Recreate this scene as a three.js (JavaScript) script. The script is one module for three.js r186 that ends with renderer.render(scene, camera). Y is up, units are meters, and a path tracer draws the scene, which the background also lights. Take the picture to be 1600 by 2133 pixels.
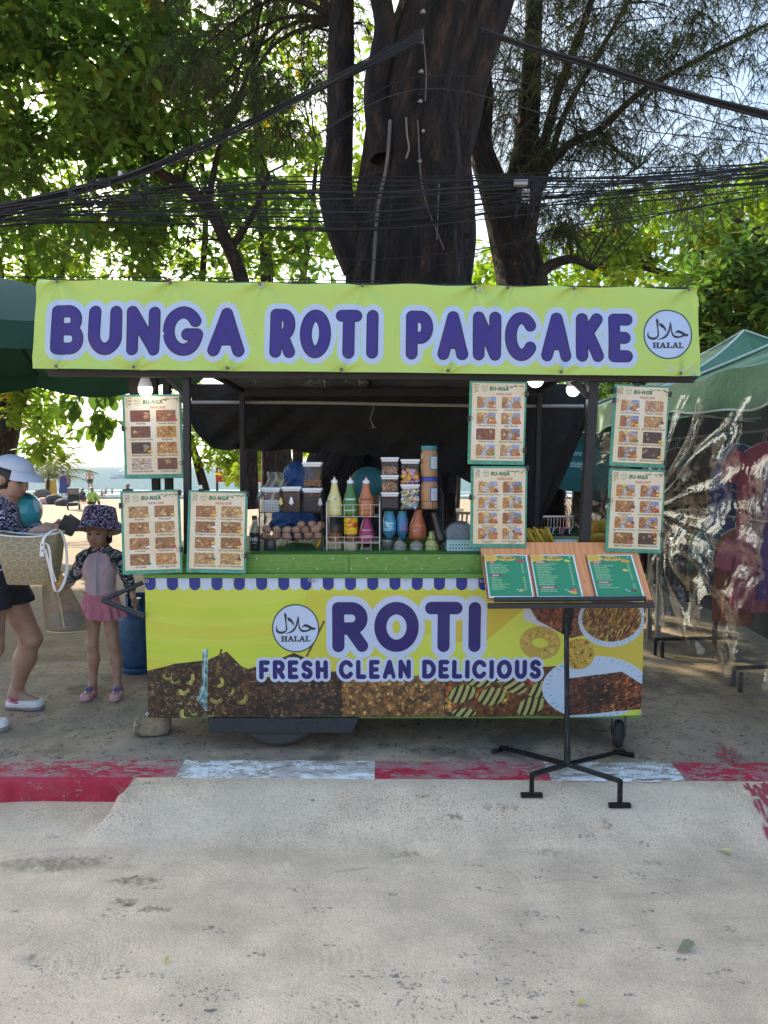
import * as THREE from 'three';
import { mergeGeometries, mergeVertices } from 'three/addons/utils/BufferGeometryUtils.js';
import { RoundedBoxGeometry } from 'three/addons/geometries/RoundedBoxGeometry.js';

// ---------------------------------------------------------------- camera, sky, sun, exposure
const scene = new THREE.Scene();
const EYE = [0, 1.5, 3.65], FOCAL = 1479, PITCH = 0.0651;
const camera = new THREE.PerspectiveCamera(2 * Math.atan(1066.5 / FOCAL) * 180 / Math.PI, 768 / 1024, 0.05, 9000);
camera.position.set(...EYE);
camera.rotation.x = -PITCH;
const SUN = new THREE.Vector3(-0.62, 0.50, -0.78).normalize();
const sun = new THREE.DirectionalLight(new THREE.Color(1.0, 0.86, 0.66), 4.6);
sun.position.copy(SUN).multiplyScalar(60); sun.castShadow = true; sun.shadow.radius = 1.2;
sun.shadow.mapSize.set(4096, 4096);
Object.assign(sun.shadow.camera, { left: -30, right: 30, top: 30, bottom: -30, near: 1, far: 160 });
scene.add(sun, sun.target);
{ // clear late-afternoon sky: blue overhead, pale at the horizon, whitest around the sun
  const W = 1024, H = 512, d = new Float32Array(W * H * 4);
  for (let r = 0; r < H; r++) for (let c = 0; c < W; c++) {
    const up = ((r + .5) / H - .5) * Math.PI, az = ((c + .5) / W - .5) * 2 * Math.PI;
    const y = Math.sin(up), x = Math.cos(az) * Math.cos(up), z = Math.sin(az) * Math.cos(up);
    const cs = x * SUN.x + y * SUN.y + z * SUN.z, e = Math.max(0, y);
    const hz = Math.exp(-e * 5.5), gl = Math.exp((cs - 1) * 5.5), g2 = Math.exp((cs - 1) * 14);
    const lim = hz * Math.exp((cs - 1) * 1.4);
    const px = [.208 + .22 * hz + 1.0 * gl + 2.0 * g2 + .45 * lim, .322 + .19 * hz + .92 * gl + 1.7 * g2 + .50 * lim, .525 + .13 * hz + .60 * gl + 1.15 * g2 + .34 * lim];
    const o = (r * W + c) * 4; d[o] = px[0]; d[o + 1] = px[1]; d[o + 2] = px[2]; d[o + 3] = 1;
  }
  const t = new THREE.DataTexture(d, W, H, THREE.RGBAFormat, THREE.FloatType);
  t.mapping = THREE.EquirectangularReflectionMapping; t.magFilter = THREE.LinearFilter; t.needsUpdate = true;
  scene.background = t; scene.environment = t;
}
const renderer = new THREE.WebGLRenderer({ antialias: true });
renderer.toneMapping = THREE.LinearToneMapping; renderer.toneMappingExposure = 2.52;
renderer.shadowMap.enabled = true;
scene.fog = new THREE.FogExp2(0xdfe6e8, 0.0004);

// ---------------------------------------------------------------- helpers
let seedState = 12345;
const rnd = () => { seedState = (seedState + 0x6d2b79f5) | 0; let t = Math.imul(seedState ^ (seedState >>> 15), 1 | seedState); t = (t + Math.imul(t ^ (t >>> 7), 61 | t)) ^ t; return ((t ^ (t >>> 14)) >>> 0) / 4294967296; };
const rr = (a, b) => a + (b - a) * rnd(), reseed = (n) => { seedState = n; };
const V = (x, y, z) => new THREE.Vector3(x, y, z), lerp = THREE.MathUtils.lerp, clamp = THREE.MathUtils.clamp, PI = Math.PI;
// surveyed points: where the line of sight through a point of the photograph meets a given depth or height
const sight = (px, py) => { const a = (px - 800) / FOCAL, b = (1066.5 - py) / FOCAL, c = Math.cos(PITCH), s = Math.sin(PITCH); return [a, b * c - s, -c - b * s]; };
const P = (px, py, z = 0) => { const d = sight(px, py), t = (z - EYE[2]) / d[2]; return V(EYE[0] + d[0] * t, EYE[1] + d[1] * t, z); };
const PG = (px, py, y = 0) => { const d = sight(px, py), t = (y - EYE[1]) / d[1]; return V(EYE[0] + d[0] * t, y, EYE[2] + d[2] * t); };
const ppm = (z) => (EYE[2] - z) / FOCAL;           // metres per photograph pixel at depth z
const taken = {};
const numbered = (n) => { const k = taken[n] = (taken[n] ?? -1) + 1; return k ? n + '_' + String(k).padStart(3, '0') : n; };
const shade = (o) => { o.castShadow = o.receiveShadow = true; return o; };
function obj(name, geo, mat, parent) {
  const m = shade(new THREE.Mesh(Array.isArray(geo) ? merge(geo) : geo, mat));
  m.name = parent ? name : numbered(name); (parent ?? scene).add(m); return m;
}
function tag(o, label, category, group, kind) { Object.assign(o.userData, { label, category }); if (group) o.userData.group = group; if (kind) o.userData.kind = kind; return o; }
function thing(name, label, category, pos, group) { const o = new THREE.Group(); o.name = numbered(name); if (pos) o.position.copy(pos.isVector3 ? pos : V(...pos)); scene.add(o); return tag(o, label, category, group); }
function struct(name, geo, mat, label) { const m = obj(name, geo, mat); m.userData.kind = 'structure'; if (label) m.userData.label = label; return m; }
function clean(g) { g = g.index ? g.toNonIndexed() : g; for (const k of Object.keys(g.attributes)) if (!['position', 'normal', 'uv'].includes(k)) g.deleteAttribute(k); if (!g.attributes.uv) g.setAttribute('uv', new THREE.BufferAttribute(new Float32Array(g.attributes.position.count * 2), 2)); if (!g.attributes.normal) g.computeVertexNormals(); g.morphAttributes = {}; return g; }
const merge = (l) => l.length === 1 ? l[0] : mergeGeometries(l.map(clean));
const at = (g, x = 0, y = 0, z = 0) => g.translate(x, y, z);
const box = (w, h, d, x = 0, y = 0, z = 0) => at(new THREE.BoxGeometry(w, h, d), x, y, z);
const rbox = (w, h, d, x = 0, y = 0, z = 0, r = .004) => at(new RoundedBoxGeometry(w, h, d, 1, Math.min(r, w * .49, h * .49, d * .49)), x, y, z);
const cyl = (r0, r1, h, x = 0, y = 0, z = 0, n = 16) => at(new THREE.CylinderGeometry(r1, r0, h, n), x, y + h / 2, z);
const ball = (r, x = 0, y = 0, z = 0, sx = 1, sy = 1, sz = 1, n = 14) => at(new THREE.SphereGeometry(r, n, Math.ceil(n * .7)).scale(sx, sy, sz), x, y, z);
const lathe = (pts, n = 20) => new THREE.LatheGeometry(pts.map((p) => new THREE.Vector2(p[0], p[1])), n);
function tube(pts, r, seg = 0, n = 6) { const v = pts.map((p) => p.isVector3 ? p : V(...p)); const c = v.length === 2 ? new THREE.LineCurve3(v[0], v[1]) : new THREE.CatmullRomCurve3(v, false, 'centripetal'); return new THREE.TubeGeometry(c, seg || (v.length === 2 ? 1 : v.length * 6), r, n, false); }
function bar(a, b, w, d = w, bevel = .003) { // square bar between two points
  const A = a.isVector3 ? a : V(...a), B = b.isVector3 ? b : V(...b), l = A.distanceTo(B), g = new RoundedBoxGeometry(w, l, d, 1, Math.min(bevel, w * .45, d * .45));
  const q = new THREE.Quaternion().setFromUnitVectors(V(0, 1, 0), B.clone().sub(A).normalize());
  return g.applyQuaternion(q).translate(...A.clone().add(B).multiplyScalar(.5).toArray());
}
// tapered limb along points [x,y,z,r]; rough = bark unevenness
function limb(pts, n = 10, step = 4, rough = 0, seed = 1) {
  const c = new THREE.CatmullRomCurve3(pts.map((p) => V(p[0], p[1], p[2])), false, 'centripetal'), N = (pts.length - 1) * step, pos = [], uv = [], idx = [];
  let len = 0, prev = null, nx = null;
  for (let i = 0; i <= N; i++) {
    const t = i / N, f = t * (pts.length - 1), k = Math.min(pts.length - 2, Math.floor(f)), r = lerp(pts[k][3], pts[k + 1][3], f - k), p = c.getPoint(t), tg = c.getTangent(t);
    if (prev) len += p.distanceTo(prev); prev = p;
    if (!nx) nx = Math.abs(tg.y) > .9 ? V(1, 0, 0) : V(0, 1, 0); nx.sub(tg.clone().multiplyScalar(nx.dot(tg))).normalize();
    const b = tg.clone().cross(nx);
    for (let j = 0; j <= n; j++) {
      const a = j / n * 2 * PI, q = 1 + rough * (Math.sin(3 * a + seed + len * .9) * .5 + Math.sin(7 * a - seed * 2 + len * 1.7) * .3 + Math.sin(13 * a + seed * 5 - len * .6) * .22 + (n > 50 ? Math.sin(21 * a - seed + 1.3 * Math.sin(len * 2.1)) * .16 + Math.sin(34 * a + 1.8 * Math.sin(len * 3.3 + a)) * .12 : 0) + Math.sin(5 * len + seed + 2 * a) * .25);
      pos.push(p.x + (nx.x * Math.cos(a) + b.x * Math.sin(a)) * r * q, p.y + (nx.y * Math.cos(a) + b.y * Math.sin(a)) * r * q, p.z + (nx.z * Math.cos(a) + b.z * Math.sin(a)) * r * q);
      uv.push(j / n * Math.max(1, Math.round(r * 12)), len);
      if (i && j) { const w = n + 1, o = i * w + j; idx.push(o - w - 1, o - 1, o - w, o - w, o - 1, o); }
    }
  }
  const g = new THREE.BufferGeometry(); g.setAttribute('position', new THREE.Float32BufferAttribute(pos, 3)); g.setAttribute('uv', new THREE.Float32BufferAttribute(uv, 2)); g.setIndex(idx); g.computeVertexNormals(); return g;
}
// sheet from a function (u,v) -> Vector3, uv as given
function sheet(f, nu, nv, uvf) {
  const pos = [], uv = [], idx = [];
  for (let j = 0; j <= nv; j++) for (let i = 0; i <= nu; i++) { const u = i / nu, v = j / nv, p = f(u, v); pos.push(p.x, p.y, p.z); const q = uvf ? uvf(u, v, p) : [u, v]; uv.push(q[0], q[1]); if (i && j) { const w = nu + 1, o = j * w + i; idx.push(o - w - 1, o - w, o - 1, o - w, o, o - 1); } }
  const g = new THREE.BufferGeometry(); g.setAttribute('position', new THREE.Float32BufferAttribute(pos, 3)); g.setAttribute('uv', new THREE.Float32BufferAttribute(uv, 2)); g.setIndex(idx); g.computeVertexNormals(); return g;
}
const quad = (a, b, c, d) => (u, v) => { const p = a.clone().lerp(b, u), q = d.clone().lerp(c, u); return p.lerp(q, v); }; // a b top-left,right; c d bottom-right,left
const planeUV = (g, s = 1) => { const p = g.attributes.position, n = g.attributes.normal, uv = []; for (let i = 0; i < p.count; i++) { const nx = Math.abs(n.getX(i)), ny = Math.abs(n.getY(i)), nz = Math.abs(n.getZ(i)); if (ny > nx && ny > nz) uv.push(p.getX(i) * s, p.getZ(i) * s); else if (nx > nz) uv.push(p.getZ(i) * s, p.getY(i) * s); else uv.push(p.getX(i) * s, p.getY(i) * s); } g.setAttribute('uv', new THREE.Float32BufferAttribute(uv, 2)); return g; };
// noise
const hsh = (x, y, s = 0) => { let h = (x * 374761393 + y * 668265263 + s * 974634721) | 0; h = Math.imul(h ^ (h >>> 13), 1274126177); return ((h ^ (h >>> 16)) >>> 0) / 4294967296; };
function vnoise(x, y, per = 0, s = 0) { const xi = Math.floor(x), yi = Math.floor(y), m = per ? (v) => ((v % per) + per) % per : (v) => v; let u = x - xi, v = y - yi; u = u * u * (3 - 2 * u); v = v * v * (3 - 2 * v); return lerp(lerp(hsh(m(xi), m(yi), s), hsh(m(xi + 1), m(yi), s), u), lerp(hsh(m(xi), m(yi + 1), s), hsh(m(xi + 1), m(yi + 1), s), u), v); }
function fbm(x, y, o = 4, per = 0, s = 0) { let a = .5, t = 0, w = 0; for (let i = 0; i < o; i++) { t += a * vnoise(x, y, per, s + i); w += a; a *= .5; x *= 2; y *= 2; per *= 2; } return t / w; }
function dataTex(n, m, f, srgb = true) { const d = new Uint8Array(n * m * 4); for (let y = 0; y < m; y++) for (let x = 0; x < n; x++) { const c = f(x / n, y / m), o = (y * n + x) * 4; if (typeof c === 'number') d[o] = d[o + 1] = d[o + 2] = clamp(c, 0, 1) * 255; else for (let k = 0; k < 3; k++) d[o + k] = clamp(c[k], 0, 1) * 255; d[o + 3] = 255; } const t = new THREE.DataTexture(d, n, m); t.wrapS = t.wrapT = THREE.RepeatWrapping; t.magFilter = THREE.LinearFilter; if (srgb) t.colorSpace = THREE.SRGBColorSpace; t.needsUpdate = true; return t; }
function canvasTex(w, h, draw, srgb = true) { const c = document.createElement('canvas'); c.width = w; c.height = h; const g = c.getContext('2d'); draw(g, w, h); const t = new THREE.CanvasTexture(c); if (srgb) t.colorSpace = THREE.SRGBColorSpace; t.magFilter = THREE.LinearFilter; return t; }
const rep = (t, x, y = x) => { const c = t.clone(); c.wrapS = c.wrapT = THREE.RepeatWrapping; c.repeat.set(x, y); c.needsUpdate = true; return c; };
const lin = (c) => Array.isArray(c) ? new THREE.Color().setRGB(...c) : new THREE.Color(c);
const M = (color, roughness = .7, o = {}) => new THREE.MeshStandardMaterial({ color: lin(color), roughness, side: THREE.DoubleSide, ...o });
const MP = (color, roughness = .7, o = {}) => new THREE.MeshPhysicalMaterial({ color: lin(color), roughness, side: THREE.DoubleSide, ...o });
const grain = dataTex(512, 512, (u, v) => .72 + .28 * fbm(u * 32, v * 32, 5, 32, 3)), blotch = dataTex(256, 256, (u, v) => fbm(u * 8, v * 8, 5, 8, 9), false);
const speck = dataTex(512, 512, (u, v) => .55 * hsh(Math.floor(u * 512), Math.floor(v * 512), 5) + .45 * fbm(u * 64, v * 64, 3, 64, 7), false);
const weave = dataTex(128, 128, (u, v) => .5 + .25 * Math.sin(u * 2 * PI * 32) + .25 * Math.sin(v * 2 * PI * 32), false);
const crumple = dataTex(512, 512, (u, v) => { let t = 0, a = .5; for (let i = 0, f = 4; i < 5; i++, f *= 2, a *= .55) t += a * Math.abs(fbm(u * f, v * f, 2, f, 20 + i) - .5) * 2; return t; }, false);
const MAT = {
  black: M([.014, .014, .015], .55, { bumpMap: rep(blotch, 3), bumpScale: .0006 }), blackSteel: M([.05, .052, .058], .38, { metalness: .4, map: rep(grain, 2, 2) }), steel: M([.42, .43, .45], .33, { metalness: .9 }), darkWood: M([.035, .026, .02], .8, { map: rep(grain, 2, 6) }),
  zinc: M([.5, .51, .52], .4, { metalness: .8 }), white: M([.75, .76, .77], .45), rubber: M([.022, .022, .023], .85, { bumpMap: rep(speck, 4), bumpScale: .0008 }),
  wirewhite: M([.62, .62, .6], .4, { metalness: .5 }), skinA: M([.42, .255, .18], .55), hair: M([.012, .009, .008], .5),
};
// ---------------------------------------------------------------- ground: road, ramp, pavement, kerb, beach, sea
const ROAD = -0.13, KZ0 = (x) => .135 + .012 * x, KZ1 = (x) => .345 + .016 * x;
const sstep = (a, b, t) => { t = clamp((t - a) / (b - a), 0, 1); return t * t * (3 - 2 * t); };
const roadY = (x, z) => {
  const e = sstep(-1.235 - .22 * (z - .35), -1.205 - .22 * (z - .35), x + .02 * (fbm(z * 9, 2, 3) - .5)), r = 1 - sstep(.0, .44 + .05 * Math.sin(x * 1.7), z - KZ1(x));
  return ROAD + (.126 * Math.pow(r, .85)) * e + .010 * (fbm(x * 1.6 + 40, z * 1.6, 3) - .5) * sstep(.0, .25, z - KZ1(x)) + .006 * (fbm(x * 7, z * 7, 3, 0, 4) - .5) + (x < -1.2 ? .02 * sstep(.5, 0, z - KZ1(x)) * fbm(x * 3, z * 3, 2) : 0);
};
const roadMap = canvasTex(2048, 1024, (g, W, H) => {
  const im = g.createImageData(W, H), d = im.data;
  for (let y = 0; y < H; y++) for (let x = 0; x < W; x++) {
    const X = x / W * 4.8, Z = y / H * 2.4, big = fbm(X * 1.3, Z * 1.3, 4, 0, 11), mid = fbm(X * 9, Z * 9, 4, 0, 12), fine = hsh(x, y, 2), streak = fbm(X * 3 + 2 * fbm(X * 2, Z * 2, 2), Z * 16, 3, 0, 18);
    let k = .90 + .14 * (big - .5) + .16 * (mid - .5) + .20 * (fine - .5) + .10 * (streak - .5);
    const bare = fbm(X * 2.2 + 7, Z * 3.1, 3, 0, 14) * .65 + .35 * Z / 2.4, pit = .5 * fbm(X * 70, Z * 80, 2, 0, 15) + .5 * fbm(X * 190, Z * 200, 2, 0, 19); // asphalt chippings show through thin sand
    let c = [240 * k, 210 * k, 178 * k];
    if (pit > .80 - .17 * sstep(.5, .75, bare)) { const q = sstep(0, .1, pit - (.80 - .17 * sstep(.5, .75, bare))) * (.35 + .55 * hsh(x >> 3, y >> 3, 3)); c = [lerp(c[0], 92, q), lerp(c[1], 94, q), lerp(c[2], 100, q)]; }
    const gv = fbm(X * 210, Z * 230, 2, 0, 16), cz = sstep(.62, .25, Z); // coarse concrete grit on the ramp
    if (gv > .64) { const q = cz * .42 * sstep(.64, .74, gv); c = c.map((v, i) => lerp(v, [96, 92, 86][i], q)); }
    const w = sstep(.40, .62, fbm(X * 1.7 + 3, Z * 4 + 9, 4, 0, 17)) * cz * .35; c = c.map((v, i) => lerp(v, [214, 196, 172][i], w));
    const o = (y * W + x) * 4; d[o] = c[0]; d[o + 1] = c[1]; d[o + 2] = c[2]; d[o + 3] = 255;
  }
  g.putImageData(im, 0, 0); reseed(77);
  const at2 = (px, py, y = ROAD) => { const p = PG(px, py, y); return [(p.x + 2.4) / 4.8 * W, (p.z - .3) / 2.4 * H]; };
  const stain = (px, py, rx, ry, n, col, a) => { const [x, y] = at2(px, py); for (let i = 0; i < n; i++) { const t = rr(0, 6.3), q = Math.sqrt(rnd()); g.fillStyle = `rgba(${col},${a * rr(.4, 1)})`; g.beginPath(); g.ellipse(x + Math.cos(t) * q * rx, y + Math.sin(t) * q * ry, rr(1, 5) + rx * .12, rr(1, 3) + ry * .12, rr(0, 3), 0, 7); g.fill(); } };
  stain(110, 1800, 95, 22, 200, '92,78,60', .09); stain(280, 1835, 42, 10, 50, '70,62,52', .16); stain(258, 1880, 20, 12, 30, '70,62,52', .2); stain(318, 1895, 28, 6, 30, '80,70,58', .2);
  stain(455, 1625, 22, 10, 30, '120,98,74', .14); stain(385, 1672, 20, 12, 24, '120,98,74', .12); stain(720, 1630, 16, 9, 20, '96,80,62', .16); stain(845, 1780, 26, 9, 30, '110,92,70', .14); stain(952, 1733, 14, 8, 20, '88,76,60', .2); stain(1145, 1782, 20, 8, 20, '100,86,70', .16); stain(1358, 1800, 18, 7, 20, '110,96,78', .16); stain(1040, 1722, 36, 9, 30, '80,80,84', .14); stain(1265, 1745, 9, 12, 14, '80,78,76', .2); stain(60, 2000, 28, 10, 30, '84,80,76', .12); stain(880, 1705, 12, 5, 12, '96,80,62', .2);
  for (let i = 0; i < 54; i++) { const [x, y] = at2(rr(0, 1600), rr(1650, 2120)), b = rr(4, 26); for (let j = 0; j < 9; j++) { g.fillStyle = `rgba(84,80,80,${rr(.2, .5)})`; g.beginPath(); g.ellipse(x + rr(-b, b), y + rr(-b, b) * .4, rr(.8, 4.5), rr(.6, 2.4), rr(-.4, .4), 0, 7); g.fill(); } }
  for (let i = 0; i < 2600; i++) { g.fillStyle = rnd() < .75 ? `rgba(92,84,74,${rr(.2, .6)})` : `rgba(222,216,205,${rr(.3, .7)})`; g.beginPath(); g.ellipse(rr(0, W), rr(0, H), rr(.6, 2.2), rr(.5, 1.5), rr(0, 3), 0, 7); g.fill(); }
  g.lineCap = 'round';
  for (let i = 0; i < 26; i++) { g.strokeStyle = `rgba(110,98,84,${rr(.2, .45)})`; g.lineWidth = rr(.8, 1.6); const x = rr(0, W), y = rr(200, H); g.beginPath(); g.moveTo(x, y); g.bezierCurveTo(x + rr(-60, 60), y + rr(-30, 30), x + rr(-120, 120), y + rr(-30, 30), x + rr(-160, 160), y + rr(-40, 40)); g.stroke(); }
});
roadMap.wrapS = roadMap.wrapT = THREE.MirroredRepeatWrapping;
const roadBump = canvasTex(2048, 1024, (g, W, H) => {
  const im = g.createImageData(W, H), d = im.data;
  for (let y = 0; y < H; y++) for (let x = 0; x < W; x++) { const v = 128 + 70 * (fbm(x / 14, y / 14, 4, 0, 31) - .5) + 46 * (hsh(x >> 1, y >> 1, 32) - .5) + 40 * (fbm(x / 60, y / 26, 2, 0, 33) - .5), o = (y * W + x) * 4; d[o] = d[o + 1] = d[o + 2] = v; d[o + 3] = 255; }
  g.putImageData(im, 0, 0); reseed(5); g.lineCap = 'round';
  for (let i = 0; i < 90; i++) { // shoe-sole prints and scuffs pressed into the sand
    const x = rr(0, W), y = rr(180, H), a = rr(-1.2, 1.2), n = 5 + (rnd() * 7 | 0), gap = rr(7, 12), L = rr(14, 30);
    for (let j = 0; j < n; j++) { g.strokeStyle = j % 2 ? 'rgba(215,215,215,.4)' : 'rgba(50,50,50,.42)'; g.lineWidth = rr(3, 5); const cx = x + Math.cos(a) * gap * j, cy = y + Math.sin(a) * gap * j; g.beginPath(); g.moveTo(cx - Math.sin(a) * L, cy + Math.cos(a) * L); g.quadraticCurveTo(cx + Math.cos(a) * 8, cy + Math.sin(a) * 8, cx + Math.sin(a) * L, cy - Math.cos(a) * L); g.stroke(); }
  }
  for (let i = 0; i < 60; i++) { g.strokeStyle = rnd() < .5 ? 'rgba(200,200,200,.35)' : 'rgba(60,60,60,.35)'; g.lineWidth = rr(2, 7); const x = rr(0, W), y = rr(150, H), s = rr(30, 150); g.beginPath(); g.moveTo(x, y); g.bezierCurveTo(x + rr(-s, s), y + rr(-s, s) * .5, x + rr(-s, s), y + rr(-s, s) * .5, x + rr(-s, s) * 1.4, y + rr(-s, s)); g.stroke(); }
}, false);
roadBump.wrapS = roadBump.wrapT = THREE.MirroredRepeatWrapping;
{
  const xs = [], zs = [];
  for (let x = -2.4; x <= 2.4001; x += .03) xs.push(x); for (let s = .1, x = 2.4; x < 400; s *= 1.45) { x += s; xs.push(x); xs.unshift(-x); }
  for (let t = 0; t <= 1.4; t += .025) zs.push(t); for (let s = .06, z = 1.4; z < 300; s *= 1.45) { z += s; zs.push(z); }
  const nu = xs.length - 1, nv = zs.length - 1;
  const f = (u, v) => { const x = xs[Math.round(u * nu)], z = KZ1(clamp(x, -4, 4)) - .02 + zs[Math.round(v * nv)]; return V(x, Math.abs(x) > 6 || z > 6 ? ROAD : roadY(x, z), z); };
  struct('road', sheet(f, nu, nv, (u, v, p) => [(p.x + 2.4) / 4.8, 1 - (p.z - .3) / 2.4]), M([1, 1, 1], .95, { map: roadMap, bumpMap: roadBump, bumpScale: .008 }));
}
const concrete = dataTex(1024, 1024, (u, v) => {
  const b = fbm(u * 5, v * 5, 5, 5, 41), m = fbm(u * 40, v * 40, 4, 40, 42), s = fbm(u * 7, v * 12, 4, 7, 44), f = hsh(u * 1024 | 0, v * 1024 | 0, 43);
  const k = .86 + .22 * (b - .5) + .2 * (m - .5) + .12 * (f - .5), sand = sstep(.46, .66, s), dk = sstep(.62, .74, fbm(u * 9, v * 9, 4, 9, 47)) * .22;
  let c = [lerp(.70, .78, sand), lerp(.63, .685, sand), lerp(.545, .565, sand)].map((q) => q * k * (1 - dk)); if (fbm(u * 150, v * 150, 2, 150, 46) > .74) c = c.map((q) => q * .72); return c;
});
const concreteBump = dataTex(512, 512, (u, v) => .6 * fbm(u * 40, v * 40, 4, 40, 51) + .4 * hsh(u * 512 | 0, v * 512 | 0, 52), false);
const pavMat = M([.88, .88, .88], .93, { map: rep(concrete, .33), bumpMap: rep(concreteBump, .8), bumpScale: .006 });
struct('pavement', sheet((u, v) => { const x = lerp(-14, 14, u), zf = KZ0(clamp(x, -4, 4)) + .01, zb = x < -.5 ? -1.76 + .05 * fbm(x * 3, 1, 3) : lerp(-1.76, -5.5, sstep(-.5, 2.2, x)); const z = lerp(zf, zb, v); return V(x, .012 * (fbm(x * 1.3, z * 1.3, 3) - .5) - .004, z); }, 240, 60, (u, v, p) => [p.x, p.z]), pavMat);
struct('pavement_edge', sheet((u, v) => { const x = lerp(-14, 14, u), zb = x < -.5 ? -1.76 + .05 * fbm(x * 3, 1, 3) : lerp(-1.76, -5.5, sstep(-.5, 2.2, x)); return V(x, -.004 + .012 * (fbm(x * 1.3, zb * 1.3, 3) - .5) - .16 * v, zb); }, 240, 2, (u, v, p) => [p.x, p.y]), pavMat);
// kerb: painted stones in red and white
{
  const paint = (col, seed, lo = .55) => canvasTex(512, 256, (g, W, H) => {
    const im = g.createImageData(W, H), d = im.data;
    for (let y = 0; y < H; y++) for (let x = 0; x < W; x++) {
      const worn = .55 * fbm(x / 30, y / 18, 4, 0, seed) + .45 * fbm(x / 6, y / 4, 3, 0, seed + 2) + .12 * (hsh(x, y, seed) - .5), k = .9 + .2 * fbm(x / 20, y / 20, 3, 0, seed + 4), top = y < H * .6;
      const bare = worn > (top ? (y < H * .22 ? lo : .565) : .70), dust = sstep(.42, .62, fbm(x / 60, y / 50, 4, 0, seed + 9)) * (top ? .55 : .12), o = (y * W + x) * 4;
      const c = bare ? [150 * k, 141 * k, 128 * k] : col.map((q, i) => lerp(q * k, [165, 152, 138][i], dust)); d[o] = c[0]; d[o + 1] = c[1]; d[o + 2] = c[2]; d[o + 3] = 255;
    }
    g.putImageData(im, 0, 0);
  });
  const kerb = new THREE.Group(); kerb.name = 'kerb'; kerb.userData.kind = 'structure'; scene.add(kerb);
  const RED = [176, 36, 58], WHT = [226, 226, 224];
  [[-3.6, -1.012, RED, 'red painted kerb stone with tall exposed face'], [-1.012, -.046, WHT, 'white painted kerb stone worn to concrete'], [-.046, .805, RED, 'red painted kerb stone behind the ramp'], [.805, 1.448, WHT, 'fresh white painted kerb stone under the stand'], [1.448, 3.4, RED, 'red painted kerb stone beside the clothes tent']].forEach(([x0, x1, col, lab], i) => {
    const g = sheet((u, v) => { // top, rounded nose, front face
      const x = lerp(x0, x1, u), z0 = KZ0(x), z1 = KZ1(x) + .012 * (fbm(x * 9, 3, 3) - .5), n = .006 * (fbm(x * 14, v * 6, 3) - .5);
      if (v < .6) { const t = v / .6; return V(x, .004 + n - .012 * t * t, lerp(z0, z1 - .03, t)); }
      if (v < .75) { const a = (v - .6) / .15 * PI / 2; return V(x, -.008 + n - .03 * (1 - Math.cos(a)), z1 - .03 + .03 * Math.sin(a)); }
      return V(x, lerp(-.038, -.15, (v - .75) / .25), z1 + n * .8 + .012 * (v - .75));
    }, Math.ceil((x1 - x0) * 40), 20, (u, v) => [u * (x1 - x0) / .9, 1 - v]);
    const t = paint(col, 60 + i * 7, i ? .53 : .46); t.wrapS = THREE.MirroredRepeatWrapping; const m = obj('kerb_stone', g, M([1, 1, 1], .8, { map: t, bumpMap: rep(concreteBump, 1.2, .5), bumpScale: .004 }), kerb); m.userData.label = lab;
  });
  // ramp side edge and loose paint
  const worn = (s, thr) => canvasTex(256, 128, (g, W, H) => { const im = g.createImageData(W, H), d = im.data; for (let y = 0; y < H; y++) for (let x = 0; x < W; x++) { const e = Math.min(x, W - x, y * 1.6, (H - y) * 1.6) / 22, v = fbm(x / 22, y / 14, 5, 0, s) + .18 * (hsh(x, y, s) - .5) < thr + Math.min(0, (e - 1) * .25) ? 255 : 0, o = (y * W + x) * 4; d[o] = d[o + 1] = d[o + 2] = v; d[o + 3] = 255; } g.putImageData(im, 0, 0); }, false);
  const patch = (a, b, c, d, col, s, thr, lab) => { const y = (p) => (p.z > KZ1(p.x) - .01 ? roadY(p.x, p.z) : .004) + .005; const q = quad(...[a, b, c, d].map(([x, z]) => PG(x, z, -.02))); const m = obj('paint_mark', sheet((u, v) => { const p = q(u, v); p.y = y(p); return p; }, 16, 10), M(col, .8, { alphaMap: worn(s, thr), alphaTest: .5 })); m.userData.kind = 'structure'; m.userData.label = lab; };
  patch([1475, 1564], [1520, 1560], [1568, 1600], [1500, 1602], [.36, .06, .07], 3, .47, 'worn red paint trace on the pavement');
  patch([1545, 1640], [1600, 1636], [1660, 1710], [1600, 1712], [.36, .05, .07], 4, .58, 'red paint stripe running down the ramp');
  patch([1150, 1618], [1432, 1622], [1425, 1640], [1165, 1638], [.72, .72, .72], 8, .52, 'white paint dabbed over the kerb front');
}
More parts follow.
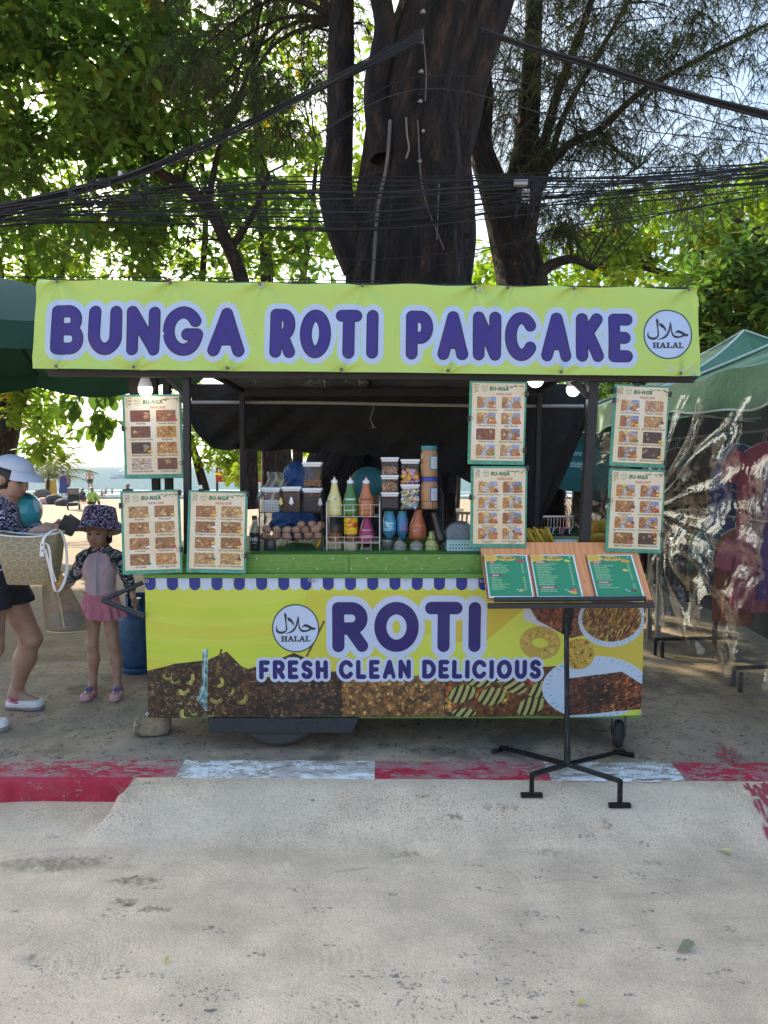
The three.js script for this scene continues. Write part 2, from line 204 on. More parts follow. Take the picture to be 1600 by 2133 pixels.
// beach and sea
const beachY = (z, x = 0) => { const t = -z; return (t < 26 ? lerp(-.06, -.56, sstep(1.2, 26, t)) : lerp(-.56, -.82, sstep(26, 52, t))) + .05 * (fbm(x * .9, z * .9, 3, 0, 71) - .5) * sstep(1.5, 4, t) * sstep(47, 40, t) + .035 * (fbm(x * 3.3, z * 3.3, 2, 0, 72) - .5) * sstep(26, 18, t); };
const sandMap = dataTex(1024, 1024, (u, v) => { const k = .93 + .16 * (fbm(u * 6, v * 6, 4, 6, 81) - .5) + .16 * (fbm(u * 60, v * 60, 3, 60, 82) - .5) + .06 * (hsh(u * 1024 | 0, v * 1024 | 0, 84) - .5); const lf = fbm(u * 130, v * 130, 2, 130, 83); let c = [.60 * k, .51 * k, .41 * k]; if (lf > .79) c = [.42, .35, .26]; return c; });
{
  const xs = [], zs = [];
  for (let s = .07, x = 0; x < 1500; s *= 1.04) { xs.push(x); if (x) xs.unshift(-x); x += s; }
  for (let s = .06, z = -1.0; z > -56; s *= 1.022) { zs.push(z); z -= s; }
  const nu = xs.length - 1, nv = zs.length - 1;
  struct('beach', sheet((u, v) => { const x = xs[Math.round(u * nu)], z = zs[Math.round(v * nv)]; return V(x, beachY(z, x) - (z > -2.2 && x > -.6 ? .1 : 0) - (x > 0 ? .08 * sstep(-6, -4, z) : 0), z); }, nu, nv, (u, v, p) => [p.x / 3, p.z / 3]), M([1, 1, 1], .95, { map: sandMap, bumpMap: rep(speck, 4), bumpScale: .004 }));
}
const wave = dataTex(512, 512, (u, v) => .5 * fbm(u * 10 + .6 * fbm(u * 6, v * 6, 2, 6, 93), v * 10, 4, 10, 91) + .5 * fbm(u * 30, v * 30, 3, 30, 92), false);
{
  const zs = [-45.5]; for (let s = .5, z = -45.5; z > -8000; s *= 1.16) { z -= s; zs.push(z); } const nv = zs.length - 1;
  struct('sea', sheet((u, v) => { const z = zs[Math.round(v * nv)]; return V((u - .5) * (220 + 2.6 * -z), -.70, z); }, 60, nv, (u, v, p) => [p.x / 14, p.z / 9]), MP([.13, .20, .225], 1, { bumpMap: wave, bumpScale: .9, specularIntensity: .04 }));
  reseed(31);
  const foam = []; for (let k = 0; k < 26; k++) { const x = rr(-34, 30), z = rr(-62, -46.2), w = rr(3, 13), ph = rr(0, 9); foam.push(sheet((u, v) => { const t = Math.sin(u * PI); return V(x + (u - .5) * w, -.69 + .05 * t * Math.sin(v * PI), z + .25 * Math.sin(u * 7 + ph) + (v - .5) * (.1 + .5 * t)); }, 14, 4)); }
  const f = obj('wave_foam', merge(foam), M([.72, .74, .74], .8)); f.userData.kind = 'structure';
}
// ---------------------------------------------------------------- lettering: rounded stroke alphabet
const GLYPH = {
  B: ['M0 0V100M0 0H32A24 24 0 0 1 32 48H0M32 48H36A26 26 0 0 1 36 100H0', 62], U: ['M0 0V65A31 35 0 0 0 62 65V0', 62], N: ['M0 100V0L64 100V0', 64], G: ['M74 22A43 50 0 1 0 80 58H50', 80], A: ['M0 100L37 0L74 100M14 70H60', 74],
  R: ['M0 100V0H34A27 27 0 0 1 34 54H0M30 54L62 100', 62], O: ['M43 0A43 50 0 1 0 43.1 0Z', 86], T: ['M0 0H66M33 0V100', 66], I: ['M0 0V100', 0], P: ['M0 100V0H32A28 29 0 0 1 32 58H0', 60], C: ['M74 20A43 50 0 1 0 74 80', 76], K: ['M0 0V100M58 0L4 56M22 38L62 100', 62],
  E: ['M50 0H0V100H50M0 50H42', 50], F: ['M50 0H0V100M0 50H40', 50], S: ['M54 14C46 3 38 0 28 0C-6 0 -6 44 27 49C64 55 62 100 27 100C14 100 5 95 0 86', 56], H: ['M0 0V100M62 0V100M0 50H62', 62], L: ['M0 0V100H46', 46], D: ['M0 0V100H26A48 50 0 0 0 26 0Z', 72],
};
function strokeText(g, text, x0, x1, y, h, passes, sw = 31, gap = 50, space = 66) { // centre lines fill x0..x1, height h
  let w = 0, fix = -gap; for (const c of text) if (c === ' ') fix += space; else { w += GLYPH[c][1]; fix += gap; }
  const s = h / 100, fx = ((x1 - x0) / s - fix) / w;
  for (const [extra, col] of passes) {
    g.save(); g.translate(x0, y); g.scale(s, s); g.lineJoin = g.lineCap = 'round'; g.strokeStyle = col; g.lineWidth = sw + extra;
    let x = 0; for (const c of text) { if (c === ' ') { x += space; continue; } const p = new Path2D(); p.addPath(new Path2D(GLYPH[c][0]), new DOMMatrix([fx, 0, 0, 1, x, 0])); g.stroke(p); x += GLYPH[c][1] * fx + gap; }
    g.restore();
  }
}
function halal(g, cx, cy, r, bg = '#c4d7f2') {
  g.fillStyle = bg; g.strokeStyle = '#1c3038'; g.lineWidth = r * .05; g.beginPath(); g.arc(cx, cy, r, 0, 7); g.fill(); g.stroke();
  g.save(); g.translate(cx, cy); g.scale(r / 520, r / 520); g.translate(-690, -800); g.fillStyle = '#2b2a36';
  g.fill(new Path2D('M455 450L492 512L486 640C490 720 505 790 500 830C470 890 430 915 380 920C300 925 238 880 240 820C242 780 258 750 280 722C262 770 262 820 300 850C350 880 430 872 462 835C476 780 458 640 428 490Z'));
  g.fill(new Path2D('M505 555C580 560 640 640 650 690L645 770C630 710 590 660 560 652C530 640 508 620 505 590Z'));
  g.fill(new Path2D('M745 520L768 592C770 690 770 780 830 830C900 850 960 845 1000 812C960 780 920 765 880 768C855 772 845 785 832 805C840 740 880 712 915 712C980 715 1040 765 1080 785L1148 786L1120 838L1040 838C980 870 920 888 860 886C790 880 760 830 750 740L742 660C730 760 690 850 610 890C560 912 500 920 450 914C540 895 620 850 670 770C705 700 722 600 745 520Z'));
  g.restore(); g.fillStyle = '#2b2a36'; g.font = `bold ${r * .30}px serif`; g.textAlign = 'center'; g.save(); g.translate(cx, cy + r * .56); g.scale(1.18, 1); g.fillText('HALAL', 0, 0); g.strokeStyle = '#2b2a36'; g.lineWidth = r * .018; g.strokeText('HALAL', 0, 0); g.restore();
}
const signMap = canvasTex(2048, 272, (g, W, H) => {
  g.fillStyle = '#c6e06a'; g.fillRect(0, 0, W, H); reseed(9);
  const X = (px) => (px - 72) / (1456 - 72) * W;
  const passes = [[36, '#c2d5f0'], [6, '#2c1c3c'], [0, '#3b2583']];
  const yy = 88; [['BUNGA', 120, 494], ['ROTI', 571, 772], ['PANCAKE', 854, 1304]].forEach(([t, a, b], i) => strokeText(g, t, X(a), X(b), 100 + [-1, 1, 2][i], 112, passes, 27, 45));
  halal(g, X(1391), 145, 74);
  for (let i = 0; i < 90; i++) { g.fillStyle = `rgba(70,70,50,${rr(.1, .5)})`; g.beginPath(); g.arc(rr(0, W), rr(0, H), rr(.4, 1.5), 0, 7); g.fill(); }
  for (let i = 0; i < 40; i++) { g.fillStyle = `rgba(205,215,225,${rr(.05, .3)})`; g.beginPath(); g.ellipse(X(1420) + rr(-50, 30), 250 + rr(-10, 10), rr(3, 16), rr(1, 4), rr(-.2, .2), 0, 7); g.fill(); }
  g.fillStyle = '#e8e8e8'; for (const [a, b] of [[166, 195], [392, 158], [590, 60]]) g.fillRect(a, b, 3, 8);
});
// procedural food prints
const F = {
  slab(g, pts, base, hi, n, seed) { g.save(); g.beginPath(); pts.forEach((p, i) => i ? g.lineTo(...p) : g.moveTo(...p)); g.closePath(); g.fillStyle = base; g.fill(); g.clip(); const xs = pts.map((p) => p[0]), ys = pts.map((p) => p[1]), x0 = Math.min(...xs), x1 = Math.max(...xs), y0 = Math.min(...ys), y1 = Math.max(...ys); reseed(seed);
    for (let i = 0; i < n * 3; i++) { g.fillStyle = rnd() < .5 ? 'rgba(20,10,4,.16)' : 'rgba(150,100,60,.10)'; g.beginPath(); g.ellipse(rr(x0, x1), rr(y0, y1), rr(3, 22), rr(2, 8), rr(-1, 1), 0, 7); g.fill(); }
    g.lineCap = 'round'; for (let i = 0; i < n; i++) { g.strokeStyle = hi; g.lineWidth = rr(.7, 2.2); const x = rr(x0, x1), y = rr(y0, y1); g.beginPath(); g.moveTo(x, y); g.quadraticCurveTo(x + rr(-6, 6), y + rr(-5, 5), x + rr(-9, 9), y + rr(-6, 6)); g.stroke(); }
    g.strokeStyle = 'rgba(25,12,5,.6)'; g.lineWidth = 3; g.beginPath(); pts.forEach((p, i) => i ? g.lineTo(...p) : g.moveTo(...p)); g.closePath(); g.stroke(); g.restore(); },
  cashew(g, x, y, s, a, col) { g.save(); g.translate(x, y); g.rotate(a); g.lineCap = 'round'; g.strokeStyle = 'rgba(40,30,10,.8)'; g.lineWidth = s * .62; g.beginPath(); g.arc(0, 0, s * .62, .3, 2.7); g.stroke(); g.strokeStyle = col; g.lineWidth = s * .5; g.beginPath(); g.arc(0, 0, s * .62, .3, 2.7); g.stroke(); g.strokeStyle = 'rgba(240,235,170,.55)'; g.lineWidth = s * .12; g.beginPath(); g.arc(0, 0, s * .5, .6, 2.2); g.stroke(); g.restore(); },
  drizzle(g, x0, x1, y0, y1, n, cols, ang, seed) { reseed(seed); g.lineCap = 'round'; for (let i = 0; i < n; i++) { const x = rr(x0, x1), y = rr(y0, y1), l = rr(6, 30); g.strokeStyle = cols[rnd() * cols.length | 0]; g.lineWidth = rr(1, 4.2); g.beginPath(); g.moveTo(x, y); g.quadraticCurveTo(x + Math.cos(ang) * l * .5 + rr(-4, 4), y + Math.sin(ang) * l * .5 + rr(-4, 4), x + Math.cos(ang) * l, y + Math.sin(ang) * l); g.stroke(); } },
  blob(g, x, y, rx, ry, col, cols, n, seed) { g.save(); g.beginPath(); g.ellipse(x, y, rx, ry, 0, 0, 7); g.fillStyle = col; g.fill(); g.clip(); reseed(seed); for (let i = 0; i < n; i++) { g.fillStyle = cols[rnd() * cols.length | 0]; g.beginPath(); g.ellipse(x + rr(-rx, rx), y + rr(-ry, ry), rr(1, rx * .16), rr(1, ry * .1), rr(-1, 1), 0, 7); g.fill(); } g.restore(); },
};
// uneven printed texture of a food photograph over an area, leaving plain yellow print alone
function speckle(g, x0, y0, w, h, seed, sc, amt, skip) {
  const im = g.getImageData(x0, y0, w, h), d = im.data;
  for (let y = 0; y < h; y++) for (let x = 0; x < w; x++) { const o = (y * w + x) * 4, R = d[o], G = d[o + 1], B = d[o + 2]; if (skip && R > 165 && G > 165) continue; const n = fbm(x / sc + .8 * fbm(x / sc / 2, y / sc / 2, 2, 0, seed + 3), y / sc, 4, 0, seed), m = 1 - amt * .5 + amt * 1.6 * (n - .20), hi = Math.max(0, n - .70) * 420 * amt; d[o] = R * m + hi; d[o + 1] = G * m + hi * .92; d[o + 2] = B * m + hi * .75; }
  g.putImageData(im, x0, y0);
}
const bannerMap = canvasTex(2048, 560, (g, W, H) => {
  const X = (px) => (px - 302) / (1343 - 302) * W, Y = (py) => (py - 1204) / (1492 - 1204) * H, S = W / 1041;
  g.fillStyle = '#dce450'; g.fillRect(0, 0, W, H);
  const band = (pts, col) => { g.fillStyle = col; g.beginPath(); pts.forEach(([x, y], i) => i ? g.lineTo(X(x), Y(y)) : g.moveTo(X(x), Y(y))); g.fill(); };
  for (let k = 0; k < 5; k++) { g.strokeStyle = k % 2 ? 'rgba(222,214,62,.55)' : 'rgba(206,226,60,.6)'; g.lineWidth = 26 * S; g.beginPath(); g.moveTo(X(300), Y(1262 + k * 40)); g.quadraticCurveTo(X(470), Y(1300 + k * 38), X(720), Y(1240 + k * 44)); g.stroke(); }
  band([[1000, 1260], [1100, 1260], [1012, 1336], [900, 1336]], '#d9c23c'); band([[640, 1230], [1000, 1230], [1000, 1280], [690, 1400], [600, 1380]], 'rgba(218,200,60,.55)'); band([[1200, 1340], [1345, 1260], [1345, 1420], [1230, 1380]], '#dcc544');
  // chocolate and cashew dish
  const pg = (l) => l.map(([x, y]) => [X(x), Y(y)]);
  F.slab(g, pg([[302, 1395], [345, 1385], [360, 1380], [430, 1372], [470, 1355], [500, 1385], [535, 1400], [540, 1492], [302, 1492]]), '#45301c', 'rgba(226,220,190,.75)', 260, 1);
  F.slab(g, pg([[335, 1445], [420, 1440], [450, 1492], [330, 1492]]), '#4d351f', 'rgba(235,230,205,.8)', 120, 2); F.slab(g, pg([[470, 1405], [535, 1385], [560, 1440], [500, 1460]]), '#48301d', 'rgba(226,220,190,.5)', 60, 3); F.slab(g, pg([[440, 1462], [540, 1455], [545, 1492], [430, 1492]]), '#3f2a18', 'rgba(226,220,190,.5)', 60, 4);
  [[360, 1412, 15, .2, '#8d8340'], [388, 1410, 16, -.9, '#a79a4c'], [378, 1432, 16, .1, '#9a8c45'], [345, 1405, 12, .5, '#86783c'], [446, 1450, 17, 0, '#8b7d40'], [498, 1450, 18, -.7, '#837339'], [475, 1436, 13, -.8, '#8b7d40'], [384, 1484, 18, .9, '#b5ac50'], [432, 1485, 14, -.4, '#7a6c38'], [398, 1478, 14, .2, '#94883f'], [452, 1418, 14, -1.1, '#a9a048']].forEach(([x, y, s, a, c]) => F.cashew(g, X(x), Y(y), s * S, a, c));
  g.fillStyle = '#7fa6a0'; g.beginPath(); g.moveTo(X(420), Y(1350)); g.lineTo(X(431), Y(1350)); g.lineTo(X(429), Y(1430)); g.lineTo(X(425), Y(1480)); g.lineTo(X(404), Y(1455)); g.lineTo(X(416), Y(1425)); g.fill(); g.strokeStyle = '#c2d8d4'; g.lineWidth = 4; g.beginPath(); g.moveTo(X(425), Y(1352)); g.lineTo(X(421), Y(1425)); g.lineTo(X(410), Y(1455)); g.stroke();
  g.strokeStyle = '#6d5226'; g.lineWidth = 9; for (const [a, b, c, d] of [[459, 1350, 443, 1420], [675, 1292, 637, 1366]]) { g.beginPath(); g.moveTo(X(a), Y(b)); g.lineTo(X(c), Y(d)); g.stroke(); }
  F.slab(g, pg([[533, 1410], [720, 1395], [712, 1492], [533, 1492]]), '#2e2014', 'rgba(215,205,170,.5)', 110, 5);
  for (const q of [[[536, 1430], [585, 1412], [610, 1450], [545, 1478]], [[590, 1420], [640, 1408], [650, 1440], [612, 1452]], [[605, 1470], [660, 1448], [690, 1470], [650, 1492], [600, 1492]], [[650, 1420], [705, 1410], [700, 1445], [668, 1455]], [[560, 1480], [590, 1462], [600, 1492], [560, 1492]], [[576, 1372], [610, 1358], [640, 1370], [630, 1385], [578, 1388]]]) F.slab(g, pg(q), '#4b3120', 'rgba(220,210,180,.7)', 40, 6 + q[0][0]);
  // three more dishes along the bottom
  F.slab(g, pg([[710, 1410], [940, 1405], [930, 1492], [710, 1492]]), '#8a5f34', 'rgba(225,205,120,.35)', 60, 41); reseed(42); for (let i = 0; i < 70; i++) { g.fillStyle = `rgba(216,200,96,${rr(.3, .85)})`; g.beginPath(); g.ellipse(X(rr(714, 930)), Y(rr(1412, 1488)), rr(2, 9), rr(2, 7), rr(0, 3), 0, 7); g.fill(); } for (let i = 0; i < 14; i++) { g.strokeStyle = 'rgba(60,32,14,.6)'; g.lineWidth = rr(2, 5); g.beginPath(); const x = X(rr(714, 920)), y = Y(rr(1415, 1488)); g.moveTo(x, y); g.lineTo(x + rr(-60, 60), y + rr(-30, 40)); g.stroke(); }
  F.slab(g, pg([[928, 1402], [1185, 1385], [1185, 1492], [928, 1492]]), '#6a3d1c', 'rgba(240,190,90,.7)', 90, 43); reseed(44); for (let i = 0; i < 30; i++) { g.fillStyle = ['rgba(196,106,44,.7)', 'rgba(222,170,70,.7)', 'rgba(150,50,24,.6)'][i % 3]; g.beginPath(); g.ellipse(X(rr(935, 1180)), Y(rr(1405, 1488)), rr(10, 30), rr(8, 18), rr(0, 3), 0, 7); g.fill(); }
  for (const [x, y, rx, ry, a] of [[965, 1445, 30, 18, -.3], [1000, 1418, 26, 13, .1], [1028, 1450, 30, 19, -.2], [1075, 1428, 26, 16, .3], [1110, 1470, 31, 19, -.4], [1136, 1434, 34, 17, -.3], [970, 1484, 26, 10, 0], [1040, 1412, 18, 9, .2]]) { g.save(); g.translate(X(x), Y(y)); g.rotate(a); g.beginPath(); g.ellipse(0, 0, rx * S, ry * S, 0, 0, 7); g.fillStyle = '#b9b668'; g.fill(); g.strokeStyle = '#6b6330'; g.lineWidth = 3; g.stroke(); g.clip(); g.strokeStyle = '#2a1a0e'; g.lineWidth = 11; g.rotate(.7); for (let k = -3; k < 4; k++) { g.beginPath(); g.moveTo(k * 26 - 6, -70); g.quadraticCurveTo(k * 26 + 8, 0, k * 26 - 4, 70); g.stroke(); } g.restore(); }
  // plates on the right
  const plate = (x, y, rx, ry) => { g.fillStyle = '#c9dcec'; g.beginPath(); g.ellipse(X(x), Y(y), rx * S, ry * S, 0, 0, 7); g.fill(); g.strokeStyle = 'rgba(120,150,180,.5)'; g.lineWidth = 3; for (let k = 0; k < 46; k++) { const a = k / 46 * 2 * PI; g.beginPath(); g.moveTo(X(x) + Math.cos(a) * rx * S * .84, Y(y) + Math.sin(a) * ry * S * .84); g.lineTo(X(x) + Math.cos(a) * rx * S * .97, Y(y) + Math.sin(a) * ry * S * .97); g.stroke(); } };
  band([[1092, 1262], [1200, 1262], [1180, 1320], [1092, 1290]], '#d7dce8'); F.slab(g, pg([[1104, 1264], [1220, 1262], [1232, 1318], [1190, 1328], [1120, 1290]]), '#8a4a2c', 'rgba(60,24,10,.5)', 120, 51);
  plate(1276, 1290, 70, 56); g.save(); g.beginPath(); g.ellipse(X(1276), Y(1288), 62 * S, 47 * S, 0, 0, 7); g.clip(); g.fillStyle = '#8a5a26'; g.fillRect(X(1212), Y(1240), 140 * S, 100 * S); F.drizzle(g, X(1212), X(1340), Y(1250), Y(1335), 420, ['#3a2010', '#3a2010', '#c9b04e', '#d8c65e', '#7c3c1c'], 2, 52); g.restore();
  plate(1245, 1432, 112, 66); g.save(); g.beginPath(); g.moveTo(X(1183), Y(1413)); g.lineTo(X(1300), Y(1398)); g.lineTo(X(1343), Y(1425)); g.lineTo(X(1343), Y(1478)); g.lineTo(X(1183), Y(1490)); g.closePath(); g.clip(); g.fillStyle = '#5a2f1c'; g.fillRect(X(1180), Y(1390), 180 * S, 110 * S); F.drizzle(g, X(1183), X(1262), Y(1400), Y(1490), 300, ['#3d2013', '#6b3d28', '#7d4c34', '#2a140c'], -.4, 53); F.drizzle(g, X(1255), X(1345), Y(1395), Y(1490), 300, ['#8a3c20', '#a3582c', '#7a3a1e', '#c08a48'], -.4, 54); F.drizzle(g, X(1225), X(1275), Y(1405), Y(1470), 200, ['#17110f', '#221a18', '#3a2c28'], -.6, 55); g.restore();
  g.strokeStyle = '#c9a84a'; g.lineWidth = 25 * S; g.beginPath(); g.ellipse(X(1127), Y(1338), 30 * S, 22 * S, .1, 0, 7); g.stroke(); reseed(56); for (let i = 0; i < 90; i++) { const a = rr(0, 6.3); g.fillStyle = rnd() < .5 ? 'rgba(240,228,140,.4)' : 'rgba(150,100,30,.28)'; g.beginPath(); g.ellipse(X(1127) + Math.cos(a) * rr(22, 40) * S, Y(1338) + Math.sin(a) * rr(15, 31) * S, rr(2, 10), rr(1, 5), a, 0, 7); g.fill(); }
  F.blob(g, X(1208), Y(1361), 33 * S, 32 * S, '#c9a945', ['rgba(150,86,22,.35)', 'rgba(235,215,120,.4)', 'rgba(170,110,30,.4)'], 160, 57);
  speckle(g, 0, Math.round(Y(1350)), W, H - Math.round(Y(1350)), 91, 13, 1.0, true); speckle(g, Math.round(X(1085)), Math.round(Y(1258)), Math.round(W - X(1085)), Math.round(Y(1350) - Y(1258)), 92, 10, .8, true);
  // awning scallops
  for (let k = 0; k < 45; k++) { const x = X(302) + k * 23.15 * S, w = 23.15 * S; g.fillStyle = k % 2 ? '#d5e2f5' : '#1c2f92'; g.beginPath(); g.moveTo(x, 0); g.lineTo(x + w, 0); g.lineTo(x + w, 13 * S); g.arc(x + w / 2, 13 * S, w / 2, 0, PI); g.lineTo(x, 0); g.fill(); }
  halal(g, X(615), Y(1307), 48 * S, '#cfdef4');
  const ps = [[36, '#cfdcf2'], [3, '#1a1440'], [0, '#20156e']];
  strokeText(g, 'ROTI', X(704), X(990), Y(1266), Y(1344) - Y(1266), ps, 30, 50);
  strokeText(g, 'FRESH CLEAN DELICIOUS', X(542), X(1126), Y(1378), Y(1408) - Y(1378), [[44, '#cfdcf2'], [3, '#1a1440'], [0, '#20156e']], 29, 52, 60);
});
// menu sheets
const roti = (g, x, y, w, h, kind, seed) => { // one printed picture
  reseed(seed * 31 + 7); g.save(); g.beginPath(); g.roundRect(x, y, w, h, 6); g.clip(); const hue = rnd();
  const base = { roti: '#b07a3e', cheese: '#7d93c8', dark: '#4a2420', choc: '#2e1f1a', red: '#5c1f22', gold: '#d9a54a', spot: '#c9bdae', nut: '#7a3e22', swirl: '#b48a7a' }[kind]; g.fillStyle = base; g.fillRect(x, y, w, h);
  if (kind === 'roti') { for (let i = -2; i < 5; i++) { g.strokeStyle = 'rgba(92,52,18,.75)'; g.lineWidth = 3; g.beginPath(); g.moveTo(x + i * w * .3, y + h); g.quadraticCurveTo(x + i * w * .3 + w * .2, y + h * .4, x + i * w * .3 + w * .55, y); g.stroke(); g.beginPath(); g.moveTo(x + i * w * .3 - w * .1, y); g.lineTo(x + i * w * .3 + w * .4, y + h); g.stroke(); } for (let i = 0; i < 40; i++) { g.fillStyle = rnd() < .5 ? 'rgba(214,164,92,.35)' : 'rgba(110,64,24,.25)'; g.beginPath(); g.ellipse(x + rr(0, w), y + rr(0, h), rr(2, 9), rr(1, 5), rr(0, 3), 0, 7); g.fill(); } }
  else if (kind === 'cheese') { g.fillStyle = '#a8652c'; g.beginPath(); g.ellipse(x + w * .16, y + h * .5, w * .22, h * .55, .3, 0, 7); g.fill(); g.beginPath(); g.ellipse(x + w * .8, y + h * .72, w * .26, h * .38, 0, 0, 7); g.fill(); g.fillStyle = '#d8b06a'; g.beginPath(); g.ellipse(x + w * .42, y + 2, w * .2, h * .22, 0, 0, 7); g.fill(); g.fillStyle = '#a9b0bd'; g.beginPath(); g.moveTo(x + w * .34, y + h * .25); g.lineTo(x + w * .58, y + h * .25); g.lineTo(x + w * .54, y + h); g.lineTo(x + w * .4, y + h); g.fill(); for (let i = 0; i < 34; i++) { g.fillStyle = rnd() < .5 ? 'rgba(226,180,110,.5)' : 'rgba(92,44,14,.4)'; g.beginPath(); g.ellipse(x + (rnd() < .5 ? rr(0, .32) : rr(.6, 1)) * w, y + rr(.2, 1) * h, rr(1, 6), rr(1, 3), .6, 0, 7); g.fill(); } }
  else { for (let i = 0; i < 70; i++) { g.strokeStyle = { spot: i % 2 ? '#3a2a26' : '#d8cdbf', gold: i % 2 ? '#f0cf80' : '#b97c2c', choc: i % 2 ? '#140d0b' : '#5a4038', nut: i % 2 ? '#b98048' : '#47200f', red: i % 3 ? '#7a2c2e' : '#3d1012', dark: i % 2 ? '#6d3a26' : '#2c120d', swirl: i % 2 ? '#d0aa98' : '#8c6252' }[kind] ?? '#333'; g.lineWidth = rr(1.5, 5); const a = x + rr(0, w), b = y + rr(0, h); g.beginPath(); g.moveTo(a, b); g.lineTo(a + rr(-9, 9), b + rr(-7, 7)); g.stroke(); } if (kind === 'swirl' || kind === 'gold') { g.strokeStyle = kind === 'gold' ? '#a86c22' : '#7a5040'; g.lineWidth = 2.5; for (let r = 6; r < w * .4; r += 8) { g.beginPath(); g.ellipse(x + w / 2, y + h / 2, r, r * .7, 0, r, r + 5.3); g.stroke(); } } }
  g.fillStyle = ['rgba(255,190,90,.22)', 'rgba(90,40,10,.20)', 'rgba(250,225,170,.20)', 'rgba(170,90,60,.18)'][hue * 4 | 0]; g.fillRect(x, y, w, h); for (let k = 0; k < 3; k++) { g.fillStyle = ['rgba(235,200,130,.5)', 'rgba(96,52,20,.45)', 'rgba(248,238,215,.45)'][k]; g.beginPath(); g.ellipse(x + rr(.15, .85) * w, y + rr(.2, .8) * h, rr(8, 30), rr(5, 16), rr(-1, 1), 0, 7); g.fill(); }
  g.restore();
};
const garnish = (g, x, y, t) => { const c = { b: '#e6c22e', p: '#e9d05a', m: '#d8932a', c: '#e9ece8', s: '#c22c46', a: '#2f7a3a', e: '#cf5a4a', v: '#4c9c44', t: '#c4262a', n: '#dfc6b4', k: '#5c2420' }[t] ?? '#d8b85a'; g.fillStyle = c; if (t === 'v') { for (let i = 0; i < 9; i++) { g.beginPath(); g.arc(x + rr(-11, 11), y + rr(-10, 10), rr(4, 7), 0, 7); g.fill(); } return; } g.beginPath(); g.ellipse(x, y, 17, 8, -.15, 0, 7); g.fill(); g.fillStyle = 'rgba(255,255,255,.3)'; g.beginPath(); g.ellipse(x - 4, y - 2, 7, 3, -.2, 0, 7); g.fill(); g.fillStyle = c; g.beginPath(); g.ellipse(x + 12, y + 7, 11, 6, .5, 0, 7); g.fill(); };
function menuSheet(items, seed, faded) {
  return canvasTex(420, 590, (g, W, H) => {
    g.fillStyle = '#ead9b4'; g.fillRect(0, 0, W, H); reseed(seed);
    for (let i = 0; i < 14; i++) { g.fillStyle = rnd() < .5 ? 'rgba(238,200,140,.18)' : 'rgba(242,238,225,.25)'; g.beginPath(); g.ellipse(rr(0, W), rr(0, H), rr(60, 160), rr(50, 130), rr(0, 3), 0, 7); g.fill(); }
    g.strokeStyle = 'rgba(190,120,60,.5)'; g.lineWidth = 2; g.beginPath(); g.arc(150, 60, 130, .6, 1.6); g.stroke(); g.beginPath(); g.arc(120, 330, 170, -.3, 1.1); g.stroke();
    g.strokeStyle = g.fillStyle = '#3a4a2a'; for (let i = 0; i < 16; i++) { g.save(); g.translate(18 + (i % 3) * 14 + rr(-3, 3), 14 + (i / 3 | 0) * 12 + rr(-3, 3)); g.rotate(rr(-1, 1)); g.beginPath(); g.ellipse(0, 0, 8, 2, 0, 0, 7); g.fill(); g.restore(); }
    g.lineWidth = 2; g.beginPath(); g.moveTo(265, 14); g.bezierCurveTo(310, 34, 350, 10, 410, 26); g.stroke(); for (let i = 0; i < 12; i++) { g.beginPath(); g.ellipse(rr(268, 410), rr(14, 36), 8, 2.6, rr(-.6, .6), 0, 7); g.fill(); }
    g.strokeStyle = '#4a6a4a'; g.beginPath(); g.arc(98, 42, 25, 0, 7); g.stroke(); g.fillStyle = '#4a6a4a'; g.font = 'bold 13px sans-serif'; g.textAlign = 'center'; g.fillText('HALAL', 98, 38); g.fillText('DUA', 98, 56);
    g.save(); g.translate(136, 56); g.transform(1, 0, -.12, 1, 0, 0); g.textAlign = 'left'; g.font = 'bold 40px sans-serif'; g.fillStyle = '#1f6a3c'; g.fillText('BU-NGA', 0, 0); g.lineWidth = 2.4; g.strokeStyle = '#1f6a3c'; g.strokeText('BU-NGA', 0, 0); g.restore();
    g.save(); g.translate(250, 92); g.transform(1, 0, -.3, 1, 0, 0); g.font = 'bold 28px sans-serif'; g.fillStyle = '#c4502c'; g.fillText('PANCAKE', 0, 0); g.restore();
    items.forEach(([cap, kind, gar], i) => { const x = i % 2 ? 238 : 40, y = 103 + (i >> 1) * 121, w = 152; roti(g, x, y, w, 88, kind, seed + i); speckle(g, x, y, w, 88, seed + i, 7, .55); reseed(seed + 50 + i); [...(gar ?? '')].forEach((t, k) => garnish(g, x + 142 + (k > 1 ? -18 : 0), y + 70 - k * 28, t)); g.fillStyle = '#2c211a'; g.textAlign = 'center'; const ls = cap.split('|'); g.font = `bold ${ls.length > 1 ? 15 : cap.length > 17 ? 16 : 20}px serif`; ls.forEach((l, k) => g.fillText(l, x + w / 2 + 4, y + 107 + k * 13, 190)); });
  });
}
const C8 = (l) => l.map((s) => s.split('/'));
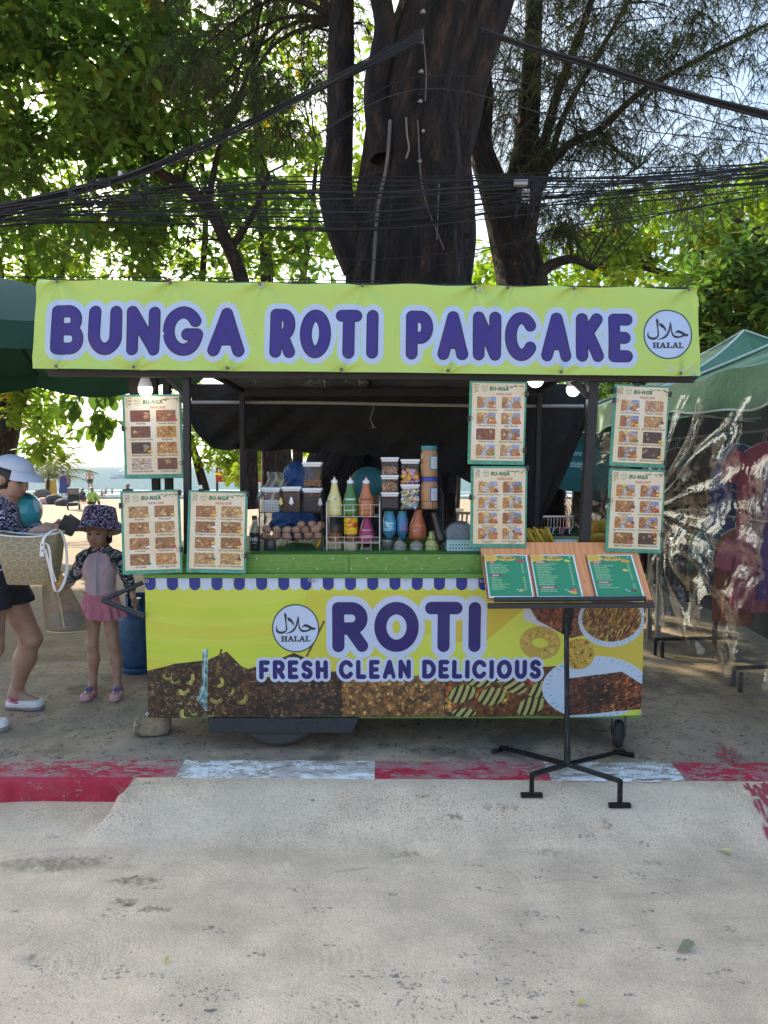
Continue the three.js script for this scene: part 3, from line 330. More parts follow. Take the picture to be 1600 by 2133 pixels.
const MENUS = {
  A: C8(['Nutella/red', 'Peanut Butter/nut/s', 'Sugar-CondensedMilk/dark', 'Original/gold', 'Banana•Nutella/choc/b', 'Mango-caramel/roti/m', 'Almonds-Nutella/spot', 'Cashew-nut/nut']),
  B: C8(['Banana/roti/b', 'Pineapple/roti/p', 'Mango/roti/m', 'Lemon-sugar/roti/n', 'Coconut/roti/c', 'Strawberry/roti/s', 'Avocado/roti/a', 'Gold egg york/roti/e']),
  C: C8(['Banana•Mango/roti/bm', 'Pineapple•Mango/roti/pm', 'Mango•Coconut/roti/mc', 'Banana•Jack Fruit/roti/bm', 'Coconut•Corn/roti/cp', 'Banana•Strawberry/roti/bs', 'Banana•Avocado/roti/ba', 'Banana•Cinnamon/roti/bk']),
  D: C8(['Cheese•Chicken Ham/cheese/n', 'Cheese•Ham/cheese/e', 'Cheese•Prawn/cheese/e', 'Egg•Cheese/cheese/e', 'Cheese•Tuna/nut', 'Cheese•Mushroom/cheese/n', 'Cheese•Spinach/cheese/v', 'Cheese•Tomato•Onion/cheese/t']),
  E: C8(['Cheese•Tuna•Chili Paste/cheese/kn', 'Egg•Cheese•Chicken•|Spinach/cheese/ev', 'Cheese•Tuna•Mushroom/cheese/nn', 'Egg•Cheese•Tuna•|Spinach/cheese/ev', 'Cheese•Tomato|•Mushroom/cheese/tn', 'Cheese•Tomato|•Spinach/cheese/tv', 'Cheese•Prawn|•Tomato/cheese/et', 'Cheese•Chicken Meat|•Tomato/cheese/nt']),
  F: C8(['Coconut•Cheese/cheese/c', 'Butter Cheese/swirl', 'Pineapple•Cheese/cheese/p', 'Red beans•Coconut/roti/ck', 'Avocado•Cheese/cheese/a', 'Banana•Oreo Crunchy/choc/b', 'Mango•Cheese/cheese/m', 'Banana•Ovaltine Crunchy/choc/b']),
  G: C8(['Mixx Onion/cheese/n', 'Cheese•Chicken•Pineapple/cheese/pn', 'Egg•Chili paste•|chicken/roti/nk', 'Cheese•Chicken•Capsicum/cheese/tn', 'Egg•Chili paste•Cheese/cheese/ek', 'Cheese•Chicken•Garlic/cheese/n', 'Egg•Chili paste/roti/ek', 'Masala•Chicken/Veg/roti/t']),
};
// ---------------------------------------------------------------- the food cart
const green = M([.085, .24, .03], .5, { map: rep(grain, 3, 1), bumpMap: rep(blotch, 2), bumpScale: .001 });
const greenPaint = M([.16, .36, .05], .45, { map: rep(grain, 2, .5) });
const cart = thing('food_cart', 'pancake cart with yellow printed banner, green counter and long roof sign', 'food cart', [0, 0, 0]);
const bx0 = P(302, 1205, 0).x, bx1 = P(1343, 1205, 0).x, bTop = P(800, 1204, 0).y, bBot = P(800, 1492, 0).y;
const vinyl = (map) => M([.74, .74, .74], .42, { map, bumpMap: rep(weave, 30, 8), bumpScale: .0002 });
{
  const part = (n, g, m, p = cart) => obj(n, g, m, p);
  const cd = -.95; // body depth
  part('cart_body', [box(bx1 - bx0 - .03, bTop - bBot - .02, .03, (bx0 + bx1) / 2, (bTop + bBot) / 2, -.03), box(.03, bTop - bBot, -cd, bx0 + .02, (bTop + bBot) / 2, cd / 2 - .02), box(.03, bTop - bBot, -cd, bx1 - .02, (bTop + bBot) / 2, cd / 2 - .02), box(bx1 - bx0, .03, -cd, (bx0 + bx1) / 2, bBot + .02, cd / 2 - .02), box(bx1 - bx0 - .02, .02, -cd - .06, (bx0 + bx1) / 2, bTop + .11, cd / 2 - .08)], green);
  const pTop = P(800, 1155, -.03).y;
  for (const [a, b] of [[bx0 + .015, P(727, 1170, -.03).x - .001], [P(727, 1170, -.03).x + .001, bx1 - .015]]) part('counter_panel', rbox(b - a, pTop - bTop - .02, .02, (a + b) / 2, (pTop + bTop) / 2 + .01, -.04, .002), greenPaint);
  part('counter_ledge', rbox(bx1 - bx0 + .01, .022, .07, (bx0 + bx1) / 2, bTop + .012, -.018, .004), greenPaint);
  part('bottom_rail', box(bx1 - bx0, .02, .03, (bx0 + bx1) / 2, bBot - .006, -.03), greenPaint);
  reseed(3); for (let k = 0; k < 22; k++) { const x = lerp(bx0 + .5, bx1 - .1, k / 21) + rr(-.02, .02); part('screw', at(new THREE.CylinderGeometry(.004, .004, .004, 8).rotateX(PI / 2), x, k % 2 ? pTop - .02 : bTop + .045, -.028), MAT.zinc); }
  // printed banner
  const bz = (u, v) => .004 + .004 * Math.sin(u * 9) * Math.sin(v * 3) + .0025 * Math.sin(u * 47 + v * 8) * (1 - v) + .002 * Math.sin(u * 23 - v * 12);
  const ban = part('front_banner', sheet((u, v) => V(lerp(bx0, bx1, u) + (u < .5 ? 1 : -1) * .003 * v, lerp(bTop, bBot - .005 + .008 * u, v) - .003 * Math.sin(u * 30) * (v > .95 ? 1 : 0), bz(u, v)), 160, 40, (u, v) => [u, 1 - v]), vinyl(bannerMap));
  ban.userData.label = 'yellow printed banner with blue scallops and large blue lettering';
  for (const [px, py] of [[307, 1210], [307, 1487], [486, 1206], [645, 1208], [654, 1210], [845, 1207], [1003, 1210], [1335, 1486]]) { const p = P(px, py, .012); part('grommet', new THREE.TorusGeometry(.007, .0025, 6, 14).translate(p.x, p.y, p.z), MAT.zinc, ban); }
  // roof sign
  const c = [P(80, 582, -.02), P(1453, 600, -.05), P(1457, 784, .03), P(70, 768, .06)], q = quad(...c);
  const nails = [[.03, 0], [.20, 0], [.335, 0], [.49, 0], [.66, 0], [.71, 0], [.81, 0], [.985, 0], [.035, 1], [.15, 1], [.29, 1], [.46, 1], [.62, 1], [.79, 1], [.97, 1]];
  const sg = part('roof_sign', sheet((u, v) => { const p = q(u, v); let w = .006 * Math.sin(u * 11 + v * 2); for (const [a, b] of nails) { const du = (u - a) * 3.4, dv = (v - b) * .45, d = Math.hypot(du, dv), an = Math.atan2(dv, du); w += .010 * Math.exp(-d * 5) * (Math.sin(an * 7 + a * 40) - .6 * Math.sin(an * 4)) - .012 * Math.exp(-d * 14); } if (v < .02) p.y -= .008 * Math.pow(Math.sin(u * 28), 2); p.z += w + .012; return p; }, 260, 44, (u, v) => [u, 1 - v]), vinyl(signMap));
  sg.userData.label = 'long lime green sign with purple outlined lettering';
  for (const [u, v] of nails) { const p = q(u, v ? .972 : .028); part('rivet', at(new THREE.SphereGeometry(.0085, 8, 6).scale(1, 1, .5), p.x, p.y, p.z + .014), M([.12, .12, .12], .5, { metalness: .5 }), sg); }
  for (const [px, py] of [[77, 757], [999, 604], [1446, 778], [545, 597]]) { const p = P(px, py, py > 700 ? .06 : -.02); part('grommet', new THREE.TorusGeometry(.009, .003, 6, 14).translate(p.x, p.y, p.z + .006), MAT.zinc, sg); }
  // frame behind the sign
  const zf = -.06; const TL = c[0].clone().setZ(zf - .02), TR = c[1].clone().setZ(zf - .05), BL = c[3].clone().setZ(zf + .04), BR = c[2].clone().setZ(zf + .02);
  BL.y -= .012; BR.y -= .008; BL.x += .04; TL.y -= .0;
  part('sign_frame', [bar(TL, TR, .03), bar(BL, BR, .032), bar(BL, TL, .03), bar(BR, TR, .03), ...[.2, .4, .6, .8].map((t) => bar(BL.clone().lerp(BR, t), TL.clone().lerp(TR, t), .024))], MAT.black);
  // posts
  const post = (pt, pb, w = .036) => part('post', bar(pt, pb, w), MAT.black);
  const top = 2.02; const pl = P(391, 780, -.07), plb = P(391, 1160, -.07), pr = P(1241, 780, -.07), prb = P(1214, 1160, -.07);
  post(V(pl.x, top + .3, -.07), V(plb.x, .9, -.07)); post(V(pr.x, top + .3, -.07), V(prb.x, .9, -.07), .05);
  post(V(pl.x, top, -1.5), V(plb.x, .0, -1.5)); post(V(pr.x + .02, top, -1.5), V(pr.x, 0, -1.5));
  const l1 = P(281, 800, -.2), l2 = P(333, 990, -.3), l3 = P(391 - 14, 990, -.34);
  part('wooden_post', bar(V(l1.x, 2.05, -.2), V(l1.x + .005, 1.62, -.2), .05), MAT.darkWood);
  part('wooden_post', bar(V(P(352, 990, -.25).x, 2.05, -.25), V(P(352, 990, -.25).x, .8, -.25), .04), MAT.darkWood); part('wooden_post', bar(V(P(325, 990, -.25).x, 2.05, -.25), V(P(325, 990, -.25).x, 1.0, -.25), .04), MAT.darkWood);
  const rp = P(1330, 900, -.06); part('wooden_post', bar(V(rp.x, 2.05, -.06), V(rp.x - .02, .3, -.06), .05), MAT.darkWood);
  part('brace', bar(V(pl.x, 1.84, -.07), V(pl.x - .16, 2.02, -.07), .022), MAT.black); part('brace', bar(V(pr.x, 1.82, -.07), V(pr.x - .2, 2.02, -.07), .026), MAT.black); part('brace', bar(V(pr.x, 1.86, -.07), V(pr.x, 2.02, -.35), .026), MAT.black);
  part('roof_frame', [bar(V(pl.x - .5, top + .02, -.07), V(pr.x + .45, top + .02, -.07), .036), bar(V(pl.x, top + .02, -.07), V(pl.x, top + .02, -1.5), .03), bar(V(pr.x, top + .02, -.07), V(pr.x, top + .02, -1.5), .03), bar(V(pl.x, top + .0, -1.5), V(pr.x, top + .0, -1.5), .05), bar(V(-.1, top + .04, -.07), V(-.1, top + .04, -1.5), .03)], MAT.black);
  part('roof_sheet', sheet((u, v) => V(lerp(pl.x - .1, pr.x + .12, u), top + .045 + .05 * (1 - v) - .02 * Math.sin(u * PI * 3) * Math.sin(v * PI) + .012 * Math.sin(u * 40) * Math.sin(v * 9), lerp(-.05, -1.6, v)), 60, 20), M([.16, .165, .17], .75, { bumpMap: rep(crumple, 3), bumpScale: .006 }));
  // tow handle at the left end
  const h0 = P(216, 1250, .05), h1 = P(298, 1213, -.02), h2 = P(300, 1285, .03); part('tow_handle', [tube([h0, h1], .012, 1, 10), tube([h0, h2], .014, 1, 10), ball(.015, h0.x, h0.y, h0.z)], MAT.blackSteel);
  // running gear
  const wy = PG(590, 1562, 0), wx = P(590, 1500, -.25).x, wr = .265;
  const wheel = (x, z, n = part) => { const w = new THREE.Group(); w.name = 'wheel'; w.position.set(x, wr, z); cart.add(w); // sits under the floor, hub hidden
    const prof = []; for (let k = 0; k <= 14; k++) { const a = -PI / 2 + k / 14 * PI; prof.push([wr - .05 + .05 * Math.cos(a) - (k === 0 || k === 14 ? .03 : 0), .075 * Math.sin(a)]); } prof.unshift([wr - .1, -.06]); prof.push([wr - .1, .06]);
    part('tyre', lathe(prof, 64).rotateX(PI / 2), M([.055, .053, .05], .9, { bumpMap: canvasTex(256, 64, (g) => { g.fillStyle = '#fff'; g.fillRect(0, 0, 256, 64); g.fillStyle = '#000'; for (let k = 0; k < 64; k++) g.fillRect(k * 4, 20, 1.5, 24); }, false), bumpScale: .01 }), w);
    part('rim', [at(new THREE.TorusGeometry(wr - .105, .014, 8, 48), 0, 0, .055), at(new THREE.TorusGeometry(wr - .105, .014, 8, 48), 0, 0, -.055), cyl(wr - .11, wr - .11, .02, 0, -.01, 0, 40).rotateX(PI / 2)], M([.07, .12, .24], .45, { metalness: .5 }), w); part('hub', cyl(.035, .04, .09, 0, -.045, 0, 16).rotateX(PI / 2), MAT.blackSteel, w); };
  wheel(wx, -.09); wheel(wx, -.85);
  const f0 = P(440, 1500, -.06), f1 = P(747, 1500, -.06); // mud guard box over the wheel
  { const s = new THREE.Shape(); const a = f0.x, b = f1.x, y1 = bBot - .012, y0 = P(500, 1518, -.05).y; s.moveTo(a, y1); s.lineTo(b + .0, y1); s.lineTo(b - .035, y0); s.lineTo(a + .015, y0); s.closePath(); part('mud_guard', new THREE.ExtrudeGeometry(s, { depth: .02, bevelEnabled: true, bevelSize: .003, bevelThickness: .003, bevelSegments: 1 }).translate(0, 0, -.018), M([.06, .062, .066], .8, { map: rep(speck, 3, 3) })); part('axle', cyl(.02, .02, .8, 0, -.4, 0, 10).rotateX(PI / 2).translate(wx, wr, -.5), MAT.black); }
  const caster = (px, z) => { const g = PG(px, 1563, 0), x = g.x, R = .075, w = new THREE.Group(); w.name = 'caster'; w.position.set(x, 0, z); w.rotation.y = 1.15; cart.add(w);
    part('tyre', at(new THREE.TorusGeometry(R - .024, .024, 10, 28).scale(1, 1, 1.05), 0, R, 0), MAT.rubber, w); part('rim', cyl(R - .035, R - .035, .03, 0, -.015, 0, 20).rotateX(PI / 2).translate(0, R, 0), M([.30, .025, .03], .45), w);
    part('fork', [box(.03, .11, .006, 0, R + .045, .034), box(.03, .11, .006, 0, R + .045, -.034), box(.05, .012, .08, 0, R + .105, 0), cyl(.016, .016, bBot - R - .12 + .02, 0, R + .11, 0)], MAT.blackSteel, w); };
  caster(1293, -.05); caster(1293, -.82);
  part('chassis', [box(bx1 - bx0 - .1, .03, .04, (bx0 + bx1) / 2, bBot - .02, -.12), box(bx1 - bx0 - .1, .03, .04, (bx0 + bx1) / 2, bBot - .02, -.85)], MAT.black);
  part('support_leg', [box(.06, bBot - .02, .06, bx0 + .25, (bBot - .02) / 2, -.5)], MAT.darkWood);
}
// black tarpaulin hung behind, gathered up in two swags
{
  const low = [[396, 880], [410, 908], [436, 933], [520, 937], [600, 938], [700, 944], [800, 955], [860, 966], [930, 985], [985, 1005], [1040, 1060], [1096, 1116], [1112, 1113], [1150, 1040], [1190, 960], [1222, 872], [1236, 812]];
  const lowY = (px) => { for (let i = 1; i < low.length; i++) if (px <= low[i][0]) return lerp(low[i - 1][1], low[i][1], (px - low[i - 1][0]) / (low[i][0] - low[i - 1][0])); return 812; };
  const t = obj('black_tarpaulin', sheet((u, v) => { const px = lerp(396, 1236, u), z = -1.62, a = P(px, 834, z).setY(2.10), b = P(px, Math.max(842, lowY(px)), z), p = a.lerp(b, v); p.z += .05 * Math.sin(u * 13 + v * 2) * v + .03 * Math.sin(u * 31 - v * 5) * v + .02 * Math.sin(u * 70 + v * 14) * v - .1 * v * (1 - u); p.y += .01 * Math.sin(u * 60) * v; return p; }, 160, 24, (u, v) => [u * 6, v * 2]), M([.009, .0095, .0095], .75, { bumpMap: rep(crumple, 1.4), bumpScale: .012 }));
  tag(t, 'black tarpaulin hanging in a swag behind the cart counter', 'tarpaulin');
  const a = P(380, 838, -1.56), b = P(1216, 846, -1.56); tag(obj('roof_pipe', tube([a, a.clone().lerp(b, .3).add(V(0, .006, 0)), a.clone().lerp(b, .7).add(V(0, -.004, 0)), b], .0125, 20, 10), M([.52, .5, .46], .5, { map: rep(grain, 4, 1) })), 'thin whitish pipe across the top of the black tarpaulin', 'pipe');
  reseed(22); const rope = [P(778, 845, -1.53), P(776, 860, -1.52), P(771, 872, -1.52), P(778, 888, -1.52)]; tag(obj('tie_cord', [tube(rope, .0035, 16, 5), ...[0, 1, 2].map((k) => tube([rope[3], P(772 + k * 6, 892, -1.52)], .002, 1, 4))], M([.34, .34, .26], .8)), 'frayed pale cord dangling from the pipe', 'cord');
  const fr = []; for (const [x0, n] of [[640, 3], [660, 6], [680, 4], [735, 3], [750, 6], [530, 2]]) for (let k = 0; k < n; k++) { const x = x0 + rr(-12, 12), z = rr(-.2, -.02), l = rr(8, 30); fr.push(tube([P(x, 778, z), P(x + rr(-6, 6), 778 + l * .6, z), P(x + rr(-16, 16), 778 + l, z)], .0009, 5, 4)); } tag(obj('frayed_threads', fr, M([.3, .3, .28], .7), undefined), 'loose frayed threads hanging below the lime sign', 'thread', null, 'stuff');
}
// ---------------------------------------------------------------- menu boards
const boardGreen = M([.10, .40, .27], .5, { map: rep(grain, 1, 1) }), clipM = M([.02, .02, .022], .35);
function menuBoard(key, [tl, tr, br, bl], z, label, clips, tilt = 0) {
  const A = P(...tl, z), B = P(...tr, z), C = P(...br, z), D = P(...bl, z), ctr = A.clone().add(B).add(C).add(D).multiplyScalar(.25);
  const ux = B.clone().sub(A).add(C.clone().sub(D)).multiplyScalar(.5), uy = A.clone().sub(D).add(B.clone().sub(C)).multiplyScalar(.5), w = ux.length(), h = uy.length(), rot = Math.atan2(-uy.x, uy.y) * .6 + Math.atan2(ux.y, ux.x) * .4;
  const t = thing('menu_board', label, 'menu board', ctr, 'picture menus clipped around the cart'); t.rotation.z = rot; t.rotation.x = tilt;
  obj('backing_board', rbox(w, h, .008, 0, 0, 0, .003), boardGreen, t);
  obj('menu_sheet', sheet((u, v) => V((u - .5) * w * .915 + .002, (.5 - v) * h * .925 + h * .012, .0065 + .0016 * Math.sin(u * 5 + key.charCodeAt(0)) * Math.sin(v * 6)), 10, 12, (u, v) => [u, 1 - v]), MP([.8, .8, .8], .4, { map: menuSheet(MENUS[key], key.charCodeAt(0) * 91), clearcoat: .35, clearcoatRoughness: .25 }), t);
  for (const [cx, cy] of clips) obj('binder_clip', [rbox(Math.abs(cx) > .4 ? .014 : .028, Math.abs(cx) > .4 ? .028 : .014, .02, cx * w, cy * h, .002, .003), tube([[cx * w, cy * h - .006, .013], [cx * w * .86, cy * h - .006, .016], [cx * w * .86, cy * h + .006, .016], [cx * w, cy * h + .006, .013]], .0011, 8, 4)], clipM, t);
  return t;
}
menuBoard('A', [[255, 823], [378, 820], [384, 995], [259, 998]], -.15, 'menu board of sweet spreads directly under the single bulb, above another board', [[-.5, .1], [.5, -.32], [.5, .43]]);
menuBoard('B', [[249, 1024], [373, 1019], [382, 1191], [258, 1198]], .035, 'tilted fruit menu board leaning on the counter beside the standing child', [[-.5, .33], [.5, .46], [.5, -.22]], -.08);
menuBoard('C', [[393, 1021], [515, 1023], [514, 1193], [388, 1193]], .03, 'banana combination menu board leaning on the ledge next to the black bottle', [[-.28, .5], [.5, .47], [.5, -.28]], -.08);
menuBoard('D', [[980, 795], [1099, 793], [1091, 968], [972, 968]], -.01, 'cheese menu board hanging beside the paired bulbs, above another cheese board', [[.5, .35], [-.5, .05], [.5, -.32]]);
menuBoard('E', [[981, 970], [1097, 972], [1098, 1142], [979, 1140]], .0, 'cheese menu board partly behind the wooden menu stand top', [[.5, .48], [-.5, .12]]);
menuBoard('F', [[1280, 800], [1397, 804], [1384, 975], [1268, 971]], .0, 'cheese and chocolate menu board below the round emblem end of the sign', [[.5, .40], [-.5, .30], [.5, -.43], [-.1, .5], [-.5, .42]]);
menuBoard('G', [[1269, 977], [1388, 978], [1376, 1154], [1260, 1149]], .02, 'chicken and egg menu board hanging in front of the clear plastic curtain', [[.5, .46], [-.5, .12], [.5, -.27]]);
// ---------------------------------------------------------------- lamps
function bulb(px, py, z, label, r = .036) {
  const p = P(px, py, z), t = thing('light_bulb', label, 'light bulb', p, 'lit bulbs under the sign'), s = r / .036;
  obj('bulb_globe', lathe([[0, -.047], [.014, -.045], [.027, -.036], [.035, -.02], [.0365, -.004], [.036, .004]].map(([a, b]) => [a * s, b * s]), 24), M([.9, .9, .9], .5, { emissive: new THREE.Color(1, .97, .9), emissiveIntensity: 1.5 }), t);
  obj('bulb_neck', lathe([[.036, .004], [.033, .02], [.024, .045], [.019, .052]].map(([a, b]) => [a * s, b * s]), 24), MAT.white, t);
  obj('lamp_holder', [cyl(.021 * s, .019 * s, .05 * s, 0, .052 * s, 0, 16), tube([[0, .1 * s, 0], [.004, .14, -.02], [.0, .18, -.05]], .004, 8, 5)], MAT.white, t);
  const l = new THREE.PointLight(new THREE.Color(1, .95, .86), .012, 0, 2); l.position.copy(p).add(V(0, -.055 * s, .03)); l.castShadow = true; l.shadow.radius = 1.6; scene.add(l); l.name = numbered('bulb_light');
}
bulb(303, 808, -.085, 'lit white bulb hanging alone above the sweet spread menu board'); bulb(1116, 785, -.12, 'lit white bulb tight under the sign edge beside the cheese menu', .043); bulb(1194, 808, -.25, 'lit white bulb hanging next to the thick black post');
// ---------------------------------------------------------------- trees
const barkMap = dataTex(512, 512, (u, v) => { const w = u * 16 + 1.6 * fbm(u * 6, v * 3, 3, 6, 101), f = fbm(w, v * 5, 4, 16, 102), g = fbm(u * 60, v * 24, 3, 60, 103), k = .12 + 1.25 * Math.pow(f, 1.6) * (.5 + .9 * g), m = sstep(.6, .75, fbm(u * 5, v * 5, 3, 5, 105)) * .3; return [k * .78, k * lerp(.66, .72, m), k * lerp(.56, .52, m)]; });
const barkBump = dataTex(512, 512, (u, v) => { const w = u * 16 + 1.6 * fbm(u * 6, v * 3, 3, 6, 101); return .75 * Math.pow(fbm(w, v * 5, 4, 16, 102), 1.3) + .25 * fbm(u * 60, v * 24, 3, 60, 103); }, false);
const bark = M([.085, .066, .057], .95, { map: rep(barkMap, .55, .75), bumpMap: rep(barkBump, .55, .75), bumpScale: .10 }), barkThin = M([.14, .115, .09], .9, { map: rep(barkMap, 1, 2), bumpMap: rep(barkBump, 1, 2), bumpScale: .015 });
function leafGeo(L, W, curl = .25, fold = .25, tip = .62) { // obovate blade, folded at the midrib, 4 spans
  const pos = [], idx = [], prof = [[0, .03], [.25, .45], [tip, 1], [.86, .72], [1, .06]];
  for (const [t, w] of prof) { const x = t * L, y = -curl * L * t * t, h = w * W / 2; pos.push(x, y + fold * h, -h, x, y, 0, x, y + fold * h, h); }
  for (let i = 0; i < 4; i++) { const o = i * 3; idx.push(o, o + 1, o + 3, o + 1, o + 4, o + 3, o + 1, o + 2, o + 4, o + 2, o + 5, o + 4); }
  const g = new THREE.BufferGeometry(); g.setAttribute('position', new THREE.Float32BufferAttribute(pos, 3)); g.setIndex(idx); g.computeVertexNormals(); return g;
}
function rosette(n, L, W, seed) { reseed(seed); const l = []; for (let k = 0; k < n; k++) { const s = rr(.65, 1.1); l.push(leafGeo(L * s, W * s, rr(.1, .45), rr(.1, .4)).translate(.03, 0, 0).rotateZ(rr(-.7, .55)).rotateY(k * 2.4 + rr(-.4, .4)).translate(rr(-.05, .05), rr(-.09, .05), rr(-.05, .05))); } l.push(tube([[0, -.28, 0], [.02, -.12, .01], [0, 0, 0]], .005, 3, 4)); return merge(l); }
function spray(seed) { // drooping tuft of fine needles on two or three twiglets
  reseed(seed); const pos = [], tw = [];
  for (let q = 0; q < 3; q++) { const a0 = rr(0, 6.3), L = rr(.2, .42), pt = (s) => [Math.cos(a0) * L * .7 * s, .1 + .12 * s - L * s * s * .9, Math.sin(a0) * L * .7 * s]; tw.push(tube([pt(0), pt(.5), pt(1)], .0035, 4, 3));
    for (let k = 0; k < 20; k++) { const [x, y, z] = pt(rr(.15, 1)), a = rr(0, 6.3), b = rr(.15, .9), l = rr(.07, .17), w = .0017, e = [x + Math.cos(a) * b * l, y - l * rr(.35, 1), z + Math.sin(a) * b * l], ox = -Math.sin(a) * w, oz = Math.cos(a) * w; pos.push(x - ox, y, z - oz, x + ox, y, z + oz, ...e); } }
  const g = new THREE.BufferGeometry(); g.setAttribute('position', new THREE.Float32BufferAttribute(pos, 3)); g.computeVertexNormals(); return merge([g, ...tw]); }
const leafMat = MP([.15, .265, .035], .7, { transmission: .55, thickness: 0, specularIntensity: .25 }), leafMatR = MP([.30, .43, .03], .75, { transmission: .62, thickness: 0, specularIntensity: .25 }), needleMat = MP([.07, .085, .035], .9, { transmission: .3, thickness: 0, specularIntensity: .2 });
const ROS = [rosette(8, .21, .115, 11), rosette(7, .23, .12, 12), rosette(9, .19, .105, 13)], SPR = [spray(21), spray(22), spray(23)];
// foliage: twig points clumped inside ellipsoids, each carrying leaf clusters
function crown(parent, geos, mat, blobs, seed, { per = 6, spread = .34, s0 = .8, s1 = 1.2, up = .5, keep, name = 'crown', k0 = 1 } = {}) {
  reseed(seed); const spots = [], dens = (geos === ROS ? .44 : 1.9) * k0;
  for (const [cx, cy, cz, rx, ry, rz, n] of blobs) for (let k = 0; k < n * dens / per; k++) {
    let x, y, z; do { x = rr(-1, 1); y = rr(-1, 1); z = rr(-1, 1); } while (x * x + y * y + z * z > 1);
    const f = Math.pow(Math.hypot(x, y, z), -.35); x *= f; y *= f; z *= f; const X = cx + x * rx, Y = cy + y * ry, Z = cz + z * rz;
    for (let j = 0; j < per; j++) { const p = [X + rr(-1, 1) * spread, Y + rr(-1, 1) * spread * .7, Z + rr(-1, 1) * spread]; if (!keep || keep(...p)) spots.push(p); }
  }
  const g = new THREE.Group(); g.name = name; parent.add(g); g.userData.kind = 'stuff'; const dm = new THREE.Object3D(), col = new THREE.Color();
  geos.forEach((geo, gi) => {
    const mine = spots.filter((_, i) => i % geos.length === gi), im = shade(new THREE.InstancedMesh(geo, mat, mine.length)); im.name = 'foliage'; im.userData.kind = 'stuff';
    mine.forEach((p, i) => { dm.position.set(...p); dm.rotation.set(rr(-1, 1) * up, rr(0, 6.3), rr(-1, 1) * up); dm.scale.setScalar(rr(s0, s1)); dm.updateMatrix(); im.setMatrixAt(i, dm.matrix); const v = rr(.6, 1.4), y = rr(-.16, .14); if (geos === ROS && rnd() < .03) im.setColorAt(i, col.setRGB(1.7 * v, .95 * v, .5 * v)); else im.setColorAt(i, col.setRGB(v * (1 + y), v, v * (1 - y))); });
    g.add(im);
  });
  return spots;
}
const W3 = (px, py, z, r) => { const p = P(px, py, z); return [p.x, p.y, p.z, r]; };
const cr = (px, py, z, rpx, rpy, rz, n) => { const p = P(px, py, z), k = ppm(z); return [p.x, p.y, p.z, rpx * k, rpy * k, rz, n]; };
function twigs(parent, from, spots, n, seed, r = .018) { reseed(seed); const l = []; for (let k = 0; k < n; k++) { const s = spots[rnd() * spots.length | 0]; let f = null, best = 1e9; for (let q = 0; q < 14; q++) { const c = from[rnd() * from.length | 0], e = Math.hypot(c[0] - s[0], c[1] - s[1], c[2] - s[2]); if (e < best) { best = e; f = c; } } const m = [lerp(f[0], s[0], .5) + rr(-.3, .3), lerp(f[1], s[1], .5) + rr(0, .5), lerp(f[2], s[2], .5) + rr(-.3, .3)]; l.push(limb([[f[0], f[1], f[2], r], [...m, r * .6], [...s, r * .2]], 5, 4)); } if (l.length) obj('branches', merge(l), barkThin, parent); }
const tree = (label, category = 'tree', group) => thing(arguments_name(label), label, category, [0, 0, 0], group);
function arguments_name(l) { return /palm/.test(l) ? 'palm_tree' : /needle|feathery|massive/.test(l) ? 'casuarina_tree' : 'broadleaf_tree'; }
const base = (o, x, z) => { // shift a tree's origin to its foot
  const y = beachY(z, x); o.position.set(x, y, z); for (const c of o.children) c.position.sub(V(x, y, z)); return o; };

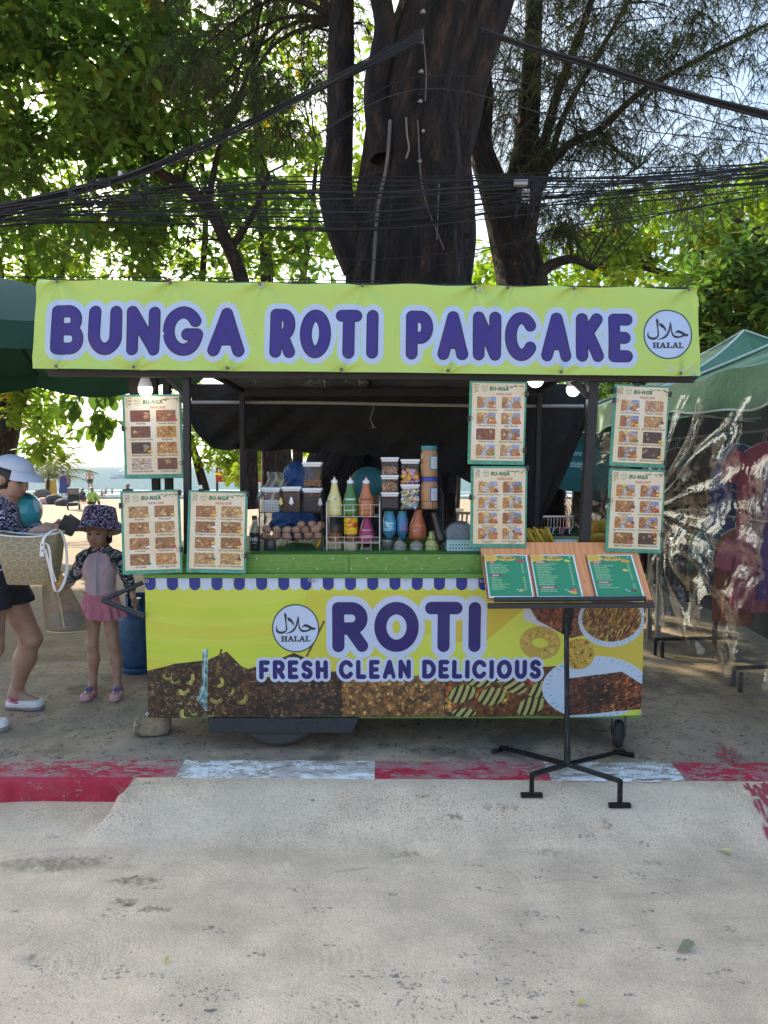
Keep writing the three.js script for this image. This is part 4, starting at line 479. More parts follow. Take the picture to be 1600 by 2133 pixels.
{ // great old trunk behind the cart
  const t = tree('massive dark furrowed old trunk rising straight behind the cart', 'tree', 'shade trees behind the cart'), z = -2.95;
  obj('trunk', limb([W3(762, 1290, z, .86), W3(770, 1130, z, .70), W3(800, 960, z, .63), W3(838, 760, z, .60), W3(856, 590, z, .575), W3(868, 430, z, .515), W3(875, 300, z, .49), W3(904, 150, z, .475), W3(945, 0, z, .475), W3(990, -220, z, .44), W3(1050, -460, z - .3, .36)], 90, 14, .15, 2), bark, t);
  obj('side_stem', limb([W3(752, 560, z + .12, .16), W3(722, 480, z + .1, .17), W3(702, 400, z, .15), W3(708, 300, z, .125), W3(710, 150, z, .118), W3(712, 0, z, .11), W3(722, -200, z, .1), W3(700, -420, z, .08)], 18, 8, .12, 4), bark, t);
  obj('side_stem', limb([W3(800, 330, z + .36, .12), W3(782, 180, z + .34, .105), W3(800, 60, z + .36, .09), W3(782, -60, z + .3, .085), W3(790, -240, z, .07)], 14, 8, .12, 7), bark, t);
  for (const [a, b, c] of [[690, 1080, .10], [640, 1120, .09], [905, 1100, .12], [880, 1130, .1]]) obj('root', limb([W3(lerp(a, 800, .55), 900, z + .45, .13), W3(lerp(a, 800, .2), 1010, z + .5, .14), W3(a, 1200, z + .5, c)], 10, 6, .15, a), bark, t);
  obj('aerial_root', tube([P(813, 250, z + .62), P(806, 340, z + .6), P(788, 430, z + .58), P(778, 560, z + .62), P(772, 640, z + .64)], .014, 24, 8), M([.11, .10, .085], .85), t);
  for (const g of [tube([P(846, 245, z + .56), P(848, 280, z + .56), P(852, 310, z + .56), P(846, 330, z + .56)], .009, 16, 6), tube([P(870, 250, z + .58), P(882, 400, z + .58), P(925, 520, z + .58)], .004, 16, 4), tube([P(915, 380, z + .58), P(910, 500, z + .58)], .004, 4, 4), tube([P(880, 60, z + .58), P(888, 150, z + .58), P(886, 210, z + .58)], .004, 8, 4)]) obj('aerial_root', g, M([.17, .15, .12], .85), t);
  reseed(41); for (let k = 0; k < 7; k++) { const p = P(874 + rr(-8, 10), 30 + k * 62, z + .5); obj('insulator', [cyl(.013, .013, .02, 0, 0, 0, 10).rotateX(PI / 2).translate(p.x, p.y, p.z + .03), box(.045, .01, .02, p.x, p.y + .014, p.z)], M([.26, .25, .23], .6), t); }
  const s = crown(t, SPR, needleMat, [cr(860, -420, -2.4, 420, 150, 1.6, 600), cr(560, 130, -4.0, 190, 150, 1.0, 150), cr(420, 10, -3.6, 160, 90, 1.0, 50), cr(1180, -200, -3.6, 300, 120, 1.1, 140)], 51, { spread: .3, s0: .9, s1: 1.5, up: .25 });
  twigs(t, [W3(880, 20, z, 0), W3(712, 40, z, 0)].map((v) => v.slice(0, 3)), s, 34, 52, .03); base(t, P(780, 1100, z).x, z);
}
{ // forked casuarina to the right
  const t = tree('forked feathery needle-leaved tree standing right of the massive trunk', 'tree', 'shade trees behind the cart'), z = -5.4;
  obj('trunk', limb([W3(1120, 1180, z, .40), W3(1105, 900, z, .34), W3(1098, 700, z, .315), W3(1090, 590, z, .30), W3(1068, 500, z, .285), W3(1052, 430, z, .27)], 28, 8, .1, 3), bark, t);
  const forks = [[[1052, 440, .25], [1022, 370, .17], [1000, 300, .15], [1004, 200, .135], [996, 80, .12], [1010, -120, .1]], [[1062, 440, .2], [1090, 340, .17], [1102, 220, .135], [1110, 80, .11], [1114, -60, .095], [1112, -260, .08]], [[1085, 560, .12], [1110, 450, .075], [1128, 330, .062], [1160, 200, .055], [1212, 60, .045], [1250, -60, .04]], [[1100, 470, .06], [1140, 350, .055], [1188, 300, .05], [1246, 272, .045], [1330, 196, .036], [1440, 132, .03], [1620, 40, .02]], [[1140, 350, .05], [1180, 230, .035], [1260, 90, .028], [1330, -40, .02]], [[1110, 590, .12], [1135, 560, .07], [1190, 540, .05], [1240, 560, .035]], [[1096, 520, .06], [1102, 490, .05], [1112, 430, .04], [1130, 380, .03]], [[1246, 272, .035], [1290, 320, .02], [1330, 350, .012]]];
  forks.forEach((f, i) => obj('limb', limb(f.map(([a, b, r]) => W3(a, b, z + (i > 1 ? .2 : 0), r)), 12, 7, .08, i), i < 2 ? bark : barkThin, t));
  const s = crown(t, SPR, needleMat, [cr(1210, 180, z, 200, 160, 1.4, 250), cr(1090, 110, z - .5, 130, 190, 1.3, 170), cr(1400, 60, z, 190, 90, 1.0, 120), cr(1190, 430, z, 130, 110, 1.0, 150), cr(1370, 290, z, 110, 80, .8, 36), cr(1580, 260, z + .6, 40, 60, .4, 16), cr(1510, 90, z + .6, 120, 110, .8, 56), cr(1440, 390, z, 120, 40, .8, 60)], 61, { spread: .26, s0: .8, s1: 1.4, up: .3 });
  twigs(t, forks.flatMap((f) => f.slice(2).flatMap(([a, b], i, l) => [0, .33, .66].map((q) => { const n = l[Math.min(i + 1, l.length - 1)]; return W3(lerp(a, n[0], q), lerp(b, n[1], q), z + .1, 0).slice(0, 3); }))), s, 70, 62, .010); base(t, P(1120, 1100, z).x, z);
}
// sea-almond trees with big leaves
function almond(label, stems, blobs, seed, foot, { mat = leafMat, nt = 40, opt = {} } = {}) {
  const t = tree(label, 'tree', 'shade trees behind the cart'); stems.forEach((s, i) => obj(i ? 'limb' : 'trunk', limb(s, 12, 7, .08, seed + i), barkThin, t));
  const sp = crown(t, ROS, mat, blobs, seed, opt); twigs(t, stems.flat().map((v) => v.slice(0, 3)).filter((v) => v[1] > 2.4), sp, nt, seed + 1); return base(t, foot[0], foot[1]);
}
{
  let z = -6.2; const lo = (x, y, zz) => y > 2.15 + .0 * x;
  const zf = P(500, 700, z).x;
  const t1 = almond('broadleaf tree with one bent slender trunk left of the massive trunk', [[W3(520, 1060, z, .13), W3(512, 760, z, .115), W3(505, 590, z, .10), W3(470, 500, z, .09), W3(432, 430, z, .08), W3(380, 385, z, .07), W3(315, 345, z, .062), W3(300, 270, z, .058), W3(262, 200, z, .05), W3(238, 140, z, .04), W3(200, 40, z - .3, .03)], [W3(480, 520, z, .06), W3(530, 440, z, .04), W3(560, 360, z, .025)], [W3(262, 200, z, .04), W3(150, 190, z, .025), W3(20, 200, z, .015)], [W3(432, 430, z, .05), W3(460, 300, z, .035), W3(540, 100, z, .03), W3(600, -60, z, .02)]],
    [cr(150, 130, -5.4, 270, 150, 1.3, 1500), cr(420, 250, -6.8, 260, 200, 1.3, 1000), cr(150, 400, -7.0, 260, 130, 1.4, 900), cr(430, 520, -7.2, 260, 110, 1.2, 560), cr(330, -160, -5.6, 420, 170, 1.6, 1100)], 201, [P(520, 1060, z).x, z], { opt: { keep: lo, k0: .85, s0: .65, s1: 1.1 } });
  z = -9.0;
  almond('broadleaf tree with two thin upright trunks behind the bent one', [[W3(560, 1040, z, .14), W3(560, 700, z, .12), W3(556, 560, z, .11), W3(545, 420, z, .10), W3(538, 300, z, .085), W3(530, 120, z, .07), W3(540, -80, z, .05)], [W3(620, 1040, z, .1), W3(625, 640, z, .07), W3(645, 480, z, .05), W3(660, 330, z, .035)], [W3(420, 620, z - .4, .06), W3(428, 420, z - .4, .05), W3(408, 240, z - .4, .04), W3(402, 90, z - .4, .03)]],
    [cr(600, 420, -9.4, 180, 170, 1.5, 800), cr(420, 380, -10, 260, 230, 1.5, 900), cr(640, 120, -9.0, 160, 230, 1.4, 600), cr(130, 330, -10.5, 260, 200, 1.6, 900), cr(160, 540, -10, 230, 90, 1.3, 520)], 221, [P(560, 1040, z).x, z], { mat: leafMatR, opt: { keep: lo, s0: .7, s1: 1.15, k0: .5 } });
  z = -11;
  almond('leaning broadleaf tree with three forked limbs at the beach edge, above the cap', [[W3(-30, 1070, z, .34), W3(0, 960, z, .29), W3(14, 900, z, .26), W3(22, 862, z, .2)], [W3(14, 890, z, .15), W3(6, 830, z, .12), W3(8, 700, z, .1), W3(-10, 500, z, .06)], [W3(20, 875, z, .12), W3(28, 800, z, .09), W3(36, 690, z, .07), W3(60, 560, z, .05)], [W3(24, 870, z, .15), W3(52, 815, z, .11), W3(72, 760, z, .1), W3(120, 600, z, .07), W3(150, 480, z, .05)]],
    [cr(-60, 440, z, 260, 150, 1.6, 520), cr(-60, 60, z - 1, 240, 220, 2, 420), cr(60, 840, z, 70, 62, .9, 150), cr(70, 880, z + 1.5, 55, 50, .6, 80), cr(30, 640, z, 160, 90, 1.2, 300)], 241, [P(-30, 1070, z).x, z], { mat: leafMatR, opt: { s0: 1, s1: 1.4, k0: .7 } });
  z = -8;
  almond('broadleaf tree standing on the sand beyond the woman, its crown over the stall', [[[-9.4, -.2, -6.2, .2], [-9.2, 1.5, -6, .18], [-8.8, 3.6, -6, .14], [-8.2, 5.6, -6, .1]], [[-8.9, 3.4, -6, .09], [-7.4, 4.4, -5.6, .06], [-6.4, 5, -5.2, .03]]],
    [[-8.6, 5.4, -6.0, 2.4, 2.0, 2.2, 2200], [-5.6, 7.2, -4.6, 2.0, .9, 1.5, 600]], 251, [-9.4, -6.2], { opt: { s0: 1, s1: 1.4 } });
  almond('tall dense broadleaf tree on the sand that shades the whole stall', [[[-13.2, -.4, -12.6, .34], [-13, 3, -12.4, .28], [-12.6, 6, -12.2, .2], [-12, 9, -12, .12]], [[-12.8, 4.6, -12.3, .14], [-10.8, 7, -12, .08], [-10, 8.2, -12, .04]]],
    [[-12.2, 8.2, -12.2, 3.3, 3.4, 3.0, 7000]], 257, [-13.2, -12.6], { opt: { s0: 1.5, s1: 2.1, k0: 1.5 } });
  z = -12;
  almond('bright broadleaf tree spreading low behind the green tents', [[W3(1500, 1060, z, .2), W3(1490, 700, z, .17), W3(1470, 560, z, .12), W3(1420, 470, z, .08)], [W3(1490, 640, z, .1), W3(1560, 520, z, .07), W3(1600, 420, z, .05)], [W3(1480, 600, z, .08), W3(1350, 560, z, .06), W3(1200, 545, z, .04)]],
    [cr(1440, 500, z, 220, 90, 1.4, 760), cr(1200, 560, z, 160, 60, 1.2, 420), cr(1580, 460, z, 120, 110, 1.3, 420), cr(1010, 570, z, 50, 60, .8, 100), cr(1330, 440, z + .4, 100, 40, .8, 130)], 261, [P(1500, 1060, z).x, z], { mat: leafMatR, opt: { s0: 1, s1: 1.4 } });
  z = -8.5;
  almond('dense dark broadleaf tree rising between the sign end and the tent peak', [[W3(1640, 1060, z, .18), W3(1640, 760, z, .15), W3(1600, 600, z, .1), W3(1500, 540, z, .06)], [W3(1620, 660, z, .08), W3(1520, 690, z, .05), W3(1440, 720, z, .03)], [W3(1600, 600, z, .07), W3(1590, 500, z, .05), W3(1480, 430, z, .03)]],
    [cr(1520, 660, z, 130, 85, .9, 900), cr(1580, 560, z, 110, 60, .9, 380), cr(1480, 470, z + .4, 40, 50, .4, 60), cr(1270, 830, z - .5, 90, 70, .9, 380), cr(1400, 720, z - .6, 110, 70, .8, 420)], 271, [P(1640, 1060, z).x, z], { opt: { s0: .9, s1: 1.2 } });
  z = -13;
  almond('yellow-green broadleaf tree by the water, seen under the black tarpaulin', [[W3(434, 1040, z, .09), W3(425, 1000, z, .07), W3(395, 905, z, .05), W3(370, 840, z, .03)], [W3(418, 1010, z, .05), W3(400, 940, z, .04), W3(385, 880, z, .03)], [W3(596, 1060, z, .25), W3(588, 960, z, .22), W3(575, 860, z, .18), W3(560, 700, z, .1)]],
    [cr(470, 940, z, 80, 42, .8, 240), cr(560, 930, z - .6, 60, 40, .7, 130), cr(440, 860, z, 90, 60, .8, 160), cr(530, 990, z + 3, 18, 30, .3, 26)], 281, [P(596, 1060, z).x, z], { mat: leafMatR, nt: 16, opt: { s0: .9, s1: 1.3 } });
  // hanging branch whose leaves can be told apart
  const hb = new THREE.Group(); hb.name = 'hanging_branch'; z = -3.6; t1.add(hb); hb.position.copy(t1.position).negate(); reseed(301);
  const br = [[[250, 700], [246, 800], [212, 830], [192, 870], [186, 905]], [[246, 800], [180, 805], [150, 812], [140, 830]], [[205, 850], [224, 868], [240, 872]], [[192, 872], [205, 895], [222, 912]], [[170, 805], [165, 830], [160, 850]]];
  obj('twig', merge(br.map((b) => tube(b.map(([x, y]) => P(x, y, z + rr(-.1, .1))), .006, 12, 5))), barkThin, hb);
  const lg = [0, 1, 2].map((k) => leafGeo(.2, .11, .2 + k * .12, .15 + k * .1)); const lm = [leafMat, leafMatR];
  for (let k = 0; k < 74; k++) { const b = br[k % br.length], f = rr(.1, 1) * (b.length - 1), i = Math.min(b.length - 2, f | 0), p = P(lerp(b[i][0], b[i + 1][0], f - i) + rr(-9, 9), lerp(b[i][1], b[i + 1][1], f - i) + rr(-4, 10), z + rr(-.16, .16)), m = obj('leaf', lg[k % 3], lm[k % 4 === 0 ? 1 : 0], hb); m.position.copy(p); m.rotation.set(rr(-.9, .9), rr(0, 6.3), rr(-1.5, -.2)); m.scale.setScalar(rr(.55, 1.05)); }
}
// palms
function palm(label, foot, top, L, fronds, seed, mat) {
  const t = tree(label, 'tree'); reseed(seed); obj('trunk', limb([[...foot, .17], [lerp(foot[0], top[0], .5), lerp(foot[1], top[1], .5), foot[2], .12], [...top, .1]], 12, 8, .06, 3), barkThin, t);
  for (const [az, el, ll] of fronds) {
    const pos = [], N = 34, l = L * ll, pts = [], dir = V(Math.cos(az), 0, Math.sin(az)), side = V(-Math.sin(az), 0, Math.cos(az));
    for (let i = 0; i <= N; i++) { const s = i / N, h = Math.sin(el) * l * s - .62 * l * s * s * Math.cos(el * .6), d = Math.cos(el * (1 - .35 * s)) * l * s; pts.push(V(top[0] + dir.x * d, top[1] + h, top[2] + dir.z * d)); }
    for (let i = 3; i <= N; i++) for (const sd of [-1, 1]) { const p = pts[i], s = i / N, q = l * .30 * Math.sin(PI * (.12 + .82 * s)) * rr(.8, 1.1), e = p.clone().addScaledVector(side, sd * q * .62).addScaledVector(dir, q * .42).add(V(0, -q * rr(.35, .75), 0)), w = .016 * l / 2.6, m = p.clone().lerp(e, .5).add(V(0, q * .1, 0)); pos.push(p.x, p.y - w, p.z, p.x, p.y + w, p.z, m.x, m.y + w, m.z, p.x, p.y - w, p.z, m.x, m.y + w, m.z, m.x, m.y - w, m.z, m.x, m.y - w, m.z, m.x, m.y + w, m.z, e.x, e.y, e.z); }
    const g = new THREE.BufferGeometry(); g.setAttribute('position', new THREE.Float32BufferAttribute(pos, 3)); g.computeVertexNormals(); obj('frond', merge([g, tube(pts.filter((_, i) => i % 4 === 0 || i === N), .016 * l / 2.6, 16, 5)]), mat, t);
  }
  return base(t, foot[0], foot[2]);
}
{
  const pm = MP([.17, .18, .035], .8, { transmission: .45, thickness: 0, specularIntensity: .3 }), pm2 = MP([.22, .15, .04], .8, { transmission: .45, thickness: 0, specularIntensity: .3 });
  const a = P(97, 1034, -44), b = P(101, 1000, -44); palm('young coconut palm growing on the beach by the waterline', [a.x, beachY(-44), -44], [b.x, b.y, b.z], 3.5, [[.2, 1.0, 1], [-.4, .75, 1], [.8, 1.25, 1.1], [2.6, 1.2, 1], [3.3, .9, .9], [1.6, 1.45, 1.15], [-1.2, 1.3, 1], [4.4, 1.35, 1.05], [.1, 1.35, 1.2], [2.9, .6, .7], [5.6, .55, .8]], 7, pm);
  const c = P(20, 905, -17); palm('coconut palm with drooping golden fronds over the cap', [c.x - 2.4, beachY(-17), -17], [c.x - 1.2, c.y + .42, -17], 2.6, [[.1, .35, .95], [-.5, .3, .9], [.6, .35, .9], [.2, .75, .9], [1.4, .6, .9], [2.6, .5, .9], [3.6, .5, .9], [4.6, .5, .9], [5.4, .8, .9]], 17, pm2);
}
// ---------------------------------------------------------------- overhead cables, each its own thing
{
  const cm = M([.007, .007, .008], .75), cm2 = M([.025, .025, .027], .7), mm = 'overhead cables strung past the trees'; let cnt = 0;
  const cable = (pts, z, r, label) => { const v = pts.map(([x, y, dz = 0]) => P(x, y, z + dz)); tag(obj('overhead_cable', tube(v, r, v.length * 5, 5), cnt++ % 5 === 3 ? cm2 : cm), label, 'cable', mm); };
  reseed(401);
  for (let k = 0; k < 11; k++) { const o = rr(-9, 9), e = rr(-14, 14), z = -1.9 + rr(-.06, .06); cable([[-60, 448 + o * 1.1], [60, 420 + o], [245, 374 + o * .7 + rr(-4, 4)], [420, 305 + o * .8 + rr(-5, 5)], [600, 216 + o + e * .3], [780, 125 + e], [878, 72 + e * 1.2, -.4]], z, rr(.005, .0085), 'black cable in the bundle rising from left to the massive trunk'); }
  for (let k = 0; k < 10; k++) { const o = rr(-7, 7), z = -1.95 + rr(-.06, .06); cable([[1002, 62 + o * .8, -.35], [1100, 98 + o], [1250, 142 + o * 1.3], [1420, 195 + o * 1.2], [1680, 262 + o * 2]], z, rr(.005, .0095), 'black cable in the tight bundle descending right of the massive trunk'); }
  for (let k = 0; k < 26; k++) { const t = k / 25, y0 = lerp(432, 470, rnd()), ym = lerp(372, 475, t) + rr(-5, 5), y1 = lerp(330, 400, rnd()) + 8 * t, z = -1.85 + rr(-.12, .12), sag = rr(-6, 10); cable([[-80, y0 + 12], [90, lerp(y0, ym, .35) - 4 + rr(-3, 3)], [300, lerp(y0, ym, .7) + rr(-6, 6)], [540, ym + sag], [800, ym + sag * 1.2 + rr(-4, 4)], [1060, lerp(ym, y1, .4) + sag + rr(-5, 5)], [1330, lerp(ym, y1, .78) + rr(-8, 8) + 4], [1680, y1 - 12 + rr(-8, 8)]], z, rr(.003, .0062), 'black cable in the wide fan crossing all the trunks'); }
  for (const [a, b, c, d, lab] of [[[690, 260], [845, 165], [1200, 190], [1640, 292], 'single cable from the trunk insulator passing the sky'], [[560, 340], [868, 186], [1210, 255], [1640, 305], 'thin cable sagging below the trunk insulators'], [[-60, 505], [300, 425], [700, 540], [1640, 400], 'lowest thin cable dipping in front of the massive trunk'], [[900, 560], [1150, 480], [1400, 440], [1660, 390], 'slanting cable above the green tents'], [[-60, 578], [120, 577], [600, 582], [1000, 592], 'thin cable just above the lime sign']]) cable([a, b, c, d], -1.8, .0042, lab);
  // slack coils where lines are tied together
  for (const [x, y, s] of [[165, 390, 26], [205, 400, 30], [300, 400, 26], [1120, 400, 20], [1090, 430, 26]]) { const l = []; for (let k = 0; k < 3; k++) { const pts = []; for (let i = 0; i < 9; i++) { const a = i / 8 * 5.6 + rr(0, 6); pts.push(P(x + Math.cos(a) * s * rr(.6, 1.3), y + Math.sin(a) * s * rr(.7, 1.5), -1.78 + rr(-.05, .05))); } l.push(tube(pts, .003, 40, 4)); } tag(obj('cable_coil', l, cm2), x < 600 ? 'loose coil of slack wire hanging from the left cable bundle' : 'tangle of slack wire at the forked trunk', 'cable coil', x < 600 ? 'wire coils on the left bundle' : 'wire tangles at the fork'); }
  for (const [x, y, lab] of [[1085, 380, 'white junction boxes fixed on the forked trunk'], [252, 369, 'grey strap tying the cable bundle together']]) tag(obj(x > 600 ? 'junction_box' : 'cable_strap', x > 600 ? [rbox(.1, .05, .05, ...P(x, y, -1.8).toArray(), .008), rbox(.06, .09, .05, ...P(x + 10, y + 28, -1.8).toArray(), .008)] : [rbox(.03, .08, .05, ...P(x, y, -1.9).toArray(), .006)], M([.45, .45, .43], .5)), lab, x > 600 ? 'junction box' : 'strap');
}
// ---------------------------------------------------------------- racks and wares on the counter
const ZC = -.26, DECK = bTop + .122; // depth of the racks, height of the counter deck
const clear = MP([.93, .94, .94], .08, { transmission: 1, thickness: 0, ior: 1.45, specularIntensity: .6 });
const wires = (l, r) => merge(l.map(([a, b]) => bar(a, b, r * 2, r * 2, r * .6)));
function grid(x0, x1, y0, y1, z, nx, ny, r) { const l = []; for (let i = 0; i <= nx; i++) { const x = lerp(x0, x1, i / nx); l.push([[x, y0, z], [x, y1, z]]); } for (let j = 0; j <= ny; j++) { const y = lerp(y0, y1, j / ny); l.push([[x0, y, z + r], [x1, y, z + r]]); } return wires(l, r); }
function rack(px0, px1, pyTop, shelves, label, mat, r, mesh, depth = .17, dense = 5) {
  const a = P(px0, 1150, ZC + depth / 2), b = P(px1, 1150, ZC + depth / 2), w = b.x - a.x, t = thing('spice_rack', label, 'rack', [(a.x + b.x) / 2, DECK, ZC], 'wire racks on the counter'), H = P(px0, pyTop, ZC).y - DECK, f = depth / 2;
  for (const sx of [-1, 1]) obj('side_frame', [bar([sx * w / 2, 0, f], [sx * w / 2, H, f], r * 3), bar([sx * w / 2, 0, -f], [sx * w / 2, H + .03, -f], r * 3), bar([sx * w / 2, H, f], [sx * w / 2, H + .03, -f], r * 2)], mat, t);
  for (const [py, hp] of shelves) { const y = P(px0, py, ZC + f).y - DECK, h = hp * ppm(ZC); const l = []; for (let k = 0; k <= 10; k++) l.push([[lerp(-w / 2, w / 2, k / 10), y, f], [lerp(-w / 2, w / 2, k / 10), y, -f]]); l.push([[-w / 2, y, f], [w / 2, y, f]], [[-w / 2, y, -f], [w / 2, y, -f]]); obj('shelf', wires(l, r * .8), mat, t); obj('front_guard', grid(-w / 2, w / 2, y, y + h, f + .002, mesh ? Math.round(w / .0145) : dense, mesh ? Math.max(1, Math.round(h / .0145)) : 1, mesh ? .0007 : .0012), mat, t); }
  return { y: (py) => P(px0, py, ZC + f).y };
}
rack(541, 671, 1036, [[1068, 21], [1122, 24], [1151, 12]], 'black mesh rack holding eggs and lidded tubs', MAT.black, .0022, true);
rack(681, 791, 1044, [[1076, 24], [1131, 12], [1151, 22]], 'silver wire rack holding three sauce bottles on top', MAT.wirewhite, .0022, false, .16, 6);
rack(794, 922, 1030, [[1061, 17], [1124, 16], [1151, 12]], 'black thin-wire rack holding peanut butter jars and sweets', MAT.black, .0022, false, .17, 6);
const kk = ppm(ZC + .02);
const itemY = (py) => P(800, py, ZC + .06).y;
// lidded clear tubs with contents
function tub(px0, px1, py0, py1, label, fill, content, contentMat) {
  const w = (px1 - px0) * kk, z = ZC + .01, x = P((px0 + px1) / 2, 1000, z).x, y0 = itemY(py1), h = (py1 - py0) * kk * 1.0, t = thing('storage_tub', label, 'food container', [x, y0, z], 'clear lidded tubs on the racks'), d = w * .95;
  obj('tub_wall', new RoundedBoxGeometry(w * .92, h * .88, d * .92, 2, .008).translate(0, h * .445 + .001, 0), clear, t);
  obj('lid', [new RoundedBoxGeometry(w, h > .11 ? .014 : .012, d, 2, .005).translate(0, h * .9 + .004, 0), new RoundedBoxGeometry(w * .9, .012, d * .9, 2, .005).translate(0, h * .9 - .008, 0)], MAT.white, t);
  if (content === 'powder') obj('powder', sheet((u, v) => { const a = u * 2 - 1, s = w * .425; if (v < .5) { const q = v * 2; const ang = u * 2 * PI, c = Math.cos(ang), sn = Math.sin(ang), m = Math.max(Math.abs(c), Math.abs(sn)); return V(c / m * s * q, h * .88 * fill * (1 - .10 * q * q) + .004 * Math.sin(ang * 3) * q, sn / m * s * q * .97); } const q = (v - .5) * 2, ang = u * 2 * PI, c = Math.cos(ang), sn = Math.sin(ang), m = Math.max(Math.abs(c), Math.abs(sn)); return V(c / m * s, lerp(h * .88 * fill * .9 + .004 * Math.sin(ang * 3), .004, q), sn / m * s * .97); }, 32, 10), contentMat, t);
  else { const l = content(w * .80, h * .88 * fill, d * .80); l.forEach(([geo, m, name]) => { const o = obj(name, geo, m, t); o.userData.kind = 'stuff'; }); }
  return t;
}
const pile = (w, h, d, n, mk, cols, rough, name, seed) => { reseed(seed); const by = cols.map(() => []); for (let k = 0; k < n; k++) { const x = rr(-.5, .5) * w, z = rr(-.5, .5) * d, y = .006 + rnd() * h * (1 - .35 * Math.pow(Math.hypot(x / w, z / d) * 1.3, 2)); by[k % cols.length].push(mk().rotateX(rr(0, 6)).rotateY(rr(0, 6)).rotateZ(rr(0, 6)).translate(x, y, z)); } return by.map((l, i) => [merge(l), M(cols[i], rough), name]); };
tub(546, 586, 1015, 1068, 'small tub half full of white powder', .55, 'powder', M([.72, .72, .70], .9, { bumpMap: rep(speck, 2), bumpScale: .002 }));
tub(588, 629, 1013, 1068, 'tub filled with brown cocoa powder', .9, 'powder', M([.11, .075, .055], .95, { map: rep(grain, 1), bumpMap: rep(speck, 2), bumpScale: .003 }));
tub(631, 672, 1016, 1068, 'tub of dark blue crumbs under the tall tub', .66, 'powder', M([.035, .04, .06], .9, { map: rep(grain, 1), bumpMap: rep(speck, 2), bumpScale: .003 }));
tub(631, 672, 962, 1015, 'tall tub with a layer of brown flakes at its bottom', .28, (w, h, d) => pile(w, h, d, 260, () => new THREE.SphereGeometry(.006, 5, 4).scale(1.5, .7, .8), [[.34, .17, .07], [.24, .11, .05]], .8, 'flakes', 1));
const spr = [[.55, .12, .12], [.7, .6, .5], [.3, .07, .05], [.6, .5, .2]];
tub(793, 831, 953, 990, 'top tub of red and white sprinkles', .5, (w, h, d) => pile(w, h, d, 420, () => new THREE.SphereGeometry(.0038, 4, 3), spr, .6, 'sprinkles', 2));
tub(793, 831, 990, 1026, 'middle tub of sprinkles with a heaped top', .62, (w, h, d) => pile(w, h, d, 480, () => new THREE.SphereGeometry(.0038, 4, 3), spr, .6, 'sprinkles', 3));
tub(793, 831, 1026, 1061, 'lowest tub of dark blue crumbs below the sprinkles', .75, 'powder', M([.05, .055, .09], .9, { map: rep(grain, 1), bumpMap: rep(speck, 2), bumpScale: .003 }));
tub(834, 874, 956, 1008, 'tall tub of round orange and yellow sweets', .62, (w, h, d) => pile(w, h, d, 46, () => new THREE.SphereGeometry(.0135, 9, 7).scale(1, .8, 1), [[.72, .24, .10], [.75, .5, .06], [.7, .3, .3], [.55, .3, .5], [.75, .36, .08]], .5, 'sweets', 4));
tub(834, 874, 1008, 1061, 'tall tub of pastel twisted marshmallows', .93, (w, h, d) => pile(w, h, d, 110, () => new THREE.CapsuleGeometry(.008, .014, 3, 7), [[.72, .4, .46], [.7, .66, .3], [.35, .62, .5], [.45, .55, .7], [.74, .72, .68]], .7, 'marshmallows', 5));
// jars and bottles
const labelTex = (bg, ink, txt, seed, fg2) => canvasTex(128, 160, (g) => { g.fillStyle = bg; g.fillRect(0, 0, 128, 160); reseed(seed); g.fillStyle = fg2 ?? ink; g.globalAlpha = .5; for (let k = 0; k < 7; k++) { g.beginPath(); g.ellipse(rr(0, 128), rr(20, 150), rr(8, 34), rr(6, 22), rr(0, 3), 0, 7); g.fill(); } g.globalAlpha = 1; g.fillStyle = ink; g.font = 'bold 30px serif'; g.textAlign = 'center'; txt.split('|').forEach((s, k) => g.fillText(s, 64, 62 + k * 30, 118)); for (let k = 0; k < 5; k++) g.fillRect(20, 122 + k * 7, rr(40, 88), 2); });
const wrap = (r0, r1, y0, y1, a0, a1, n = 14) => sheet((u, v) => { const a = lerp(a0, a1, u), r = lerp(r1, r0, v); return V(Math.sin(a) * r, lerp(y1, y0, v), Math.cos(a) * r); }, n, 4, (u, v) => [u, 1 - v]);
function vessel(name, px, py0, py1, wpx, label, cat, prof, bodyMat, parts, group, z = ZC + .02, tilt = 0) {
  const h = (py1 - py0) * ppm(z), r = wpx * ppm(z) / 2, p = P(px, py1, z), t = thing(name, label, cat, [p.x, itemY(py1), z], group); if (tilt) t.rotation.z = tilt;
  obj('bottle_body', lathe(prof.map(([a, b]) => [a * r, b * h]), 28), bodyMat, t); for (const [n, g, m] of parts(r, h)) obj(n, g, m, t); return t;
}
const plastic = (c, o = {}) => MP(c, .32, { clearcoat: .3, clearcoatRoughness: .2, ...o });
const SQ = [[0, 0], [.82, 0], [.97, .02], [1, .10], [.97, .28], [.80, .46], [.55, .60], [.42, .72], [.34, .80], [.32, .82]];
const sq = (lab) => (r, h) => [['label', wrap(r * 1.0, r * .84, h * .13, h * .43, -.85, .85), M([.9, .9, .9], .5, { map: lab })], ['screw_cap', [cyl(r * .42, r * .40, h * .075, 0, h * .80, 0), cyl(r * .2, r * .10, h * .06, 0, h * .875, 0)], MAT.white], ['nozzle_tip', cyl(r * .11, r * .07, h * .045, 0, h * .935, 0, 10), M([.45, .04, .05], .4)]];
vessel('sauce_bottle', 697, 990, 1075, 33, 'pale yellow sauce bottle with white cap', 'sauce bottle', SQ, plastic([.66, .58, .22]), sq(labelTex('#e8e4d8', '#2a2320', 'White|Choco', 1, '#3a2c24')), 'squeeze bottles');
vessel('sauce_bottle', 730, 991, 1075, 33, 'dark green sauce bottle with white cap', 'sauce bottle', SQ, plastic([.055, .17, .03]), sq(labelTex('#cfe0e0', '#1d3b44', 'Green|Tea', 2, '#3d7d86')), 'squeeze bottles');
